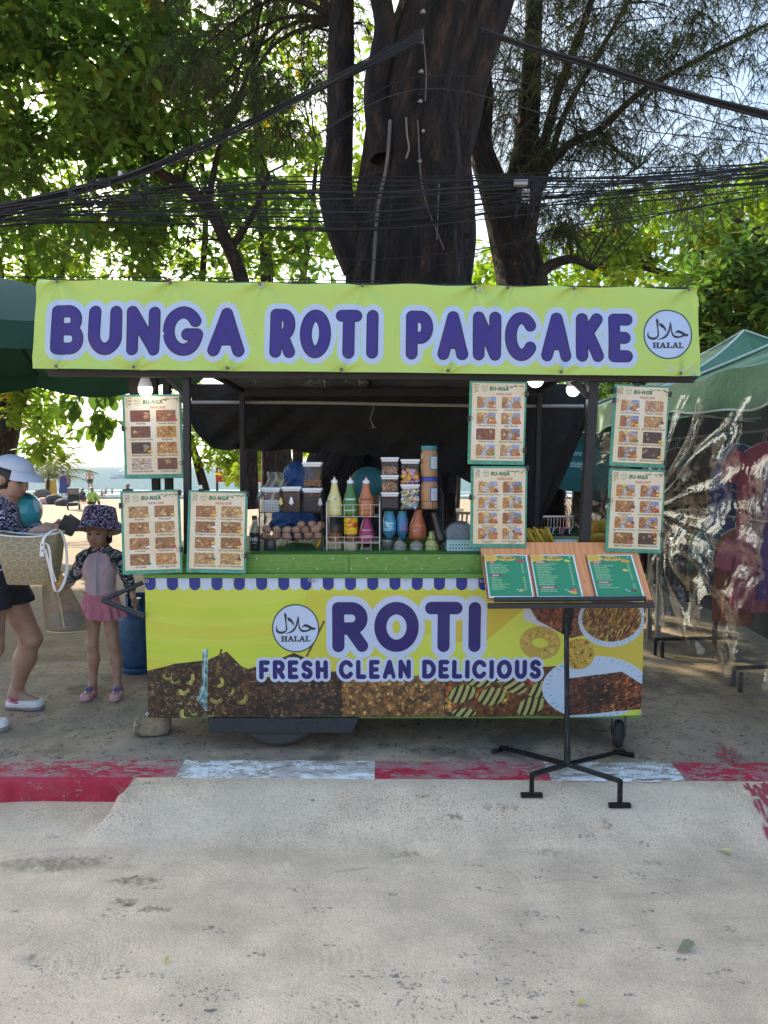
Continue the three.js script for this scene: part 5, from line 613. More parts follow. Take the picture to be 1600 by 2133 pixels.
vessel('sauce_bottle', 763, 991, 1075, 34, 'caramel orange sauce bottle with white cap', 'sauce bottle', SQ, plastic([.46, .155, .045]), sq(labelTex('#7a2f12', '#e8d05a', 'Sundae|Topping', 3, '#4a8a40')), 'squeeze bottles');
const ST = [[0, 0], [.9, 0], [1, .04], [1, .62], [.95, .72], [.6, .86], [.5, .9], [.5, 1], [0, 1]];
vessel('sauce_bottle', 698, 1078, 1131, 28, 'clear bottle with amber honey at its bottom', 'sauce bottle', ST, clear, (r, h) => [['honey', lathe([[0, h * .02], [r * .86, h * .02], [r * .95, h * .08], [r * .94, h * .36], [0, h * .36]], 24), MP([.75, .32, .05], .08, { transmission: .75, thickness: 0 })]], 'bottles standing upside down');
vessel('sauce_bottle', 731, 1076, 1132, 28, 'yellow labelled bottle of brown syrup', 'sauce bottle', ST, plastic([.14, .035, .012]), (r, h) => [['label', wrap(r * 1.02, r * 1.02, h * .34, h * .95, -1.4, 1.4), M([.9, .9, .9], .4, { map: labelTex('#e8c412', '#b02a1a', 'Honey|Syrup', 4, '#c43a1a') })]], 'bottles standing upside down');
const SW = [[0, 0], [.8, 0], [.98, .06], [1, .2], [.93, .42], [.62, .7], [.45, .84], [.42, 1], [0, 1]];
vessel('sauce_bottle', 764, 1076, 1134, 34, 'magenta berry sauce bottle below the caramel bottle', 'sauce bottle', SW, plastic([.28, .012, .075]), (r, h) => [['label', wrap(r * 1.01, r * .82, h * .24, h * .54, -.9, .9), M([.9, .9, .9], .5, { map: labelTex('#b8848e', '#7a1030', 'Berry|Topping', 5, '#e8d8d8') })]], 'bottles standing upside down');
vessel('milk_can', 731, 1131, 1153, 28, 'cream coloured can below the yellow labelled bottle', 'can', [[0, 0], [1, 0], [1, .97], [.95, 1], [0, 1]], M([.62, .5, .36], .4), () => [], null);
vessel('sauce_pouch', 765, 1134, 1153, 30, 'dark printed sauce pouch on the counter', 'pouch', [[0, 0], [.9, 0], [1, .1], [.8, .7], [.5, 1], [0, 1]], plastic([.03, .012, .012]), (r, h) => [['label', wrap(r * 1.02, r * .8, h * .15, h * .75, -.9, .9), M([.9, .9, .9], .5, { map: labelTex('#1c0e0e', '#d8c49a', 'Sundae|Topping', 6, '#5a2a22') })]], null);
{ const t = thing('carton', 'plain beige carton below the honey bottle', 'carton', [P(698, 1142, ZC).x, DECK, ZC]); obj('carton_body', rbox(.07, .052, .07, 0, .026, 0, .003), M([.55, .46, .30], .7, { map: rep(grain, 2) }), t); obj('carton_flap', rbox(.068, .004, .034, 0, .054, .017, .001), M([.6, .5, .34], .7), t); }
const JAR = [[0, 0], [.9, 0], [1, .03], [1, .16], [.96, .2], [1, .26], [1, .72], [.9, .82], [.88, .86]];
const jar = (lid, lab) => (r, h) => [['lid', [cyl(r * .95, r * .95, h * .12, 0, h * .87, 0, 32)], M(lid, .4)], ['label', wrap(r * 1.01, r * 1.01, h * .24, h * .68, .05, 1.5), M([.9, .9, .9], .45, { map: lab })]];
const jl = (edge) => canvasTex(96, 128, (g) => { g.fillStyle = edge; g.fillRect(0, 0, 96, 128); g.fillStyle = '#d8dde4'; g.fillRect(8, 10, 60, 108); g.fillStyle = '#8a929c'; for (let k = 0; k < 14; k++) g.fillRect(12, 18 + k * 6.6, 20 + (k * 37 % 32), 2); });
const PB = [.36, .185, .075];
vessel('peanut_butter_jar', 894, 929, 994, 35, 'upper peanut butter jar with teal lid', 'jar', JAR, plastic(PB), jar([.03, .22, .27], jl('#1a8a94')), 'peanut butter jars');
vessel('peanut_butter_jar', 894, 994, 1061, 36, 'lower peanut butter jar with royal blue lid', 'jar', JAR, plastic(PB), jar([.02, .06, .38], jl('#1c4a9a')), 'peanut butter jars');
const INV = [[0, 0], [.5, .0], [.52, .1], [.92, .2], [1, .35], [.98, .7], [.8, .85], [.72, .9], [.7, 1], [0, 1]];
vessel('condensed_milk_bottle', 811, 1067, 1124, 27, 'blue and white squeeze bottle with teal cap', 'squeeze bottle', INV, plastic([.05, .22, .38]), (r, h) => [['label', wrap(r * 1.01, r * 1.01, h * .3, h * .72, -1.3, 1.3), M([.9, .9, .9], .4, { map: labelTex('#3c9cc0', '#f2f6f6', 'Milk', 7, '#e6efe2') })], ['cap', cyl(r * .74, r * .74, h * .12, 0, h * .9, 0, 20), M([.02, .20, .26], .4)]], 'small milk bottles');
vessel('condensed_milk_bottle', 838, 1067, 1124, 23, 'blue and red squeeze bottle with teal cap', 'squeeze bottle', INV, plastic([.03, .18, .36]), (r, h) => [['label', wrap(r * 1.01, r * 1.01, h * .3, h * .72, -.2, 1.6), M([.9, .9, .9], .4, { map: labelTex('#2a7fb8', '#d83a4a', 'Milk', 8, '#d83a4a') })], ['cap', cyl(r * .74, r * .74, h * .12, 0, h * .9, 0, 20), M([.02, .20, .26], .4)]], 'small milk bottles');
vessel('sauce_bottle', 869, 1062, 1125, 37, 'orange sauce bottle with printed label in the thin-wire rack', 'sauce bottle', SW, plastic([.36, .10, .03]), (r, h) => [['label', wrap(r * 1.01, r * .82, h * .24, h * .56, -.9, .9), M([.9, .9, .9], .5, { map: labelTex('#c2502a', '#f0e8dc', 'Caramel', 9, '#e8a050') })]], 'bottles standing upside down', ZC + .02, -.04);
vessel('sauce_bottle', 921, 1063, 1131, 24, 'dark chocolate sauce bottle leaning at the rack end', 'sauce bottle', [[0, 0], [.9, .02], [1, .12], [.9, .35], [.6, .55], [.55, .95], [.5, 1], [0, 1]], plastic([.012, .009, .012]), () => [], 'bottles standing upside down', ZC + .06, .28);
vessel('metal_cup', 806, 1126, 1153, 28, 'ribbed steel cup on the counter', 'cup', [[0, 0], [.72, 0], [.96, .9], [1, .93], [1, 1], [.94, 1], [.7, .06]], MAT.steel, () => [], null);
for (const [px, lab, c] of [[833, 'small squeeze bottle with dark sauce and cone nozzle', [.16, .06, .035]], [868, 'small empty squeeze bottle with cone nozzle', [.5, .46, .42]]]) vessel('squeeze_bottle', px, 1120, 1153, 27, lab, 'squeeze bottle', [[0, 0], [.95, 0], [1, .08], [1, .45], [.85, .6], [.4, .72], [.16, .95], [.1, 1]], MP([.7, .66, .6], .35, { transmission: .55, thickness: 0 }), (r, h) => [['sauce', cyl(r * .88, r * .88, h * .4, 0, .004, 0, 20), M(c, .5)]], 'cone nozzle bottles');
vessel('sauce_bottle', 900, 1108, 1153, 31, 'yellow-green sauce bottle with dark green oval label', 'sauce bottle', SW, plastic([.48, .5, .16]), (r, h) => [['label', wrap(r * 1.01, r * .86, h * .08, h * .46, -.8, .8), M([.9, .9, .9], .5, { map: labelTex('#2d7d4c', '#eef2e6', 'Pandan', 10, '#2d6a4c') })]], 'bottles standing upside down');
vessel('oil_bottle', 531, 1074, 1154, 22, 'black labelled bottle with black cap beside the mesh rack', 'bottle', [[0, 0], [.95, 0], [1, .04], [1, .55], [.9, .66], [.55, .78], [.45, .86], [.45, .9]], MP([.5, .54, .46], .1, { transmission: .85, thickness: 0 }), (r, h) => [['label', wrap(r * 1.02, r * 1.02, h * .02, h * .56, -2.6, 2.6), M([.9, .9, .9], .5, { map: canvasTex(192, 96, (g) => { g.fillStyle = '#141517'; g.fillRect(0, 0, 192, 96); g.fillStyle = '#e6e6e6'; g.font = 'bold 24px sans-serif'; g.textAlign = 'center'; g.fillText('PURE', 96, 38); g.fillRect(78, 46, 36, 2); g.strokeStyle = '#b0b0b0'; g.beginPath(); g.arc(96, 68, 7, 0, 7); g.stroke(); }) })], ['cap', cyl(r * .5, r * .5, h * .1, 0, h * .9, 0, 16), M([.02, .02, .02], .4)]], null, ZC + .05);
// eggs in the mesh rack
{
  reseed(610); const eg = lathe([...Array(13)].map((_, k) => { const a = k / 12 * PI; return [Math.sin(a) * .0225 * (1 + .13 * Math.cos(a)), -Math.cos(a) * .0285]; }), 18), ms = [[.46, .25, .16], [.52, .31, .20], [.40, .21, .13]].map((c) => M(c, .55));
  const rows = [[[552, 1116], [575, 1117], [598, 1118], [620, 1117], [643, 1116], [663, 1117]], [[556, 1103], [577, 1104], [598, 1104], [617, 1104], [637, 1104], [658, 1102]], [[628, 1093], [650, 1092], [668, 1094]]];
  const names = ['brown egg in the bottom row of the mesh rack', 'brown egg in the middle row of the mesh rack', 'brown egg on top of the pile in the mesh rack'];
  rows.forEach((r, i) => r.forEach(([x, y]) => { const m = obj('egg', eg, ms[rnd() * 3 | 0]); m.position.copy(P(x, y, ZC + .045 - i * .022)); m.rotation.set(rr(-.4, .4), rr(0, 6), PI / 2 + rr(-.5, .5)); tag(m, names[i], 'egg', 'brown eggs in the mesh rack'); }));
}
{ // little wooden tree pegs, mug, tongs, banana
  const s = new THREE.Shape(); [[0, .024], [.008, .012], [.004, .012], [.011, .0], [.006, 0], [.014, -.012], [.003, -.012], [.003, -.02], [-.003, -.02], [-.003, -.012], [-.014, -.012], [-.006, 0], [-.011, 0], [-.004, .012], [-.008, .012]].forEach((p, i) => i ? s.lineTo(...p) : s.moveTo(...p));
  const g = new THREE.ExtrudeGeometry(s, { depth: .004, bevelEnabled: true, bevelSize: .0006, bevelThickness: .0006, bevelSegments: 1 });
  for (const [px, py, c, l] of [[585, 1045, [.6, .5, .16], 'small gold tree-shaped peg on the mesh rack'], [607, 1044, [.75, .76, .78], 'small white tree-shaped peg on the mesh rack'], [667, 1046, [.45, .46, .47], 'small grey tree-shaped peg on the mesh rack']]) { const m = obj('tree_peg', g, M(c, .5)); m.position.copy(P(px, py, ZC + .095)); tag(m, l, 'peg', 'tree-shaped pegs'); }
  const mug = thing('mug', 'dark grey enamel mug under the egg shelf', 'mug', [P(562, 1150, ZC + .04).x, DECK, ZC + .03]); obj('mug_body', lathe([[0, 0], [.03, 0], [.033, .005], [.034, .052], [.031, .052], [.03, .006]], 24), M([.09, .095, .10], .35, { metalness: .3 }), mug); obj('handle', tube([[-.032, .042, 0], [-.052, .036, 0], [-.052, .016, 0], [-.032, .01, 0]], .003, 12, 6), MAT.steel, mug);
  reseed(9); for (let k = 0; k < 5; k++) { const a = P(580 + k * 12, 1150 - rr(0, 4), ZC - .02), b = P(592 + k * 10, 1122 - rr(0, 8), ZC - .04); tag(obj('skewer', bar(a, b, .003), MAT.black), 'dark metal skewer leaning under the egg shelf', 'skewer', 'skewers under the egg shelf'); }
  const ban = (pts, r, m) => limb(pts.map((p, i) => [...p, r * [.35, .9, 1, .95, .55, .25][i]]), 8, 4);
  const yb = M([.62, .42, .04], .5, { map: dataTex(128, 128, (u, v) => fbm(u * 12, v * 12, 3, 12, 5) > .66 ? [.35, .25, .1] : [1, .97, .8]) });
  const bp = P(662, 1152, ZC); tag(obj('banana', ban([[bp.x - .012, DECK + .006, ZC], [bp.x - .004, DECK + .016, ZC], [bp.x + .006, DECK + .034, ZC], [bp.x + .01, DECK + .052, ZC], [bp.x + .008, DECK + .068, ZC], [bp.x + .006, DECK + .078, ZC]], .016), yb), 'single yellow banana standing at the bottom of the mesh rack', 'banana');
  const bb = thing('banana_bunch', 'bunch of spotted yellow bananas behind the menu stand', 'bananas', [P(1118, 1140, -.32).x, DECK, -.32]); reseed(14); for (let k = 0; k < 15; k++) { const a = rr(-.9, 1.0), y = rr(.0, .1), l = rr(.07, .1), x0 = -.06 + (k % 5) * .022; obj('banana', ban([[x0, .105 - y * .3, .02], [x0 + .01, .09 - y * .5, .035], [x0 + .018, .065 - y * .5, .045], [x0 + .03, .04 - y * .3, .045], [x0 + .045, .022, .036], [x0 + .055, .014, .03]].map(([x, yy, z]) => [x + .012 * Math.sin(k * 2), Math.max(.014, yy + .012 * Math.cos(k * 3)), z - (k / 5 | 0) * .03]), .0155), yb, bb); }
  const bk = thing('fruit_basket', 'dark woven basket under the mangoes', 'basket', [P(1240, 1132, -.3).x, DECK, -.3]); obj('basket_wall', lathe([[0, .002], [.07, .002], [.095, .035], [.09, .035], [.066, .006]], 24), M([.05, .045, .04], .8, { bumpMap: rep(weave, 4, 2), bumpScale: .004 }), bk); obj('rim', at(new THREE.TorusGeometry(.093, .004, 6, 30).rotateX(PI / 2), 0, .036, 0), MAT.black, bk);
  const mg = lathe([...Array(13)].map((_, k) => { const a = k / 12 * PI; return [Math.sin(a) * .033 * (1 + .12 * Math.cos(a)), -Math.cos(a) * .058]; }), 16).scale(1, 1, .8), mm = [M([.62, .34, .03], .45, { map: rep(grain, 1) }), M([.52, .40, .05], .45, { map: rep(grain, 1) })];
  [[1237, 1102, .35, 0, -.27, 'largest upright ripe mango leaning in the basket'], [1222, 1122, 1.3, 1, -.24, 'small greenish mango at the basket front'], [1246, 1122, 1.5, 0, -.23, 'orange mango lying across the basket front'], [1258, 1100, -.2, 1, -.33, 'pale mango standing behind the others']].forEach(([x, y, a, i, z, l]) => { const m = obj('mango', mg, mm[i]); m.position.copy(P(x, y, z)); m.rotation.set(.2, .3, -a); tag(m, l, 'mango', 'mangoes in the basket'); });
  const tb = thing('butter_tub', 'white round lidded tub on the counter behind the menu stand', 'tub', [P(1179, 1132, -.3).x, DECK - .02, -.3]); obj('tub_body', lathe([[0, 0], [.075, 0], [.083, .04], [0, .04]], 32), MAT.white, tb); obj('lid', [lathe([[0, .058], [.078, .058], [.087, .055], [.088, .036], [.084, .036], [0, .045]], 36), at(new THREE.TorusGeometry(.074, .002, 6, 36).rotateX(PI / 2), 0, .059, 0)], M([.70, .72, .76], .4), tb);
  const lids = thing('lid_stack', 'stack of grey metal lids standing in the turquoise basket', 'lids', [P(958, 1140, -.22).x, DECK + .005, -.22]); for (let k = 0; k < 5; k++) obj('lid', lathe([[0, .008], [.03, .008], [.032, .0105], [.05, .0095], [.052, .0125], [.064, .010], [.066, .004], [.073, 0], [.075, .002], [.07, .007], [.066, .014], [.052, .016], [0, .012]], 40).rotateX(PI / 2 - .25).translate(k * .006 - .012, .074, -k * .016), M([.30, .31, .32], .5, { metalness: .6, map: rep(grain, 2) }), lids);
  const bsk = thing('plastic_basket', 'turquoise perforated plastic basket beside the thin-wire rack', 'basket', [P(966, 1150, -.2).x, DECK, -.2]), bm = M([.36, .60, .60], .45); const bw = .19, bh = .058;
  obj('basket_wall', [rbox(bw, bh, .004, 0, bh / 2, .06, .002), rbox(bw, bh, .004, 0, bh / 2, -.06, .002), rbox(.004, bh, .12, -bw / 2, bh / 2, 0, .002), rbox(.004, bh, .12, bw / 2, bh / 2, 0, .002), rbox(bw, .004, .12, 0, .003, 0, .001)], bm, bsk); obj('rim', rbox(bw + .012, .007, .012, 0, bh, .062, .003), bm, bsk);
  for (let r = 0; r < 2; r++) for (let k = 0; k < 11; k++) obj('hole', new THREE.CircleGeometry(.0042, 10).translate(-bw / 2 + .016 + k * .0158, .018 + r * .018, .0625), M([.03, .05, .05], .8), bsk);
  reseed(18); const lump = (n, px0, py0, w, h, z, m, label, cat) => { const c = P(px0, py0, z), k = ppm(z); const g = new THREE.IcosahedronGeometry(1, 4); const p = g.attributes.position; for (let i = 0; i < p.count; i++) { const v = V(p.getX(i), p.getY(i), p.getZ(i)), q = 1 + .55 * (fbm(v.x * 2 + 9, v.y * 2 + v.z * 1.7, 3) - .5) + .14 * Math.abs(Math.sin(v.x * 9 + v.y * 6 + v.z * 7)); p.setXYZ(i, v.x * q * w * k / 2, v.y * q * h * k / 2, v.z * q * .12); } g.computeVertexNormals(); const o = obj(n, g, m); o.position.copy(c); return tag(o, label, cat); };
  const blue = M([.03, .09, .26], .5, { bumpMap: rep(crumple, 2), bumpScale: .01 }); lump('blue_sack', 622, 1000, 60, 70, -.8, blue, 'crumpled blue plastic sack behind the tubs', 'sack'); lump('blue_sack', 612, 1090, 90, 60, -.62, blue, 'crumpled blue plastic sheet behind the egg shelf', 'sack');
  const c = [P(556, 982, -.7), P(590, 985, -.75), P(560, 1150, -.5), P(516, 1150, -.45)], q = quad(...c); tag(obj('plastic_wrap', sheet((u, v) => q(u, v).add(V(.02 * Math.sin(v * 15), 0, .03 * Math.sin(u * 14 + v * 4) + .015 * Math.sin(v * 30 + u * 9))), 24, 30, (u, v) => [u, v * 3]), MP([.8, .8, .8], .2, { transmission: .55, thickness: 0, bumpMap: crumple, bumpScale: .02 })), 'crumpled clear plastic sheet leaning behind the black bottle', 'plastic sheet');
}
// ---------------------------------------------------------------- menu stand
{
  const b = [P(1000, 1131, -.03), P(1321, 1131, -.03), P(1358, 1250, .2), P(1014, 1250, .2)], ctr = b.reduce((s, p) => s.add(p), V(0, 0, 0)).multiplyScalar(.25), foot = PG(1182, 1592, .09);
  const t = thing('menu_stand', 'black metal menu stand with slanted wooden top', 'menu stand', [0, 0, 0]);
  const wood = canvasTex(1024, 512, (g, W, H) => { const im = g.createImageData(W, H), d = im.data; for (let y = 0; y < H; y++) for (let x = 0; x < W; x++) { const pl = Math.floor(x / 256), u = x / 40 + .9 * fbm(x / 90, y / 260, 3, 0, 3 + pl), f = .5 + .5 * Math.sin(u * 6 + 5 * fbm(x / 60, y / 400, 3, 0, 7 + pl)), k = .92 + .08 * f + .08 * (fbm(x / 3, y / 90, 3, 0, 9) - .5), o = (y * W + x) * 4; d[o] = 238 * k; d[o + 1] = 158 * k; d[o + 2] = 98 * k; d[o + 3] = 255; } g.putImageData(im, 0, 0); reseed(4); for (let k = 0; k < 9; k++) { const x = rr(0, W), y = rr(0, H); for (let r = 20; r > 3; r -= 3) { g.strokeStyle = `rgba(170,96,56,${.5 - r * .018})`; g.lineWidth = 2; g.beginPath(); g.ellipse(x, y, r * .6, r, 0, 0, 7); g.stroke(); } } });
  const q = quad(...b), n = b[1].clone().sub(b[0]).cross(b[3].clone().sub(b[0])).normalize().negate();
  const top = sheet((u, v) => q(u, v).addScaledVector(n, .006), 4, 4, (u, v) => [u, 1 - v]), bot = sheet((u, v) => q(u, v).addScaledVector(n, -.006), 4, 4, (u, v) => [u, 1 - v]);
  const edge = (f) => sheet((u, v) => { const p = f(u); return p.addScaledVector(n, .006 - .012 * v); }, 4, 1, (u, v) => [u, v * .02]);
  obj('wooden_top', [top, bot, edge((u) => q(u, 0)), edge((u) => q(u, 1)), edge((u) => q(0, u)), edge((u) => q(1, u))], M([.9, .9, .9], .42, { map: wood }), t);
  const l0 = P(1030, 1249, .235), l1 = P(1345, 1247, .235); obj('ledge_rail', tube([l0, l1], .0125, 1, 12), MAT.blackSteel, t); const m0 = P(1016, 1262, .225), m1 = P(1362, 1260, .225); obj('ledge_bar', bar(m0, m1, .024, .03), MAT.blackSteel, t);
  obj('back_rail', bar(b[0].clone().add(V(.02, -.02, -.01)), b[1].clone().add(V(-.02, -.02, -.01)), .02), MAT.blackSteel, t);
  const px = foot.x, pz = foot.z; const worn = M([.05, .05, .052], .42, { metalness: .5, map: dataTex(256, 256, (u, v) => fbm(u * 14, v * 22, 4, 14, 8) > .62 ? [1, .98, .95] : [.36, .36, .38]) });
  const hinge = P(1180, 1300, .16); obj('pole', [tube([V(px, .09, pz), V(hinge.x, hinge.y, hinge.z)], .0125, 1, 12), tube([V(px, .09, pz), V(lerp(px, hinge.x, .12), lerp(.09, hinge.y, .12), lerp(pz, hinge.z, .12))], .016, 1, 12)], worn, t); obj('pole_head', bar(hinge.clone().add(V(0, -.05, 0)), P(1186, 1255, .17), .045, .02), worn, t);
  const tips = [[1042, 1556, .03, 1], [1300, 1564, .03, 1], [1108, 1614, .086, 0], [1292, 1627, .086, 0]];
  for (const [x, y, h, rear] of tips) { const a = V(px, .09, pz), e = PG(x, y, rear ? .025 : h); obj('base_leg', [bar(a, e, .02)], worn, t); const gy = rear ? .012 : roadY(e.x, e.z) + .012; if (!rear) obj('drop_leg', bar(V(e.x, h + .008, e.z), V(e.x, gy, e.z), .02), worn, t); const fx = rear ? .045 : .05; obj('foot_bar', bar(V(e.x - fx, gy, e.z + (rear ? fx : 0) * (x < 1100 ? 1 : -1) * .6), V(e.x + fx, gy, e.z - (rear ? fx : 0) * (x < 1100 ? 1 : -1) * .6), .02), worn, t); }
  // spiral-bound menus lying on the top
  const bookTex = (title, heads, seed, dots) => canvasTex(256, 330, (g, W, H) => {
    g.fillStyle = '#f0f2ee'; g.fillRect(0, 0, W, H); g.fillStyle = '#1f8a58'; g.fillRect(8, 6, W - 16, H - 18); g.fillStyle = '#e8b93c'; g.beginPath(); g.ellipse(36, 26, 44, 30, 0, 0, 7); g.fill(); g.beginPath(); g.ellipse(132, 30, 54, 20, 0, 0, 7); g.fill(); g.fillStyle = '#16303a'; g.font = 'bold 25px sans-serif'; g.textAlign = 'center'; g.fillText('BU-NGA', 132, 34); g.font = 'bold 13px sans-serif'; g.fillText('ROTI', 132, 47); g.strokeStyle = '#a88420'; g.lineWidth = 1.5; g.beginPath(); g.arc(36, 26, 20, 0, 7); g.stroke(); g.font = 'bold 9px sans-serif'; g.fillStyle = '#a88420'; g.fillText('HALAL', 36, 24); g.fillText('DUA', 36, 36);
    dots.forEach(([x, y, r, c]) => { g.fillStyle = c; g.beginPath(); g.ellipse(x, y, r, r * .8, 0, 0, 7); g.fill(); g.beginPath(); g.ellipse(x + r, y + r * .3, r * .8, r * .7, 0, 0, 7); g.fill(); });
    let y = 62; heads.forEach(([h, rows]) => { g.fillStyle = '#a81f34'; g.beginPath(); g.roundRect(20, y - 11, 20 + h.length * 8, 15, 7); g.fill(); g.fillStyle = '#fff'; g.font = 'bold 11px sans-serif'; g.textAlign = 'center'; g.fillText(h, 30 + h.length * 4, y); y += 15; g.textAlign = 'left'; g.font = '10px sans-serif'; rows.forEach((r) => { g.fillStyle = '#e9e2a0'; g.fillText('• ' + r, 22, y); g.fillText('80.-', W - 44, y); y += 13.2; }); y += 8; });
    g.strokeStyle = '#eaf6ee'; g.lineWidth = 2.5; for (const [x, yy] of [[170, 270], [182, 282], [228, 20]]) { g.beginPath(); g.moveTo(x - 6, yy); g.lineTo(x + 6, yy); g.moveTo(x, yy - 6); g.lineTo(x, yy + 6); g.stroke(); }
  });
  const R = (pre, l) => l.map((s) => pre + '+' + s);
  const books = [[.012, .285, bookTex('', [['EGG', ['Egg Tuna Salad', 'Egg Chicken Ham Salad', 'Egg Vegetable Salad', 'Egg Cheese Tuna Salad', 'Egg Cheese Chicken Ham', 'Egg Chicken Spinach']], ['CHEESE', ['Cheese', ...R('Cheese', ['Egg', 'Tuna', 'Ham', 'Tomato Onion', 'Spinach', 'Mushroom', 'Corn'])]]], 1, [[205, 44, 16, '#b8483c'], [196, 190, 13, '#3c8a3c'], [190, 272, 9, '#e0b040']])], [.305, .585, bookTex('', [['BANANA', R('Banana', ['Condensed Milk', 'Nutella', 'Chocolate', 'Peanut Butter', 'Mango', 'Coconut', 'Cheese', 'Mango Coconut', 'Oreo Crunchy', 'Strawberry', 'Avocado', 'Cinnamon', 'Jack Fruit'])], ['STRAWBERRY', R('Strawberry', ['Nutella', 'Banana'])]], 2, [[205, 46, 12, '#e8c84a'], [206, 268, 15, '#c02c3a'], [200, 288, 14, '#e0b030']])], [.665, .955, bookTex('', [['MANGO', ['Mango', ...R('Mango', ['Condensed Milk', 'Nutella', 'Coconut', 'Chocolate', 'Banana', 'Caramel', 'Pineapple', 'Cheese', 'Sticky Rice'])]], ['COCONUT', R('Coconut', ['Nutella', 'Milk', 'Peanut Butter'])]], 3, [[200, 46, 18, '#e09a2a'], [190, 120, 11, '#e8c84a'], [206, 276, 11, '#7a3a24']])]];
  const labs = ['spiral menu booklet with egg and cheese lists on the stand', 'spiral menu booklet with the banana list on the stand', 'spiral menu booklet with the mango list next to bare wood'];
  books.forEach(([u0, u1, tex], i) => {
    const o = thing('menu_booklet', labs[i], 'menu booklet', [0, 0, 0], 'spiral menus on the stand'); const f = (u, v, h) => q(lerp(u0, u1, u) - .012 * (1 - v) * 0, lerp(.245, .985, v)).addScaledVector(n, h);
    obj('page', sheet((u, v) => f(u, v, .012 + .002 * Math.sin(u * 3)), 4, 4, (u, v) => [u, 1 - v]), MP([.9, .9, .9], .35, { map: tex, clearcoat: .4, clearcoatRoughness: .2 }), o); obj('back_cover', sheet((u, v) => f(u, v, .008), 1, 1), M([.03, .03, .03], .5), o);
    const pts = []; for (let k = 0; k <= 160; k++) { const a = k / 160 * 22 * 2 * PI, p = f(0, k / 160, .012); pts.push(p.add(V(.005 * Math.cos(a) - .003, 0, 0)).addScaledVector(n, .005 * Math.sin(a))); } obj('spiral_binding', tube(pts, .0012, 320, 4), MAT.black, o);
  });
}
// ---------------------------------------------------------------- figures: blended tapered bones meshed as one surface
// prim: [ax,ay,az,bx,by,bz,ra,rb,(flat z scale)]
function boneD(b, x, y, z) { const bx = b[3] - b[0], by = b[4] - b[1], bz = b[5] - b[2], px = x - b[0], py = y - b[1], pz = z - b[2], l = bx * bx + by * by + bz * bz, h = l ? clamp((px * bx + py * by + pz * bz) / l, 0, 1) : 0; return Math.hypot(px - bx * h, py - by * h, pz - bz * h) - (b[6] + (b[7] - b[6]) * h); }
function blend(bones, k) { return (x, y, z) => { let d = 1e3; for (const b of bones) { const e = boneD(b, x, y, z), h = Math.max(k - Math.abs(d - e), 0) / k; d = Math.min(d, e) - h * h * k * .25; } return d; }; }
function surface(f, lo, hi, cell) { // surface nets
  const n = [0, 1, 2].map((i) => Math.max(2, Math.ceil((hi[i] - lo[i]) / cell)) + 1), [nx, ny, nz] = n, F = new Float32Array(nx * ny * nz);
  for (let k = 0, o = 0; k < nz; k++) for (let j = 0; j < ny; j++) for (let i = 0; i < nx; i++) F[o++] = f(lo[0] + i * cell, lo[1] + j * cell, lo[2] + k * cell);
  const id = new Int32Array(nx * ny * nz).fill(-1), pos = [], idx = [], I = (i, j, k) => i + nx * (j + ny * k);
  for (let k = 0; k < nz - 1; k++) for (let j = 0; j < ny - 1; j++) for (let i = 0; i < nx - 1; i++) {
    let s = 0, c = 0, x = 0, y = 0, z = 0; const v = []; for (let q = 0; q < 8; q++) { v[q] = F[I(i + (q & 1), j + (q >> 1 & 1), k + (q >> 2))]; if (v[q] < 0) s++; } if (!s || s === 8) continue;
    for (let a = 0; a < 8; a++) for (const bit of [1, 2, 4]) { const b = a | bit; if (b === a || (v[a] < 0) === (v[b] < 0)) continue; const t = v[a] / (v[a] - v[b]); x += (a & 1) + (bit === 1 ? t : 0); y += (a >> 1 & 1) + (bit === 2 ? t : 0); z += (a >> 2) + (bit === 4 ? t : 0); c++; }
    id[I(i, j, k)] = pos.length / 3; pos.push(lo[0] + (i + x / c) * cell, lo[1] + (j + y / c) * cell, lo[2] + (k + z / c) * cell);
  }
  const quadF = (a, b, c, d, flip) => { if (a < 0 || b < 0 || c < 0 || d < 0) return; flip ? idx.push(a, c, b, a, d, c) : idx.push(a, b, c, a, c, d); };
  for (let k = 1; k < nz - 1; k++) for (let j = 1; j < ny - 1; j++) for (let i = 1; i < nx - 1; i++) { const v = F[I(i, j, k)] < 0;
    if (v !== (F[I(i + 1, j, k)] < 0)) quadF(id[I(i, j - 1, k - 1)], id[I(i, j, k - 1)], id[I(i, j, k)], id[I(i, j - 1, k)], !v);
    if (v !== (F[I(i, j + 1, k)] < 0)) quadF(id[I(i - 1, j, k - 1)], id[I(i - 1, j, k)], id[I(i, j, k)], id[I(i, j, k - 1)], !v);
    if (v !== (F[I(i, j, k + 1)] < 0)) quadF(id[I(i - 1, j - 1, k)], id[I(i, j - 1, k)], id[I(i, j, k)], id[I(i - 1, j, k)], !v); }
  const g = new THREE.BufferGeometry(); g.setAttribute('position', new THREE.Float32BufferAttribute(pos, 3)); g.setIndex(idx); g.computeVertexNormals(); return g;
}
function bounds(bones, m) { const lo = [1e9, 1e9, 1e9], hi = [-1e9, -1e9, -1e9]; for (const b of bones) for (let i = 0; i < 3; i++) for (const o of [0, 3]) { const r = Math.max(b[6], b[7]) + m; lo[i] = Math.min(lo[i], b[o + i] - r); hi[i] = Math.max(hi[i], b[o + i] + r); } return [lo, hi]; }
function body(bones, k, cell, mod) { const f = blend(bones, k), [lo, hi] = bounds(bones, .03); return surface(mod ? (x, y, z) => mod(f(x, y, z), x, y, z) : f, lo, hi, cell); }
const clothUV = (g, s = 1) => { const p = g.attributes.position, uv = []; for (let i = 0; i < p.count; i++) uv.push((p.getX(i) + .7 * p.getZ(i)) * s, (p.getY(i) + .25 * p.getZ(i)) * s); g.setAttribute('uv', new THREE.Float32BufferAttribute(uv, 2)); return g; };
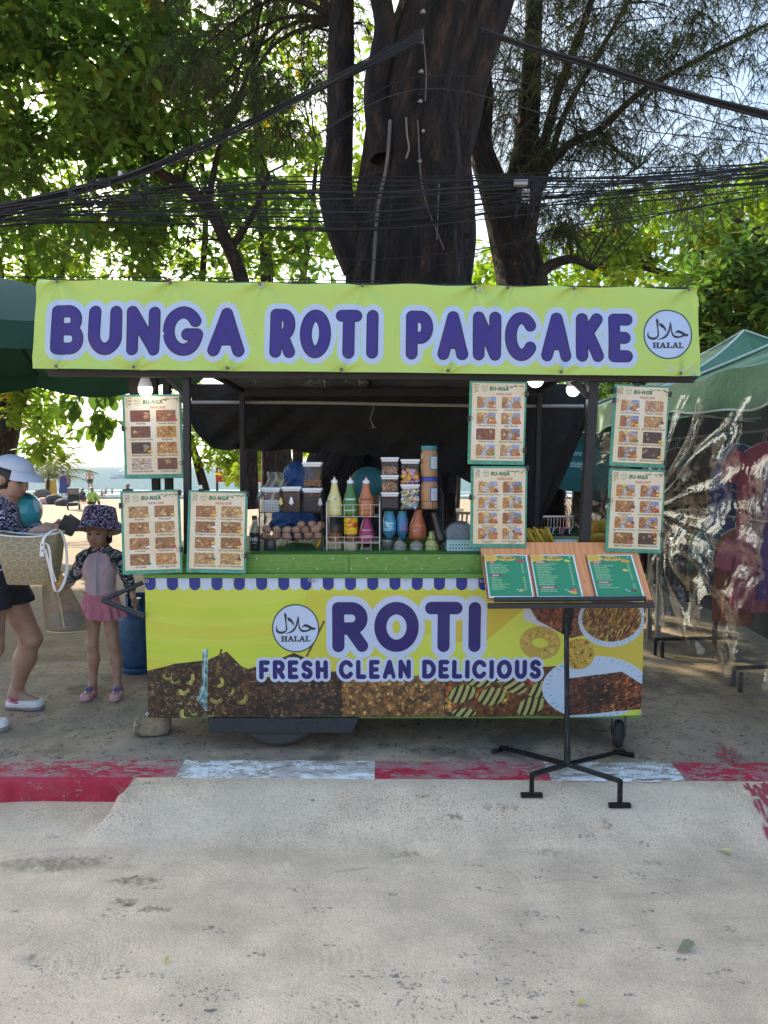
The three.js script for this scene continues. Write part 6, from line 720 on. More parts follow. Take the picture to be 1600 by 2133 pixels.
const paintV = (g, f) => { const p = g.attributes.position, c = []; for (let i = 0; i < p.count; i++) c.push(...f(p.getX(i), p.getY(i), p.getZ(i))); g.setAttribute('color', new THREE.Float32BufferAttribute(c, 3)); return g; };
const join = (l) => { l = l.map((g) => { g = g.index ? g.toNonIndexed() : g; for (const k of Object.keys(g.attributes)) if (!['position', 'normal', 'color'].includes(k)) g.deleteAttribute(k); return g; }); return mergeGeometries(l); };
const near = (x, y, z, cx, cy, cz, r) => Math.exp(-((x - cx) ** 2 + (y - cy) ** 2 + (z - cz) ** 2) / (r * r));
// head facing +z at the origin (centre of the skull), height h; coloured lips, brows, eyes
function headGeo(h, skin, cell, { brow = [.02, .014, .012], lip = [.34, .12, .10] } = {}) {
  const s = h / .22, bones = [[0, .025, -.012, 0, .02, -.002, .078, .078], [0, -.01, .018, 0, -.06, .036, .062, .040], [-.022, -.068, .04, .022, -.068, .04, .026, .026], [0, -.04, -.04, 0, -.13, -.045, .05, .05], [-.03, -.028, .052, -.026, -.03, .05, .028, .026], [.03, -.028, .052, .026, -.03, .05, .028, .026]].map((b) => b.map((v) => v * s));
  const nose = [[0, .0, .078, 0, -.03, .094, .009, .012], [-.009, -.032, .085, .009, -.032, .085, .009, .009], [-.014, -.056, .078, .014, -.056, .078, .008, .008], [-.012, -.066, .076, .012, -.066, .076, .008, .008], [-.079, .0, -.012, -.077, -.03, -.01, .016, .011], [.079, .0, -.012, .077, -.03, -.01, .016, .011]].map((b) => b.map((v) => v * s));
  const f = blend(bones, .03 * s), fn = blend(nose, .008 * s), eye = (x, y, z) => Math.min(Math.hypot((x - .032 * s) * .75, y - .004 * s, z - .083 * s), Math.hypot((x + .032 * s) * .75, y - .004 * s, z - .083 * s));
  const g = surface((x, y, z) => { let d = f(x, y, z); const e = fn(x, y, z), k = .012 * s, q = Math.max(k - Math.abs(d - e), 0) / k; d = Math.min(d, e) - q * q * k * .25; return d + .010 * s * Math.exp(-Math.pow(eye(x, y, z) / (.016 * s), 2)); }, [-.11 * s, -.2 * s, -.12 * s], [.11 * s, .12 * s, .125 * s], cell);
  return paintV(g, (x, y, z) => { x /= s; y /= s; z /= s; let c = [...skin]; const mix = (t, k) => { c = c.map((v, i) => lerp(v, t[i], clamp(k, 0, 1))); };
    mix(lip, 1.3 * Math.exp(-Math.pow((y + .061) / .010, 2) - Math.pow(x / .022, 4)) * (z > .06 ? 1 : 0)); const ax = Math.abs(x); mix(brow, .8 * Math.exp(-Math.pow((y - .026 + (ax - .032) * .2) / .005, 2) - Math.pow((ax - .034) / .018, 4)) * (z > .03 ? 1 : 0)); mix([.03, .02, .018], 1.4 * Math.exp(-Math.pow((y - .003) / .006, 2) - Math.pow((ax - .033) / .015, 4)) * (z > .03 ? 1 : 0)); return c; });
}
// a hand: palm at origin, fingers towards +x, palm facing -y, thumb towards +z*side; curl bends fingers down
function handBones(L, side, curl, thumbOpen = .6) {
  const s = L / .18, out = [[.0, 0, 0, .07, 0, .0, .026, .026], [.01, 0, -.018, .075, 0, -.026, .016, .014], [.01, 0, .02, .075, 0, .026, .016, .014]];
  [[-.032, .058, .85], [-.011, .068, 1], [.011, .074, 1.02], [.031, .066, .95]].forEach(([z, l], i) => { let x = .078, y = 0, a = -curl * .35; const segs = [.45, .32, .26]; let r = .0095; for (const q of segs) { const nx = x + Math.cos(a) * l * q * 1.1, ny = y + Math.sin(a) * l * q * 1.1; out.push([x, y, z * (1 + .1 * (x - .078) / .07), nx, ny, z * 1.05, r, r * .9]); x = nx; y = ny; a -= curl; r *= .9; } });
  out.push([.015, -.005, .026, .045, -.012, .052 * (.6 + thumbOpen * .6), .013, .011], [.045, -.012, .052 * (.6 + thumbOpen * .6), .078, -.02, .055 * (.6 + thumbOpen * .5), .0105, .008]);
  return out.map((b) => b.map((v, i) => (i === 2 || i === 5 ? v * side : v) * s));
}
function placeHand(bones, pos, dir, palm) { // dir: along the fingers, palm: where the palm faces
  const X = V(...dir).normalize(), Y = V(...palm).negate(), Z = X.clone().cross(Y).normalize(); Y.copy(Z).cross(X); const m = new THREE.Matrix4().makeBasis(X, Y, Z).setPosition(...pos);
  return bones.map((b) => { const a = V(b[0], b[1], b[2]).applyMatrix4(m), c = V(b[3], b[4], b[5]).applyMatrix4(m); return [a.x, a.y, a.z, c.x, c.y, c.z, b[6], b[7]]; });
}
const flat = (g, c) => paintV(g, (x, y, z) => { const n = .82 + .36 * fbm(x * 26 + z * 19 + 50, y * 22 + 50, 3); return [c[0] * n, c[1] * (n * .7 + .3) * n, c[2] * n * n]; }), vcol = (r = .55) => M([1, 1, 1], r, { vertexColors: true });
const floral = (bg, cols, n, s0, s1, seed, leafy) => { const t = canvasTex(512, 512, (g) => { g.fillStyle = bg; g.fillRect(0, 0, 512, 512); reseed(seed); for (let k = 0; k < n; k++) { const x = rr(0, 512), y = rr(0, 512), s = rr(s0, s1), a = rr(0, 6.3), c = cols[rnd() * cols.length | 0]; for (const [dx, dy] of [[0, 0], [512, 0], [-512, 0], [0, 512], [0, -512]]) { g.save(); g.translate(x + dx, y + dy); g.rotate(a); g.fillStyle = c; if (leafy) { g.beginPath(); g.ellipse(0, 0, s * 1.6, s * .5, 0, 0, 7); g.fill(); } else for (let p = 0; p < 5; p++) { g.rotate(1.256); g.beginPath(); g.ellipse(s * .6, 0, s * .55, s * .35, 0, 0, 7); g.fill(); } g.restore(); } } }); t.wrapS = t.wrapT = THREE.RepeatWrapping; return t; };
const inv = (l, o) => l.map((b) => [b[0] - o[0], b[1] - o[1], b[2] - o[2], b[3] - o[0], b[4] - o[1], b[5] - o[2], b[6], b[7]]);
function shoe(parent, x, y, z, L, yaw, mats, strapMat) { // moulded clog with sole and heel strap, toe towards +x before yaw
  const s = L / .25, G = (g) => g.rotateY(yaw).translate(x, y, z), up = body([[-.06, .03, 0, .075, .03, 0, .034, .036], [.02, .035, -.012, .085, .028, -.012, .03, .028], [.02, .035, .012, .085, .028, .012, .03, .028], [-.03, .04, 0, .03, .052, 0, .03, .034]].map((b) => b.map((v) => v * s)), .02 * s, .005, (d, px, py, pz) => Math.max(d, .014 * s - py, (py - .055 * s) - Math.max(0, px * .0), -Math.max(Math.hypot(px + .035 * s, pz * 1.1) - .034 * s, .03 * s - py)));
  obj('shoe_upper', clothUV(G(up), 8), mats[0], parent);
  const sole = body([[-.075, .012, 0, .09, .012, 0, .03, .036], [.05, .012, -.012, .085, .012, -.01, .03, .028], [.05, .012, .014, .085, .012, .012, .03, .028]].map((b) => b.map((v) => v * s)), .02 * s, .005, (d, px, py) => Math.max(d, py - .022 * s, .001 - py)); obj('shoe_sole', clothUV(G(sole), 12), mats[1], parent);
  obj('heel_strap', G(tube([[-.0 * s, .045 * s, .036 * s], [-.05 * s, .055 * s, .034 * s], [-.085 * s, .05 * s, 0], [-.05 * s, .055 * s, -.034 * s], [0, .045 * s, -.036 * s]], .007 * s, 20, 6)), strapMat, parent);
}
const sheetCap = (f, nu, nv, m, name, parent) => obj(name, sheet(f, nu, nv, (u, v, p) => [p.x * 4 + p.z * 2, p.y * 4]), m, parent);

// ---- woman at the left edge, bent over her wallet
{
  const o = [-2.22, 0, -.48], w = thing('person', 'woman in pale blue cap and navy floral long-sleeved top, looking into a wallet', 'person', [-2.255, 0, -.48]);
  const skin = [.40, .235, .165];
  const hf = [-2.24, .80, -.56], hn = [-2.24, .80, -.40], kf = [-2.105, .455, -.605], kn = [-2.215, .455, -.37], af = [-2.245, .095, -.655], an = [-2.30, .095, -.30];
  const legs = [[...hf, ...kf, .092, .062], [kf[0] - .01, kf[1], kf[2], kf[0] - .055, kf[1] - .13, kf[2] - .02, .056, .062], [kf[0] - .055, kf[1] - .13, kf[2] - .02, ...af, .06, .036], [...hn, ...kn, .092, .062], [kn[0] - .01, kn[1], kn[2], kn[0] - .05, kn[1] - .13, kn[2] + .02, .056, .062], [kn[0] - .05, kn[1] - .13, kn[2] + .02, ...an, .06, .036], [...af, af[0] + .13, .05, af[2], .034, .026], [...an, an[0] + .13, .05, an[2], .034, .026]];
  const torso = [[-2.24, .84, -.53, -2.24, .84, -.43, .115, .115], [-2.22, .98, -.48, -2.24, .86, -.48, .10, .12], [-2.21, 1.14, -.53, -2.21, 1.14, -.43, .095, .095], [-2.20, 1.23, -.48, -2.22, 1.05, -.48, .085, .105], [-2.185, 1.27, -.59, -2.185, 1.27, -.37, .052, .052], [-2.17, 1.26, -.48, -2.145, 1.36, -.48, .055, .05]];
  const sn = [-2.17, 1.245, -.345], en = [-2.085, 1.035, -.285], wn = [-1.915, 1.135, -.33], sf = [-2.17, 1.245, -.61], ef = [-2.05, 1.06, -.66], wf = [-1.89, 1.145, -.52];
  const arms = [[...sn, ...en, .05, .041], [...en, ...wn, .04, .027], [...sf, ...ef, .05, .041], [...ef, ...wf, .04, .027]];
  const hands = [...placeHand(handBones(.165, -1, .55), wn, [.9, .05, -.25], [-.1, -.5, -.8]), ...placeHand(handBones(.165, 1, .5), wf, [.9, .0, .3], [-.1, -.4, .8])];
  const main = flat(body(inv([...legs, ...torso, ...arms.map((b) => b.map((v, i) => i > 5 ? v - .006 : v))], o), .035, .012), skin), hg = flat(body(inv([[...wn.map((v, i) => v - [.03, .015, -.0][i]), ...wn, .028, .027], [...wf.map((v, i) => v - [.03, .015, .0][i]), ...wf, .028, .027], ...hands], o), .007, .0045), skin);
  const hd = headGeo(.225, skin, .0045).rotateX(.30).rotateY(PI / 2 - .12).translate(-2.125 - o[0], 1.425 - o[1], -.48 - o[2]);
  obj('body', join([main, hg, hd]), vcol(), w);
  const cloth = (l, cell, m, name, mod, grow = .012, k = .03) => obj(name, clothUV(body(inv(l.map((b) => b.map((v, i) => i > 5 ? v + grow : v)), o), k, cell, mod), 4.2), m, w);
  const navy = M([.92, .92, .92], .85, { map: floral('#161a33', ['#e8e6ee', '#c9b8d6', '#aab4d6', '#e6c8d8', '#22305e', '#d8dcf0'], 1500, 3, 8, 71), bumpMap: rep(crumple, .5), bumpScale: .03 });
  cloth([...torso.slice(0, 5), ...arms.map((b) => [...b])], .0105, navy, 'floral_top', (d, x, y, z) => { const X = x + o[0], Y = y; d += .004 * Math.sin(Y * 60 + X * 40) * Math.sin(z * 40); return Math.max(d, .79 - Y, X > -1.955 ? 1 : -1); });
  cloth([[-2.24, .82, -.53, -2.24, .82, -.43, .125, .125], [...hf, -2.19, .68, -.585, .105, .10], [...hn, -2.225, .68, -.385, .105, .10]], .0115, M([.018, .02, .03], .8, { bumpMap: rep(crumple, .5), bumpScale: .03 }), 'shorts', (d, x, y, z) => Math.max(d, .675 + .06 * x - y, y - .9));
  obj('draw_cord', [tube([[.06, .69, .15], [.062, .62, .16], [.05, .55, .165]], .004, 8, 5), tube([[.075, .69, .15], [.08, .6, .16], [.075, .5, .165]], .004, 8, 5)], navy, w);
  // hair and cap, in the head's frame
  const H = new THREE.Matrix4().makeRotationY(PI / 2 - .12).multiply(new THREE.Matrix4().makeRotationX(.30)).setPosition(-2.125 - o[0], 1.425 - o[1], -.48 - o[2]);
  obj('hair', surface((x, y, z) => Math.max(blend([[0, .02, -.02, 0, .01, -.005, .086, .086], [0, -.06, -.055, 0, -.1, -.06, .055, .045]], .03)(x, y, z), Math.min(z - .045 + Math.max(0, -y) * 1.2, z - .03), -(Math.hypot(Math.abs(x) - .08, y + .01, z + .01) - .024)), [-.12, -.17, -.13], [.12, .13, .13], .006).applyMatrix4(H), MAT.hair, w);
  const capM = M([.50, .54, .62], .8, { bumpMap: rep(weave, 10), bumpScale: .0004 });
  obj('cap_crown', sheet((u, v) => { const a = u * 2 * PI, e = v * PI / 2 * 1.02, r = .102, seam = .0012 * Math.pow(Math.abs(Math.cos(a * 3)), 30); return V(Math.sin(a) * r * Math.sin(e) * .93, .066 + .072 * Math.cos(e), -.006 + Math.cos(a) * r * Math.sin(e) * 1.08).multiplyScalar(1 + seam * 8); }, 48, 14).applyMatrix4(H), capM, w);
  obj('cap_visor', sheet((u, v) => { const a = lerp(-1.12, 1.12, u), r = .100 + .085 * v * Math.pow(Math.max(0, Math.cos(a * 1.38)), .55); return V(Math.sin(a) * r * .93, .069 - .036 * v * v - .028 * Math.pow(Math.sin(a), 2) * v, -.006 + Math.cos(a) * (r + .006)); }, 28, 8).applyMatrix4(H), capM, w);
  obj('cap_button', ball(.007, 0, .138, -.006).applyMatrix4(H), capM, w);
  const clog = M([.70, .69, .66], .6), soleM = M([.8, .8, .8], .7, { map: floral('#8a7f78', ['#e6e2da', '#c6a0b4', '#8a6a80', '#d8d4c8'], 500, 4, 12, 75, true) }), pink = M([.55, .09, .22], .5);
  shoe(w, -2.20 - o[0], .0, -.655 - o[2], .275, -.06, [clog, soleM], pink); shoe(w, -2.235 - o[0], .0, -.30 - o[2], .275, .05, [clog, soleM], pink);
  // what she carries
  const p0 = V(-1.80, 1.16, -.40), wl = thing('wallet', 'open dark leather wallet held in the woman\'s hands', 'wallet', p0); for (const a of [-.35, .35]) obj('wallet_cover', rbox(.085, .105, .008, 0, 0, 0, .004).rotateY(a).rotateZ(-.5).translate(0, 0, a * .06), M([.03, .03, .033], .45), wl); obj('lining', rbox(.07, .085, .003, 0, .006, 0, .001).rotateZ(-.5), M([.16, .28, .26], .6), wl);
  // tote bag on the near forearm
  const tb = thing('tote_bag', 'beige patterned tote bag with white leather straps hung on the arm', 'bag', [-1.92, .86, -.2]);
  const tm = M([.9, .9, .9], .55, { map: (() => { const t = canvasTex(256, 256, (g) => { g.fillStyle = '#8f8062'; g.fillRect(0, 0, 256, 256); g.strokeStyle = '#a99b78'; g.lineWidth = 9; for (let y = 0; y < 5; y++) for (let x = 0; x < 5; x++) { g.beginPath(); g.ellipse(x * 64 + (y % 2 ? 32 : 0), y * 64, 20, 26, 0, .7, 5.6); g.stroke(); } g.strokeStyle = '#93835f'; g.lineWidth = 2; for (let k = 0; k < 60; k++) { g.beginPath(); g.arc((k * 71) % 256, (k * 113) % 256, 5, 0, 7); g.stroke(); } }); t.wrapS = t.wrapT = THREE.RepeatWrapping; return t; })(), bumpMap: rep(weave, 6), bumpScale: .0004 });
  obj('bag_body', sheet((u, v) => { const a = u * 2 * PI, c = Math.cos(a), s = Math.sin(a), q = Math.pow(Math.pow(Math.abs(c), 4) + Math.pow(Math.abs(s), 4), -.25), sw = .03 * Math.sin(v * PI); const w2 = lerp(.125, .165, v), d = lerp(.065, .07, v) + sw; return V(c * q * w2 + .02 * v * 0, v * .27 + .012 * Math.cos(a * 2) * v, s * q * d + .006 * Math.sin(u * 20) * v); }, 60, 16, (u, v) => [u * 4.5, v * 1.6]), tm, tb); obj('bag_base', sheet((u, v) => { const a = u * 2 * PI, c = Math.cos(a), s = Math.sin(a), q = Math.pow(Math.pow(Math.abs(c), 4) + Math.pow(Math.abs(s), 4), -.25); return V(c * q * .125 * v, .001, s * q * .065 * v); }, 40, 3), tm, tb);
  const wl2 = M([.68, .67, .64], .45), rim = []; for (let k = 0; k <= 40; k++) { const a = k / 40 * 2 * PI, c = Math.cos(a), s = Math.sin(a), q = Math.pow(Math.pow(Math.abs(c), 4) + Math.pow(Math.abs(s), 4), -.25); rim.push(V(c * q * .166, .272 + .012 * Math.cos(a * 2), s * q * .071 + .006 * Math.sin(k / 2))); } obj('rim_trim', tube(rim, .0045, 80, 6), wl2, tb);
  for (const [a, b] of [[[[.10, .17, .1], [.115, .26, .095], [.17, .30, .05], [.205, .20, .04], [.2, .02, .06], [.155, -.04, .06], [.14, .08, .09], [.12, .2, .1]], .006], [[[.11, .24, .098], [.135, .22, .1], [.15, .1, .1], [.16, .02, .08]], .006]]) obj('strap', sheet((u, v) => { const c = new THREE.CatmullRomCurve3(a.map((p) => V(...p))); return c.getPoint(u).add(V((v - .5) * .02, 0, (v - .5) * .012)); }, 40, 1), wl2, tb);
  obj('strap_tab', rbox(.026, .075, .006, .085, .205, .1, .012).rotateZ(-.1), wl2, tb); for (const y of [.19, .22]) obj('stud', ball(.004, .108, y, .106), MAT.black, tb);
  // sheer mesh bag with beach things
  const mb = thing('mesh_bag', 'sheer tan mesh beach bag hanging below the tote', 'bag', [-1.79, .56, -.3]); const mm = MP([.62, .52, .36], .12, { transmission: .78, thickness: 0, bumpMap: rep(weave, 10), bumpScale: .001 });
  obj('mesh_sack', sheet((u, v) => { const a = u * 2 * PI, t = v; const r = lerp(.045, .125, Math.pow(t, .7)) * (t > .93 ? (1 - (t - .93) * 9) : 1), cx = lerp(-.07, .02, t); return V(cx + Math.cos(a) * r * (1 + .04 * Math.sin(a * 7)), lerp(.34, .0, t), Math.sin(a) * r * .7); }, 56, 20, (u, v) => [u * 3, v * 2]), mm, mb);
  obj('piping', [tube([[-.05, .33, .04], [.0, .2, .075], [.03, .05, .09]], .004, 12, 5), tube([...Array(25)].map((_, k) => { const a = k / 24 * 2 * PI; return [.015 + Math.cos(a) * .122, .022, Math.sin(a) * .085]; }), .004, 40, 5), tube([[-.1, .36, .02], [-.04, .335, .05], [.0, .35, .02]], .008, 10, 5)], M([.42, .34, .2], .7), mb); reseed(6);
  for (const [x, y, z, r, c] of [[.01, .07, 0, .085, [.05, .052, .05]], [-.03, .165, .0, .045, [.6, .22, .24]], [.0, .15, .01, .042, [.62, .3, .3]], [-.055, .14, .01, .03, [.5, .08, .1]]]) obj('folded_cloth', ball(r, x, y, z, 1.1, .75, .7), M(c, .85, { bumpMap: rep(crumple, 2), bumpScale: .012 }), mb);
  // printed beach ball tucked behind the arm
  const bbm = canvasTex(512, 256, (g) => { g.fillStyle = '#3fa9b4'; g.fillRect(0, 0, 512, 256); reseed(8); for (let k = 0; k < 12; k++) { g.fillStyle = ['#8cc6cc', '#5cb0a0', '#6e9c4a', '#2d7d8c', '#9a4a34', '#b8d8dc'][k % 6]; g.beginPath(); g.ellipse(rr(0, 512), rr(40, 220), rr(14, 46), rr(10, 30), rr(0, 3), 0, 7); g.fill(); } g.strokeStyle = '#5a8a3a'; g.lineWidth = 6; for (let k = 0; k < 16; k++) { const x = rr(0, 512), y = rr(90, 240); g.beginPath(); g.moveTo(x, y); g.lineTo(x + rr(-22, 22), y - rr(14, 40)); g.stroke(); } });
  tag(obj('beach_ball', new THREE.SphereGeometry(.115, 28, 20).scale(1, 1, 1).translate(...P(46, 1064, -.62).toArray()), MP([.9, .9, .9], .25, { map: bbm, clearcoat: .4 })), 'teal inflatable beach ball with leaf print held under the arm', 'ball');
}
// ---- child in bucket hat
{
  const o = [-1.835, 0, -.91], c = thing('person', 'small child in floral bucket hat, pink zip top and pink frilled skirt, standing', 'person', o), skin = [.42, .245, .175];
  const R = [[-.048, .56, 0, -.062, .345, .012, .052, .036], [-.062, .345, .008, -.064, .24, -.012, .035, .037], [-.064, .24, -.012, -.07, .06, 0, .036, .023], [-.07, .06, 0, -.072, .03, .07, .024, .02], [.052, .56, 0, .078, .345, .012, .052, .036], [.078, .345, .008, .084, .24, -.012, .035, .037], [.084, .24, -.012, .094, .06, 0, .036, .023], [.094, .06, 0, .108, .03, .068, .024, .02],
    [-.045, .60, 0, .045, .60, 0, .075, .075], [0, .78, 0, 0, .62, 0, .082, .085], [-.04, .85, 0, .04, .85, 0, .066, .066], [-.085, .915, -.005, .085, .915, -.005, .036, .036], [0, .92, 0, 0, .98, .005, .034, .032]];
  const A = [[-.105, .905, 0, -.165, .80, -.005, .033, .029], [-.165, .80, -.005, -.225, .72, .01, .028, .02], [.105, .905, 0, .165, .79, -.005, .033, .029], [.165, .79, -.005, .215, .66, .02, .028, .02]];
  const hn = [...placeHand(handBones(.115, -1, .35), [-.232, .708, .012], [-.55, -.85, .1], [.8, -.4, 0]), ...placeHand(handBones(.115, 1, .4), [.218, .65, .022], [.3, -.95, .1], [-.9, -.2, .1])];
  const hd = headGeo(.195, skin, .004).rotateX(.10).rotateY(-.05).translate(0, 1.072, .014);
  obj('body', join([flat(body([...R, ...A.map((b) => b.map((v, i) => i > 5 ? v - .004 : v))], .025, .0095), skin), flat(body([[.208, .685, .018, .218, .65, .022, .02, .019], [-.222, .725, .01, -.232, .708, .012, .02, .019], ...hn], .005, .0036), skin), hd]), vcol(), c);
  const grow = (l, g) => l.map((b) => b.map((v, i) => i > 5 ? v + g : v));
  const pinkM = M([.60, .44, .48], .8, { bumpMap: rep(crumple, .5), bumpScale: .02 }), tropic = M([.92, .92, .92], .85, { map: floral('#20282c', ['#5a6a66', '#c6a4b0', '#2d4a40', '#8a98a0', '#141a1c', '#d8bcc6', '#3c5c50'], 420, 6, 24, 83, true) });
  obj('zip_top', clothUV(body(grow(R.slice(8, 12), .011), .03, .0085, (d, x, y, z) => Math.max(d + .003 * Math.sin(y * 70 + x * 20), .672 - y, Math.abs(x) - .112 + Math.max(0, y - .82) * .45)), 4), pinkM, c);
  obj('sleeves', clothUV(body(grow([...A, [-.085, .915, -.005, -.105, .905, 0, .036, .034], [.085, .915, -.005, .105, .905, 0, .036, .034], [-.04, .95, 0, .04, .95, 0, .03, .03]], .0095), .02, .0085, (d, x, y, z) => Math.max(d + .003 * Math.sin(y * 90 + x * 60), .055 - Math.abs(x) - Math.max(0, y - .93) * 3, y < .69 && x > .2 ? 1 : -1, y < .722 && x < -.215 ? 1 : -1)), 4), tropic, c);
  obj('zip', tube([[.006, .955, .048], [.008, .88, .090], [.010, .80, .106], [.012, .74, .108], [.013, .674, .106]], .0055, 24, 6), M([.5, .52, .68], .5), c);
  const sk = M([.58, .20, .27], .8, { bumpMap: rep(crumple, 1), bumpScale: .01 });
  obj('skirt', sheet((u, v) => { const a = u * 2 * PI, fr = v > .35 ? (v - .35) / .65 : 0, r = lerp(.096, .118, v) + fr * (.02 + .012 * Math.sin(a * 15) + .006 * Math.sin(a * 7 + 1)); return V(Math.cos(a) * r * 1.12, lerp(.685, .52, v) + .006 * fr * Math.sin(a * 9), Math.sin(a) * r * .92); }, 120, 12), sk, c);
  const hatM = M([.92, .92, .92], .85, { map: floral('#221f33', ['#c9a0b8', '#8a86b0', '#e0c0cc', '#b86a8a', '#3a3a5c', '#d8d0dc'], 600, 5, 13, 88) }), brimIn = M([.33, .27, .22], .9);
  const hp = (u, v) => { const a = u * 2 * PI; let r, y; if (v < .35) { const q = v / .35; r = .095 * Math.sin(q * PI / 2 * .98); y = .105 + .02 * Math.cos(q * PI / 2); } else if (v < .65) { const q = (v - .35) / .3; r = lerp(.095, .113, q); y = lerp(.104, .022, q); } else { const q = (v - .65) / .35; r = lerp(.113, .178, q); y = lerp(.022, -.042, Math.pow(q, 1.2)) + .008 * Math.sin(a * 3 + 1) * q + .004 * Math.sin(a * 8) * q; } return V(Math.sin(a) * r, y, Math.cos(a) * r * 1.04); };
  const place = (g) => g.rotateX(-.2).translate(0, 1.122, -.004); obj('hat', place(sheet(hp, 64, 26, (u, v) => [u * 3, v * 1.2])), hatM, c); obj('hat_lining', place(sheet((u, v) => hp(u, lerp(.66, .992, v)).add(V(0, -.005, 0)), 64, 8)), brimIn, c);
  obj('hair', surface((x, y, z) => Math.max(blend([[0, .02, -.014, 0, .01, -.004, .074, .074], [-.05, -.02, -.03, -.05, -.06, -.035, .024, .02], [.05, -.02, -.03, .05, -.06, -.035, .024, .02]], .02)(x, y, z), z - .03, -(Math.hypot(Math.abs(x) - .066, y + .01, z + .01) - .018)), [-.1, -.1, -.1], [.1, .11, .1], .006).translate(0, 1.075, .008), MAT.hair, c);
  const cm = M([.62, .32, .35], .55), sm = M([.56, .30, .32], .6), st = M([.45, .07, .13], .5); shoe(c, -.072, 0, .035, .20, -PI / 2 - .06, [cm, sm], st); shoe(c, .104, 0, .035, .20, -PI / 2 + .14, [cm, sm], st);
  for (const [x, s] of [[-.072, 0], [.108, .01]]) { obj('shoe_charm', [ball(.012, x - .008, .062, .065), ball(.012, x + .012, .064, .063), ball(.01, x, .068, .055)], M([.09, .12, .34], .5), c); reseed(4); for (let k = 0; k < 6; k++) obj('shoe_hole', ball(.0035, x - .02 + (k % 3) * .02, .052 - .006 * (k / 3 | 0), .085 + .016 * (k / 3 | 0)), MAT.black, c); }
}
// ---- vendor behind the bottles
{
  const o = [P(764, 1010, -1.0).x, 0, -1.0], v = thing('person', 'vendor in teal hairnet bending behind the sauce bottles', 'person', o), skin = [.33, .19, .13];
  const B = [[-.07, .80, -.06, -.07, .05, -.06, .07, .04], [.07, .80, -.06, .07, .05, -.06, .07, .04], [-.06, .86, -.06, .06, .86, -.06, .11, .11], [0, 1.05, -.04, 0, .9, -.06, .12, .12], [-.12, 1.16, 0, .12, 1.16, 0, .06, .06], [0, 1.17, 0, 0, 1.26, .03, .05, .048], [-.17, 1.14, 0, -.22, .95, .08, .045, .04], [-.22, .95, .08, -.12, .93, .26, .038, .028], [.17, 1.14, 0, .23, .95, .08, .045, .04], [.23, .95, .08, .13, .93, .26, .038, .028]];
  const hn = [...placeHand(handBones(.165, 1, .5), [-.12, .93, .27], [.3, 0, 1], [0, -1, 0]), ...placeHand(handBones(.165, -1, .5), [.13, .93, .27], [-.3, 0, 1], [0, -1, 0])];
  const M4 = new THREE.Matrix4().makeRotationY(-.5).multiply(new THREE.Matrix4().makeRotationX(.5)).setPosition(0, 1.345, .06);
  obj('body', join([flat(body(B, .035, .013), skin), flat(body(hn, .006, .005), skin), headGeo(.21, skin, .005).applyMatrix4(M4)]), vcol(), v);
  obj('shirt', clothUV(body(B.slice(2).filter((_, i) => i !== 3).map((b) => b.map((q, i) => i > 5 ? q + .012 : q)), .035, .013, (d, x, y, z) => Math.max(d, .78 - y, z > .2 ? 1 : -1)), 3), M([.02, .02, .024], .85), v);
  obj('hairnet', sheet((u, w) => { const a = u * 2 * PI, e = w * PI * .58, r = 1 + .03 * Math.sin(a * 16) * Math.sin(e) + .02 * Math.sin(a * 7 + 2); return V(Math.sin(a) * .118 * Math.sin(e) * r, .02 + .115 * Math.cos(e), -.03 + Math.cos(a) * .122 * Math.sin(e) * r); }, 72, 16).applyMatrix4(M4), MP([.05, .26, .30], .6, { transmission: .35, thickness: 0 }), v); obj('hair', ball(.092, 0, .02, -.03).applyMatrix4(M4), MAT.hair, v);
}
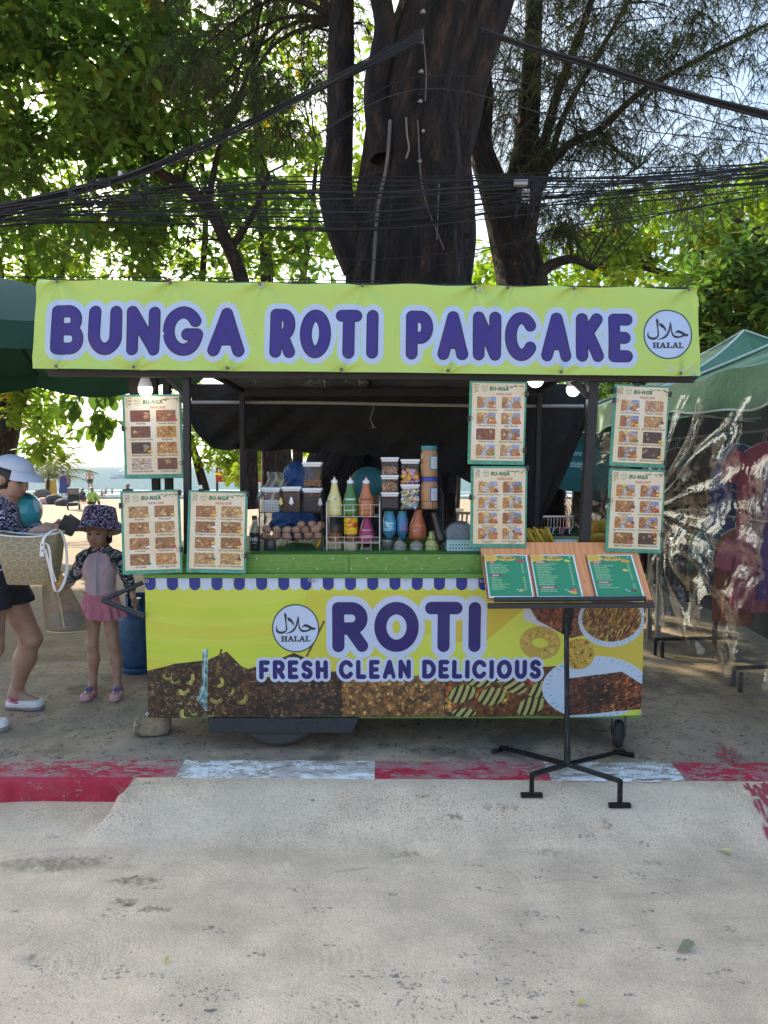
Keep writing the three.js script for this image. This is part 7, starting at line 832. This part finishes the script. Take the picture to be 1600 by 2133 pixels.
// ---- small figures on the beach
function bather(px, pyTop, pyFoot, label, { skin = [.45, .26, .18], pose = 'stand', turn = 0, top, bottom, dress, hat, z }) {
  const k = (z === undefined) ? null : z, zz = k ?? -45, p0 = P(px, pyFoot, zz), H = (pyFoot - pyTop) * ppm(zz), s = pose === 'sit' ? H / .86 : H / 1.7, t = thing('person', label, 'person', [p0.x, Math.max(p0.y, -1.2), zz], 'people on the beach'); t.rotation.y = turn; t.scale.setScalar(s);
  const B = pose === 'sit' ? [[-.09, .12, 0, -.14, .42, .30, .085, .06], [-.14, .42, .30, -.14, .06, .48, .055, .04], [.09, .12, 0, .14, .42, .30, .085, .06], [.14, .42, .30, .14, .06, .48, .055, .04], [-.08, .12, 0, .08, .12, 0, .12, .12], [0, .45, .04, 0, .15, 0, .13, .14], [-.15, .55, .06, .15, .55, .06, .065, .065], [0, .58, .06, 0, .66, .08, .05, .05], [-.2, .54, .06, -.24, .3, .2, .05, .04], [-.24, .3, .2, -.1, .38, .38, .038, .03], [.2, .54, .06, .24, .3, .2, .05, .04], [.24, .3, .2, .1, .38, .38, .038, .03]]
    : [[-.09, .86, 0, -.1, .46, .02, .09, .06], [-.1, .46, .02, -.1, .06, 0, .06, .035], [.09, .86, 0, .12, .46, .05, .09, .06], [.12, .46, .05, .13, .06, .02, .06, .035], [-.1, .05, 0, -.11, .03, .13, .035, .03], [.13, .05, 0, .14, .03, .15, .035, .03], [-.07, .92, 0, .07, .92, 0, .12, .12], [0, 1.2, 0, 0, .95, 0, .13, .125], [-.14, 1.36, 0, .14, 1.36, 0, .07, .07], [0, 1.38, 0, 0, 1.5, .01, .05, .05], [-.2, 1.36, 0, -.27, 1.08, -.02, .05, .04], [-.27, 1.08, -.02, -.25, .84, .08, .038, .03], [.2, 1.36, 0, .27, 1.08, -.02, .05, .04], [.27, 1.08, -.02, .22, .84, .1, .038, .03]];
  const hy = pose === 'sit' ? .76 : 1.6, hz = pose === 'sit' ? .09 : .01; obj('body', flat(body([...B, [0, hy + .02, hz - .01, 0, hy - .05, hz + .015, .088, .07], [0, hy - .03, hz + .09, 0, hy - .035, hz + .095, .012, .012]], .04, .03), skin), vcol(), t);
  const wear = (f, col, n) => obj(n, body(B.map((b) => b.map((v, i) => i > 5 ? v + .022 : v)), .05, .03, (d, x, y, zq) => Math.max(d, f(x, y, zq))), M(col, .85), t);
  if (top) wear((x, y) => Math.max((pose === 'sit' ? .14 : .92) - y, pose === 'sit' && false ? 1 : -1), top, 'top'); if (bottom) wear((x, y) => Math.max(y - (pose === 'sit' ? .2 : .98), (pose === 'sit' ? 0 : .62) - y, Math.abs(x) - .2), bottom, 'bottoms');
  if (dress) obj('dress', sheet((u, v) => { const a = u * 2 * PI, r = lerp(.17, .30, v) + .02 * Math.sin(a * 8) * v; return V(Math.cos(a) * r, lerp(1.4, .22, v), Math.sin(a) * r * .75); }, 30, 8), M(dress, .85), t);
  if (hat) obj('hat', lathe([[0, .16], [.09, .15], [.11, .06], [.24, .03], [.24, .02], [.1, .045]], 20).translate(0, hy, hz), M(hat, .85), t); else obj('hair', ball(.094, 0, hy + .03, hz - .03, 1, .95, 1), MAT.hair, t);
}
bather(188, 978, 1024, 'sunburnt man in dark shorts standing at the waterline', { skin: [.55, .24, .15], bottom: [.02, .03, .03], turn: .6, z: -50 });
bather(133, 982, 1034, 'woman in long navy dress and sun hat on the sand', { dress: [.05, .06, .2], hat: [.12, .1, .09], turn: .5, z: -44 });
bather(142, 984, 1032, 'person in brown beside the woman in the navy dress', { top: [.3, .16, .12], bottom: [.1, .08, .1], hat: [.3, .24, .2], turn: -.5, z: -46 });
bather(111, 993, 1030, 'person wrapped in white standing beside the young palm', { dress: [.6, .5, .48], z: -46 });
bather(191, 1016, 1051, 'person in yellow-green shirt sitting on the sand behind the stroller', { pose: 'sit', top: [.34, .45, .06], bottom: [.05, .05, .05], turn: .9, z: -35, skin: [.22, .12, .08] });
bather(174, 1017, 1046, 'dark-clothed person sitting next to the yellow-green shirt', { pose: 'sit', top: [.04, .035, .04], turn: -.5, z: -37 });
bather(212, 1020, 1034, 'bather lying low at the water edge', { pose: 'sit', z: -46, turn: 1 }); bather(221, 1016, 1036, 'shirtless bather wading in the shallows', { z: -52, bottom: [.3, .1, .12] }); bather(234, 1016, 1034, 'bather in green bottoms wading in the shallows', { z: -53, bottom: [.1, .4, .1] });
bather(268, 1008, 1046, 'dark-haired person sitting beyond the fruit menu board', { pose: 'sit', top: [.05, .05, .06], z: -30, skin: [.2, .11, .08] }); bather(30, 1012, 1036, 'person in tan clothes sitting under the young palm', { pose: 'sit', z: -42, top: [.3, .22, .16] });
bather(1150, 1024, 1066, 'bare-backed sunbather sitting beyond the clothes rail', { pose: 'sit', skin: [.6, .3, .19], bottom: [.06, .05, .06], turn: 2.6, z: -16 });
bather(1150, 1062, 1110, 'light-haired person in grey sitting near the clothes rail', { pose: 'sit', top: [.2, .18, .22], turn: 2.8, z: -9 });
bather(48, 1018, 1040, 'seated sunbather leaning back at the waterline', { pose: 'sit', z: -43, turn: 1.2, bottom: [.5, .1, .1] }); bather(926, 1030, 1064, 'seated person glimpsed past the peanut butter jars', { pose: 'sit', top: [.25, .14, .1], z: -20, turn: -1 });
// ---------------------------------------------------------------- green tents, curtains and clothes on the right
const tentM = MP([.045, .21, .085], .6, { transmission: .28, thickness: 0, bumpMap: rep(crumple, 1), bumpScale: .01 }), trimM = M([.55, .62, .60], .6);
function tent(x0, x1, z0, z1, eave, peak, label) {
  const cx = (x0 + x1) / 2, cz = (z0 + z1) / 2, t = thing('canopy_tent', label, 'tent', [cx, 0, cz], 'green canopy tents'), hx = (x1 - x0) / 2, hz = (z1 - z0) / 2, C = [[-hx, -hz], [hx, -hz], [hx, hz], [-hx, hz]];
  const roof = (a, b, s, v) => { const r = Math.pow(v, 1.0), px = lerp(a[0], b[0], s), pz = lerp(a[1], b[1], s); return V(px * (1 - v), eave + (peak - eave) * (.62 * v + .38 * v * v) - .10 * Math.sin(PI * v) * Math.sin(PI * s) + .012 * Math.sin(s * 23 + v * 5) * (1 - v), pz * (1 - v)); };
  C.forEach((a, i) => { const b = C[(i + 1) % 4]; obj('roof_panel', sheet((u, v) => roof(a, b, u, v * .995), 24, 16, (u, v) => [u * 3, v * 2]), tentM, t);
    obj('valance', sheet((u, v) => { const p = roof(a, b, u, 0), n = V(b[1] - a[1], 0, a[0] - b[0]).normalize().multiplyScalar(-1); p.y -= .22 * v + .03 * v * Math.sin(u * PI) - .02 * v * Math.sin(u * 9); p.addScaledVector(n, -(.02 + .03 * Math.sin(u * 14 + i)) * v - .003); return p; }, 40, 6, (u, v) => [u * 3, v * .3]), tentM, t);
    obj('seam_trim', [tube([...Array(9)].map((_, k) => roof(a, b, 0, k / 8 * .995).add(V(0, .006, 0))), .011, 24, 6)], trimM, t);
    obj('valance_trim', tube([...Array(21)].map((_, k) => { const u = k / 20, p = roof(a, b, u, 0), n = V(b[1] - a[1], 0, a[0] - b[0]).normalize().multiplyScalar(-1); p.y -= .225 + .03 * Math.sin(u * PI) - .02 * Math.sin(u * 9); p.addScaledVector(n, -(.02 + .03 * Math.sin(u * 14 + i)) - .004); return p; }), .008, 40, 5), trimM, t);
    obj('leg', bar([a[0] * .985, -.02, a[1] * .985], [a[0] * .985, eave - .02, a[1] * .985], .04), MAT.steel, t); });
}
tent(2.30, 5.3, -2.32, .68, 2.13, 3.0, 'near green tent over the hanging clothes'); tent(2.28, 5.3, -5.45, -2.42, 2.13, 2.92, 'far green tent whose peak rises beside the sign');
const film = MP([.88, .89, .88], .09, { transmission: .95, thickness: 0, ior: 1.5, specularIntensity: 1, bumpMap: rep(crumple, .45), bumpScale: .03 });
function curtain(x, z0, z1, yT, yB0, yB1, tie, label, A = .05, z2 = .0) {
  const g = sheet((u, v) => { const y = lerp(yT + .06 * Math.sin(u * 9) * (1 - v), lerp(yB0, yB1, u), v), dz = u * (z1 - z0), dy = y - tie, ph = Math.atan2(dy, dz + .03), ds = Math.hypot(dz, dy), pin = Math.exp(-Math.pow(dy / .5, 2)) * Math.exp(-u * 3.5);
    const w = A * (Math.sin(ph * 26) * .6 + Math.sin(ph * 47 + 2) * .3) * Math.min(1, ds * 1.6) * Math.exp(-ds * .42) + .02 * Math.sin(u * 31 + v * 7) * Math.min(1, u * 4) + .014 * Math.sin(v * 21 + u * 15); return V(x + w - .05 * v * u, y, lerp(z0 - .16 * (1 - pin), z1, u) + .02 * Math.sin(v * 13) * (1 - u)); }, 120, 90, (u, v) => [u * 2.2, v * 2]);
  return tag(obj('plastic_curtain', g, film), label, 'plastic curtain', 'clear plastic curtains on the tents');
}
curtain(2.27, -2.28, .5, 1.98, .22, .03, 1.12, 'clear crinkled plastic curtain gathered at a tie, hiding the clothes'); curtain(2.29, -5.3, -2.5, 1.96, .3, .3, 1.2, 'clear plastic curtain of the far tent behind the black post', .07);
tag(obj('curtain_tie', [new THREE.TorusGeometry(.035, .008, 6, 14).rotateX(PI / 2).translate(2.28, 1.12, -2.3), box(.03, .02, .03, 2.26, 1.12, -2.26)], MAT.black), 'black tie gathering the plastic curtain', 'tie');
{ // clothes
  const prints = { plain: null, leopard: floral('#5a4426', ['#1c1410', '#8a6a3c', '#2c2016'], 900, 3, 7, 95), flower: floral('#1c2440', ['#d86a6a', '#e8d8c8', '#3a7a8a', '#e0b040'], 300, 6, 14, 96), teal: floral('#2f6a72', ['#a8d0d0', '#e8ece8', '#1d4650'], 260, 6, 16, 97, true) };
  const cloth = (c, pr) => M(c, .9, pr ? { map: rep(prints[pr], 2) } : { map: rep(grain, 1) });
  const garment = (w, h, m, sleeves, label, pos, turn, name = 'shirt', hang = true) => { const t = thing(name, label, name, pos, 'clothes hanging under the tents'); t.rotation.y = turn; const sd = pos[2] * 7 + pos[0] * 3;
    for (const s of [1, -1]) obj(s > 0 ? 'front_cloth' : 'back_cloth', sheet((u, v) => { const a = u * 2 - 1, sh = v < .12 ? lerp(.62, 1, v / .12) : 1 + .12 * v, x = a * w / 2 * sh, y = -v * h - (v < .1 ? Math.abs(a) * .05 : .05) + .0; return V(x, y, s * (.018 + .018 * Math.cos(a * PI / 2)) + .034 * Math.sin(a * 8 + sd) * v + .02 * Math.sin(a * 17 + v * 4 + sd) * v); }, 22, 14, (u, v) => [u * w * 3, v * h * 3]), m, t);
    if (sleeves) for (const s of [-1, 1]) obj('sleeve', limb([[s * w * .42, -.07, 0, .055], [s * w * .62, -.17, .01, .06], [s * w * .70, -.27, .015, .055]], 10, 4), m, t);
    if (hang) obj('hanger', [tube([[-w * .4, -.06, 0], [0, 0, 0], [w * .4, -.06, 0], [-w * .4, -.06, 0]], .004, 16, 5), tube([[0, 0, 0], [0, .04, 0], [.02, .07, 0], [0, .085, 0], [-.016, .07, 0]], .0025, 12, 4)], [M([.35, .62, .55], .4), M([.6, .3, .36], .4), M([.5, .55, .6], .4), MAT.black][Math.abs(Math.round(sd * 3)) % 4], t); };
  const rk = thing('garment_rack', 'black metal clothes rail with low feet under the near tent', 'clothes rail', [2.62, 0, -1.6]);
  obj('rail', tube([[0, 1.74, -1.9], [0, 1.74, .9]], .014, 1, 10), MAT.blackSteel, rk); obj('low_rail', [tube([[-.14, 1.135, -.7], [-.14, 1.135, .75]], .011, 1, 8), bar([-.14, 1.135, -.3], [0, 1.135, -.3], .02), bar([-.14, 1.135, .7], [0, 1.135, .85], .02)], MAT.blackSteel, rk); for (const z of [-1.85, -.3, .85]) obj('upright', bar([0, 0.02, z], [0, 1.74, z], .03), MAT.blackSteel, rk);
  for (const [px, py] of [[1364, 1364], [1379, 1369], [1528, 1429], [1542, 1441]]) { const f = PG(px, py, 0); obj('short_leg', bar([f.x - 2.62, 0, f.z + 1.6], [f.x - 2.62, .13, f.z + 1.6], .026), MAT.black, rk); } { const a = PG(1364, 1364, 0), b = PG(1528, 1429, 0); obj('foot_bar', [bar([a.x - 2.62, .125, a.z + 1.6], [.2, .125, a.z + 1.6 - .05], .026), bar([b.x - 2.62, .125, b.z + 1.6], [.2, .125, b.z + 1.6 - .05], .026)], MAT.black, rk); }
  const L = [['long red dress', [.34, .015, .03], null, 1.05, 0, 'dress'], ['navy long dress', [.02, .03, .1], null, 1.0, 0, 'dress'], ['red sleeveless top', [.4, .03, .05], null, .7, 0, 'shirt'], ['royal blue shirt', [.03, .08, .34], null, .75, 1, 'shirt'], ['brown leopard-print dress', [.8, .8, .8], 'leopard', 1.15, 0, 'dress'], ['olive brown dress', [.10, .08, .04], null, 1.1, 0, 'dress'], ['black long dress', [.015, .015, .017], null, 1.2, 0, 'dress'], ['dark teal shirt', [.02, .14, .14], null, .9, 1, 'shirt'], ['dark brown patterned dress', [.5, .42, .36], 'leopard', 1.1, 0, 'dress'], ['deep teal long dress', [.02, .16, .13], null, 1.1, 0, 'dress'], ['indigo blue dress', [.04, .06, .30], null, 1.05, 0, 'dress'], ['pale blue printed shirt', [.9, .9, .9], 'teal', .6, 1, 'shirt'], ['crimson shirt', [.38, .03, .08], null, .7, 1, 'shirt'], ['purple dress', [.12, .04, .2], null, 1.0, 0, 'dress']];
  L.forEach(([n, c, pr, h, sl, nm], i) => garment(.33, h, cloth(c, pr), sl, n + ' hanging behind the plastic curtain', [2.60 + .04 * Math.sin(i * 3), 1.66, -3.35 + i * .185], -.75 + .2 * Math.sin(i * 5), nm));
  const L2 = [['pink T-shirt', [.55, .13, .19], null, .7, 1], ['rust orange shorts set', [.42, .12, .05], null, .9, 0], ['light teal printed T-shirt', [.9, .9, .9], 'teal', .45, 1], ['green printed top', [.06, .2, .1], null, .45, 0], ['flowered navy top', [.9, .9, .9], 'flower', .5, 1]];
  L2.forEach(([n, c, pr, h, sl], i) => garment(.24, h * .7, cloth(c, pr), sl, n + ' on the low row near the tent foot', [2.48, 1.06, [-1.12, -1.34, -1.56, -1.78, -2.05][i]], -.7, 'shirt'));
  tag(obj('shade_net', sheet((u, v) => V(3.15 + .05 * Math.sin(u * 19) * v, lerp(2.0, .1, v), lerp(-5.3, .5, u)), 50, 6), M([.02, .022, .024], .95)), 'black shade net hung behind the rows of clothes', 'shade net'); tag(obj('shade_net', sheet((u, v) => V(lerp(2.4, 5.2, u), lerp(2.0, .1, v), -5.35 + .04 * Math.sin(u * 17)), 30, 6), M([.03, .034, .036], .95)), 'black shade net closing the back of the far tent', 'shade net');
  // low clothes rail behind the cart
  const z = -3.3, a = P(1098, 1076, z), b = P(1196, 1078, z), rr2 = thing('garment_rack', 'low clothes rail with black hangers behind the cart', 'clothes rail', [(a.x + b.x) / 2, 0, z]), w = b.x - a.x; obj('rail', bar([-w / 2, a.y, 0], [w / 2, a.y, 0], .02), MAT.steel, rr2); for (const s of [-1, 1]) obj('upright', bar([s * w / 2, -.1, 0], [s * w / 2, a.y, 0], .025), MAT.blackSteel, rr2);
  const cl = [['red', [.4, .03, .04]], ['blue', [.03, .1, .4]], ['black', [.015, .015, .018]], ['rainbow printed', [.9, .9, .9]], ['dark green', [.02, .1, .05]]];
  for (let k = 0; k < 15; k++) { const [n, c] = cl[k % 5], pr = k % 5 === 3 ? 'flower' : null; garment(.30, .55, cloth(c, pr), 0, n + ' swim shorts on the low rail behind the cart', [lerp(a.x, b.x, (k + .5) / 15), a.y - .1, z + .02], 1.1 + .2 * Math.sin(k * 4), 'shorts'); }
}
// ---------------------------------------------------------------- umbrellas
function umbrella(name, cx, cz, apex, rim, R, n, mat, label, { text, rot = 0, pole = true, base = 0 } = {}) {
  const t = thing(name, label, 'umbrella', [cx, base, cz]); t.rotation.y = rot; const y = (s) => s - base;
  for (let k = 0; k < n; k++) { const a0 = k / n * 2 * PI, a1 = (k + 1) / n * 2 * PI; const f = (u, v) => { const r = Math.max(.004, v * R), A = V(Math.sin(a0) * r, 0, Math.cos(a0) * r), B = V(Math.sin(a1) * r, 0, Math.cos(a1) * r), p = A.lerp(B, u); p.y = lerp(y(apex), y(rim), Math.pow(v, 1.35)) - .05 * R * Math.sin(PI * u) * v * v; return p; };
    obj('canopy_panel', sheet(f, 10, 12, (u, v) => [u, 1 - v]), text && k === text[0] ? text[1] : mat, t);
    obj('valance', sheet((u, v) => { const p = f(u, 1); p.y -= .13 * v * (1 + .2 * Math.sin(u * PI)); return p; }, 10, 2), mat, t);
    const tip = V(Math.sin(a0) * R, y(rim) + .0, Math.cos(a0) * R); obj('rib', tube([...Array(6)].map((_, i) => { const v = i / 5, r = v * R; return V(Math.sin(a0) * r, lerp(y(apex), y(rim), Math.pow(v, 1.35)) - .012, Math.cos(a0) * r); }), .008, 10, 5), MAT.black, t); obj('strut', tube([V(0, y(rim) - .05, 0), V(Math.sin(a0) * R * .5, lerp(y(apex), y(rim), Math.pow(.5, 1.35)) - .02, Math.cos(a0) * R * .5)], .007, 1, 5), MAT.black, t); }
  obj('finial', cyl(.03, .015, .05, 0, y(apex) - .01, 0), MAT.black, t); if (pole) obj('pole', cyl(.022, .022, y(apex), 0, 0, 0, 12), MAT.blackSteel, t); obj('runner', cyl(.035, .035, .08, 0, y(rim) - .09, 0), MAT.black, t);
}
umbrella('market_umbrella', -3.02, -1.62, 2.88, 2.39, 1.72, 8, MP([.008, .062, .036], .9, { transmission: .12, thickness: 0 }), 'large dark green market umbrella behind the left end of the sign', { rot: .2, base: 0 });
{ const tm = canvasTex(512, 512, (g) => { g.fillStyle = '#14636a'; g.fillRect(0, 0, 512, 512); g.fillStyle = '#b9cfd0'; g.textAlign = 'right'; g.font = 'bold 62px sans-serif'; g.fillText('more', 205, 350); g.fillText('affordably', 262, 440, 250); }), c = P(1236, 900, -4.9);
  umbrella('beach_umbrella', c.x, -4.9, c.y + .05, P(1200, 985, -4.9).y, .95, 8, M([.012, .12, .135], .8), 'teal umbrella with pale lettering behind the black post', { text: [7, M([.9, .9, .9], .8, { map: tm })], rot: -.02, base: 0 }); }
// ---------------------------------------------------------------- things around the cart
{
  const gx = P(288, 1300, -1.5), g = thing('gas_cylinder', 'blue gas cylinder standing behind the cart end', 'gas cylinder', [gx.x, .0, -1.5]), bm = M([.025, .11, .26], .45, { map: rep(grain, 1), metalness: .1 });
  obj('tank', lathe([[0, .03], [.12, .03], [.145, .06], [.15, .1], [.15, .24], [.153, .245], [.15, .25], [.15, .38], [.135, .43], [.09, .465], [.03, .475], [0, .475]], 32), bm, g); obj('foot_ring', lathe([[.11, 0], [.125, 0], [.125, .04], [.11, .04]], 28), bm, g); obj('collar', sheet((u, v) => { const a = lerp(.6, 5.7, u); return V(Math.sin(a) * .085, lerp(.45, .56, v), Math.cos(a) * .085); }, 24, 2), bm, g); obj('valve', [cyl(.015, .015, .05, 0, .47, 0), cyl(.028, .028, .014, 0, .52, 0)], MAT.zinc, g);
  const st = PG(312, 1534, 0), s = new THREE.IcosahedronGeometry(1, 4), p = s.attributes.position; for (let i = 0; i < p.count; i++) { const v = V(p.getX(i), p.getY(i), p.getZ(i)), q = Math.pow(Math.pow(Math.abs(v.x), 5) + Math.pow(Math.abs(v.y), 5) + Math.pow(Math.abs(v.z), 5), -.2) * (1 + .12 * (fbm(v.x * 3 + 5, v.y * 3 + v.z * 2, 3) - .5)); p.setXYZ(i, v.x * q * .098, .043 + v.y * q * .045, v.z * q * .075); } s.computeVertexNormals(); const stone = obj('stone_block', planeUV(s, 4), pavMat); stone.position.set(st.x, 0, st.z - .06); stone.rotation.y = .2; tag(stone, 'rounded concrete block lying under the cart corner', 'stone');
  reseed(71); const lf = (px, py, c, s, ry, lab) => { const q = PG(px, py, ROAD), o = obj('fallen_leaf', leafGeo(.06 * s, .03 * s, -.15, .5), M(c, .8)); o.position.set(q.x, roadY(q.x, q.z) + .006, q.z); o.rotation.set(.1, ry, .05); tag(o, lab, 'leaf', 'leaves on the road'); };
  lf(343, 2014, [.55, .42, .1], .5, 1.4, 'tiny yellow leaf lying on the bare sandy road'); lf(1494, 1780, [.6, .5, .24], .9, -.5, 'pale dry leaf lying below the ramp'); lf(1410, 1985, [.22, .22, .12], 1.25, .4, 'grey-green curled leaf lying on the road'); lf(1198, 2094, [.55, .42, .14], .6, .2, 'small tan leaf lying on the speckled road');
  const a = PG(694, 1815, ROAD), b = PG(766, 1807, ROAD); tag(obj('twig', limb([[a.x, roadY(a.x, a.z) + .006, a.z, .0016], [lerp(a.x, b.x, .5), roadY(b.x, b.z) + .008, lerp(a.z, b.z, .5) - .004, .0032], [b.x, roadY(b.x, b.z) + .006, b.z, .0022]], 6, 4), M([.6, .5, .3], .8)), 'thin pale dry stick lying on the road', 'twig');
}
// ---------------------------------------------------------------- far things on the beach and sea
{
  const sx = P(153, 1040, -30), sy = beachY(-30, sx.x), k = 1.0, s = thing('baby_stroller', 'black baby stroller with tan hood standing on the beach', 'stroller', [sx.x, sy, -30]); const blk = MAT.black;
  s.rotation.y = .4; obj('hood', sheet((u, v) => { const a = lerp(-.2, 2.2, u), b = lerp(-1.2, 1.2, v); return V(Math.sin(b) * .27, .78 + Math.sin(a) * .26, -.05 + Math.cos(a) * .3); }, 14, 10), M([.22, .16, .12], .85), s); obj('seat', sheet((u, v) => V((u - .5) * .44, lerp(.95, .42, v), lerp(-.2, .12, v) + .04 * Math.sin(u * PI)), 8, 8), blk, s); obj('basket', box(.4, .14, .5, 0, .26, 0), M([.02, .02, .02], .9), s);
  for (const [x, z] of [[-.27, -.3], [.27, -.3], [-.24, .34], [.24, .34]]) { const w = obj('wheel', new THREE.TorusGeometry(.105, .03, 8, 18).rotateY(PI / 2), MAT.rubber, s); w.position.set(x, .13, z); } obj('frame', [bar([-.25, .13, -.3], [-.22, .9, .3], .028), bar([.25, .13, -.3], [.22, .9, .3], .028), bar([-.24, .13, .34], [-.22, .7, -.1], .028), bar([.24, .13, .34], [.22, .7, -.1], .028), bar([-.22, .98, .42], [.22, .98, .42], .03), bar([-.22, .9, .3], [-.22, .98, .42], .028), bar([.22, .9, .3], [.22, .98, .42], .028)], blk, s);
  const lumpy = (px, py, w, h, z, c, lab, cat) => { const q = P(px, py, z), o = obj(cat === 'mat' ? 'beach_mat' : 'beach_bag', planeUV(new THREE.IcosahedronGeometry(1, 3).scale(w / 2, h, .35), 2), M(c, .85, { bumpMap: rep(crumple, 1), bumpScale: .05 })); o.position.set(q.x, beachY(z, q.x) + h * .55, z); tag(o, lab, cat === 'mat' ? 'mat' : 'bag', 'belongings left on the sand'); };
  lumpy(113, 1040, 1.1, .36, -36, [.03, .03, .035], 'dark beach bag on the sand next to the stroller', 'bag'); lumpy(134, 1044, 1.0, .26, -34, [.04, .035, .04], 'flat black bag lying between stroller and palm', 'bag'); lumpy(92, 1042, .9, .25, -36, [.55, .3, .26], 'pinkish towel bundle on the sand by the palm', 'bag'); lumpy(80, 1044, .7, .12, -37, [.6, .6, .6], 'white cloth bundle on the sand by the palm', 'bag'); lumpy(88, 1030, 1.2, .5, -42, [.12, .09, .07], 'brown crate-like bag at the palm foot', 'bag');
  const tw = P(105, 1016, -45); tag(obj('beach_towel', sheet((u, v) => V(tw.x + (u - .5) * .8 + .1 * v, tw.y + .5 - v * 1.0, -45 + .12 * Math.sin(u * 9)), 12, 6), M([.6, .4, .04], .85)), 'yellow towel hanging beside the young palm', 'towel');
  // outrigger boat
  const bp = P(292, 1002, -120), bt = thing('outrigger_boat', 'white outrigger boat moored off the beach', 'boat', [bp.x, -.7, -120]), wm = M([.72, .72, .70], .5); obj('hull', sheet((u, v) => { const x = lerp(-5.2, 5, u), w = .75 * Math.pow(Math.sin(PI * clamp(u, .01, .99)), .6), a = lerp(-PI / 2, PI / 2, v); return V(x, .75 + .4 * Math.pow(Math.abs(u - .5) * 2, 3) * (1 - Math.abs(Math.cos(a))) - .75 * Math.cos(a), Math.sin(a) * w); }, 30, 12), wm, bt); obj('cabin', rbox(4.4, 1.1, 1.1, .6, 1.5, 0, .1), wm, bt); obj('awning', rbox(5.4, .08, 1.7, .5, 2.35, 0, .03), wm, bt); for (const x of [-1.8, 0, 1.6, 2.9]) obj('awning_post', bar([x, 1.5, .6], [x, 2.35, .6], .06), wm, bt); for (const z of [2.6, -2.6]) obj('outrigger', tube([[-4.4, .5, z], [-3, .15, z], [3, .15, z], [4, .3, z]], .09, 20, 6), wm, bt); for (const x of [-2.6, -.4, 1.8]) obj('outrigger_arm', tube([[x, 1.1, -2.7], [x, 1.5, 0], [x, 1.1, 2.7]], .06, 12, 6), wm, bt); obj('mast', bar([-3.6, 1.2, 0], [-3.6, 3.4, 0], .07), wm, bt);
  // rail of life vests under the tarpaulin
  const z = -21, r0 = P(452, 976, z), r1 = P(552, 974, z), lv = thing('life_vest_rail', 'wooden rail hung with life vests by the water', 'rail', [(r0.x + r1.x) / 2, beachY(z), z]), wd = r1.x - r0.x, hy = r0.y - beachY(z); obj('rail', bar([-wd / 2, hy, 0], [wd / 2, hy, 0], .05), MAT.darkWood, lv); for (const s of [-1, 1]) obj('post', bar([s * wd / 2, -.2, 0], [s * wd / 2, hy + .1, 0], .07), MAT.darkWood, lv); obj('thatch', sheet((u, v) => V((u - .5) * (wd + .5), hy + .34 - .3 * v, (v - .2) * .9), 20, 4), M([.42, .40, .36], .95), lv);
  for (let q = 0; q < 12; q++) { const x = lerp(r0.x, r1.x, (q + .5) / 12), s = new THREE.Shape(); s.moveTo(-.06, 0); s.lineTo(-.02, -.12); s.lineTo(.02, -.12); s.lineTo(.06, 0); s.lineTo(.09, -.05); s.lineTo(.085, -.42); s.lineTo(-.085, -.42); s.lineTo(-.09, -.05); s.closePath(); const o = obj('life_vest', new THREE.ExtrudeGeometry(s, { depth: .06, bevelEnabled: true, bevelSize: .012, bevelThickness: .012, bevelSegments: 1 }), M(q % 5 === 4 ? [.6, .4, .08] : [.62, .06, .03], .75)); o.position.set(x, r0.y - .03, z + .03); tag(o, q % 5 === 4 ? 'yellow life vest hanging on the wooden rail' : 'red-orange life vest hanging on the wooden rail', 'life vest', 'life vests on the rail'); }
  // plastic chairs beyond the peanut butter jars
  const chair = (px, py, z, col, rot, lab) => { const q = P(px, py, z), y = beachY(z, q.x), t = thing('plastic_chair', lab, 'chair', [q.x, y, z]), m = M(col, .5); t.rotation.y = rot; obj('seat', rbox(.42, .03, .42, 0, .43, 0, .012), m, t); for (const [x, zz] of [[-1, -1], [1, -1], [-1, 1], [1, 1]]) obj('leg', bar([x * .18, .43, zz * .18], [x * .23, 0, zz * .23], .045), m, t); for (let k = 0; k < 5; k++) obj('back_slat', bar([-.16 + k * .08, .45, -.2], [-.18 + k * .09, .84, -.27], .03, .015), m, t); obj('back_top', rbox(.46, .05, .03, 0, .85, -.27, .012), m, t); for (const s of [-1, 1]) obj('armrest', [bar([s * .22, .64, -.22], [s * .24, .62, .2], .04, .02), bar([s * .24, .62, .2], [s * .22, .43, .18], .035)], m, t); };
  chair(962, 1075, -9.5, [.6, .56, .48], .5, 'cream slatted plastic chair beside the metal lids'); chair(938, 1082, -8.2, [.16, .12, .08], -.6, 'brown chair glimpsed behind the peanut butter jars'); chair(1175, 1092, -11, [.5, .3, .26], .3, 'faded pink chair beyond the low clothes rail');
  reseed(19); for (const [px, y0, y1, zz, r, lab] of [[926, 1000, 1072, -9, .16, 'pale smooth tree trunk beyond the peanut butter jars'], [948, 1000, 1066, -12, .06, 'thin dark trunk standing by the water'], [1163, 990, 1080, -7, .035, 'thin leaning pole in front of the sea'], [1190, 900, 1090, -6.4, .05, 'crooked dark pole holding the teal umbrella side']]) { const a = P(px, y1, zz), b = P(px + 6, y0 - 150, zz); const t = thing('slender_tree', lab, 'tree', [a.x, beachY(zz), zz]); obj('trunk', limb([[0, -.1, 0, r], [lerp(0, b.x - a.x, .5) + .05, (b.y - beachY(zz)) * .5, 0, r * .8], [b.x - a.x, b.y - beachY(zz), 0, r * .6]], 10, 8, .1, px), r > .1 ? M([.36, .28, .2], .9, { map: barkMap, bumpMap: barkBump, bumpScale: .02 }) : barkThin, t); obj('branch', limb([[lerp(0, b.x - a.x, .8), (b.y - beachY(zz)) * .8, 0, r * .5], [.2, (b.y - beachY(zz)) * .9, .1, r * .3], [.35, (b.y - beachY(zz)), .1, r * .1]], 6, 4), barkThin, t); }
}
renderer.render(scene, camera);
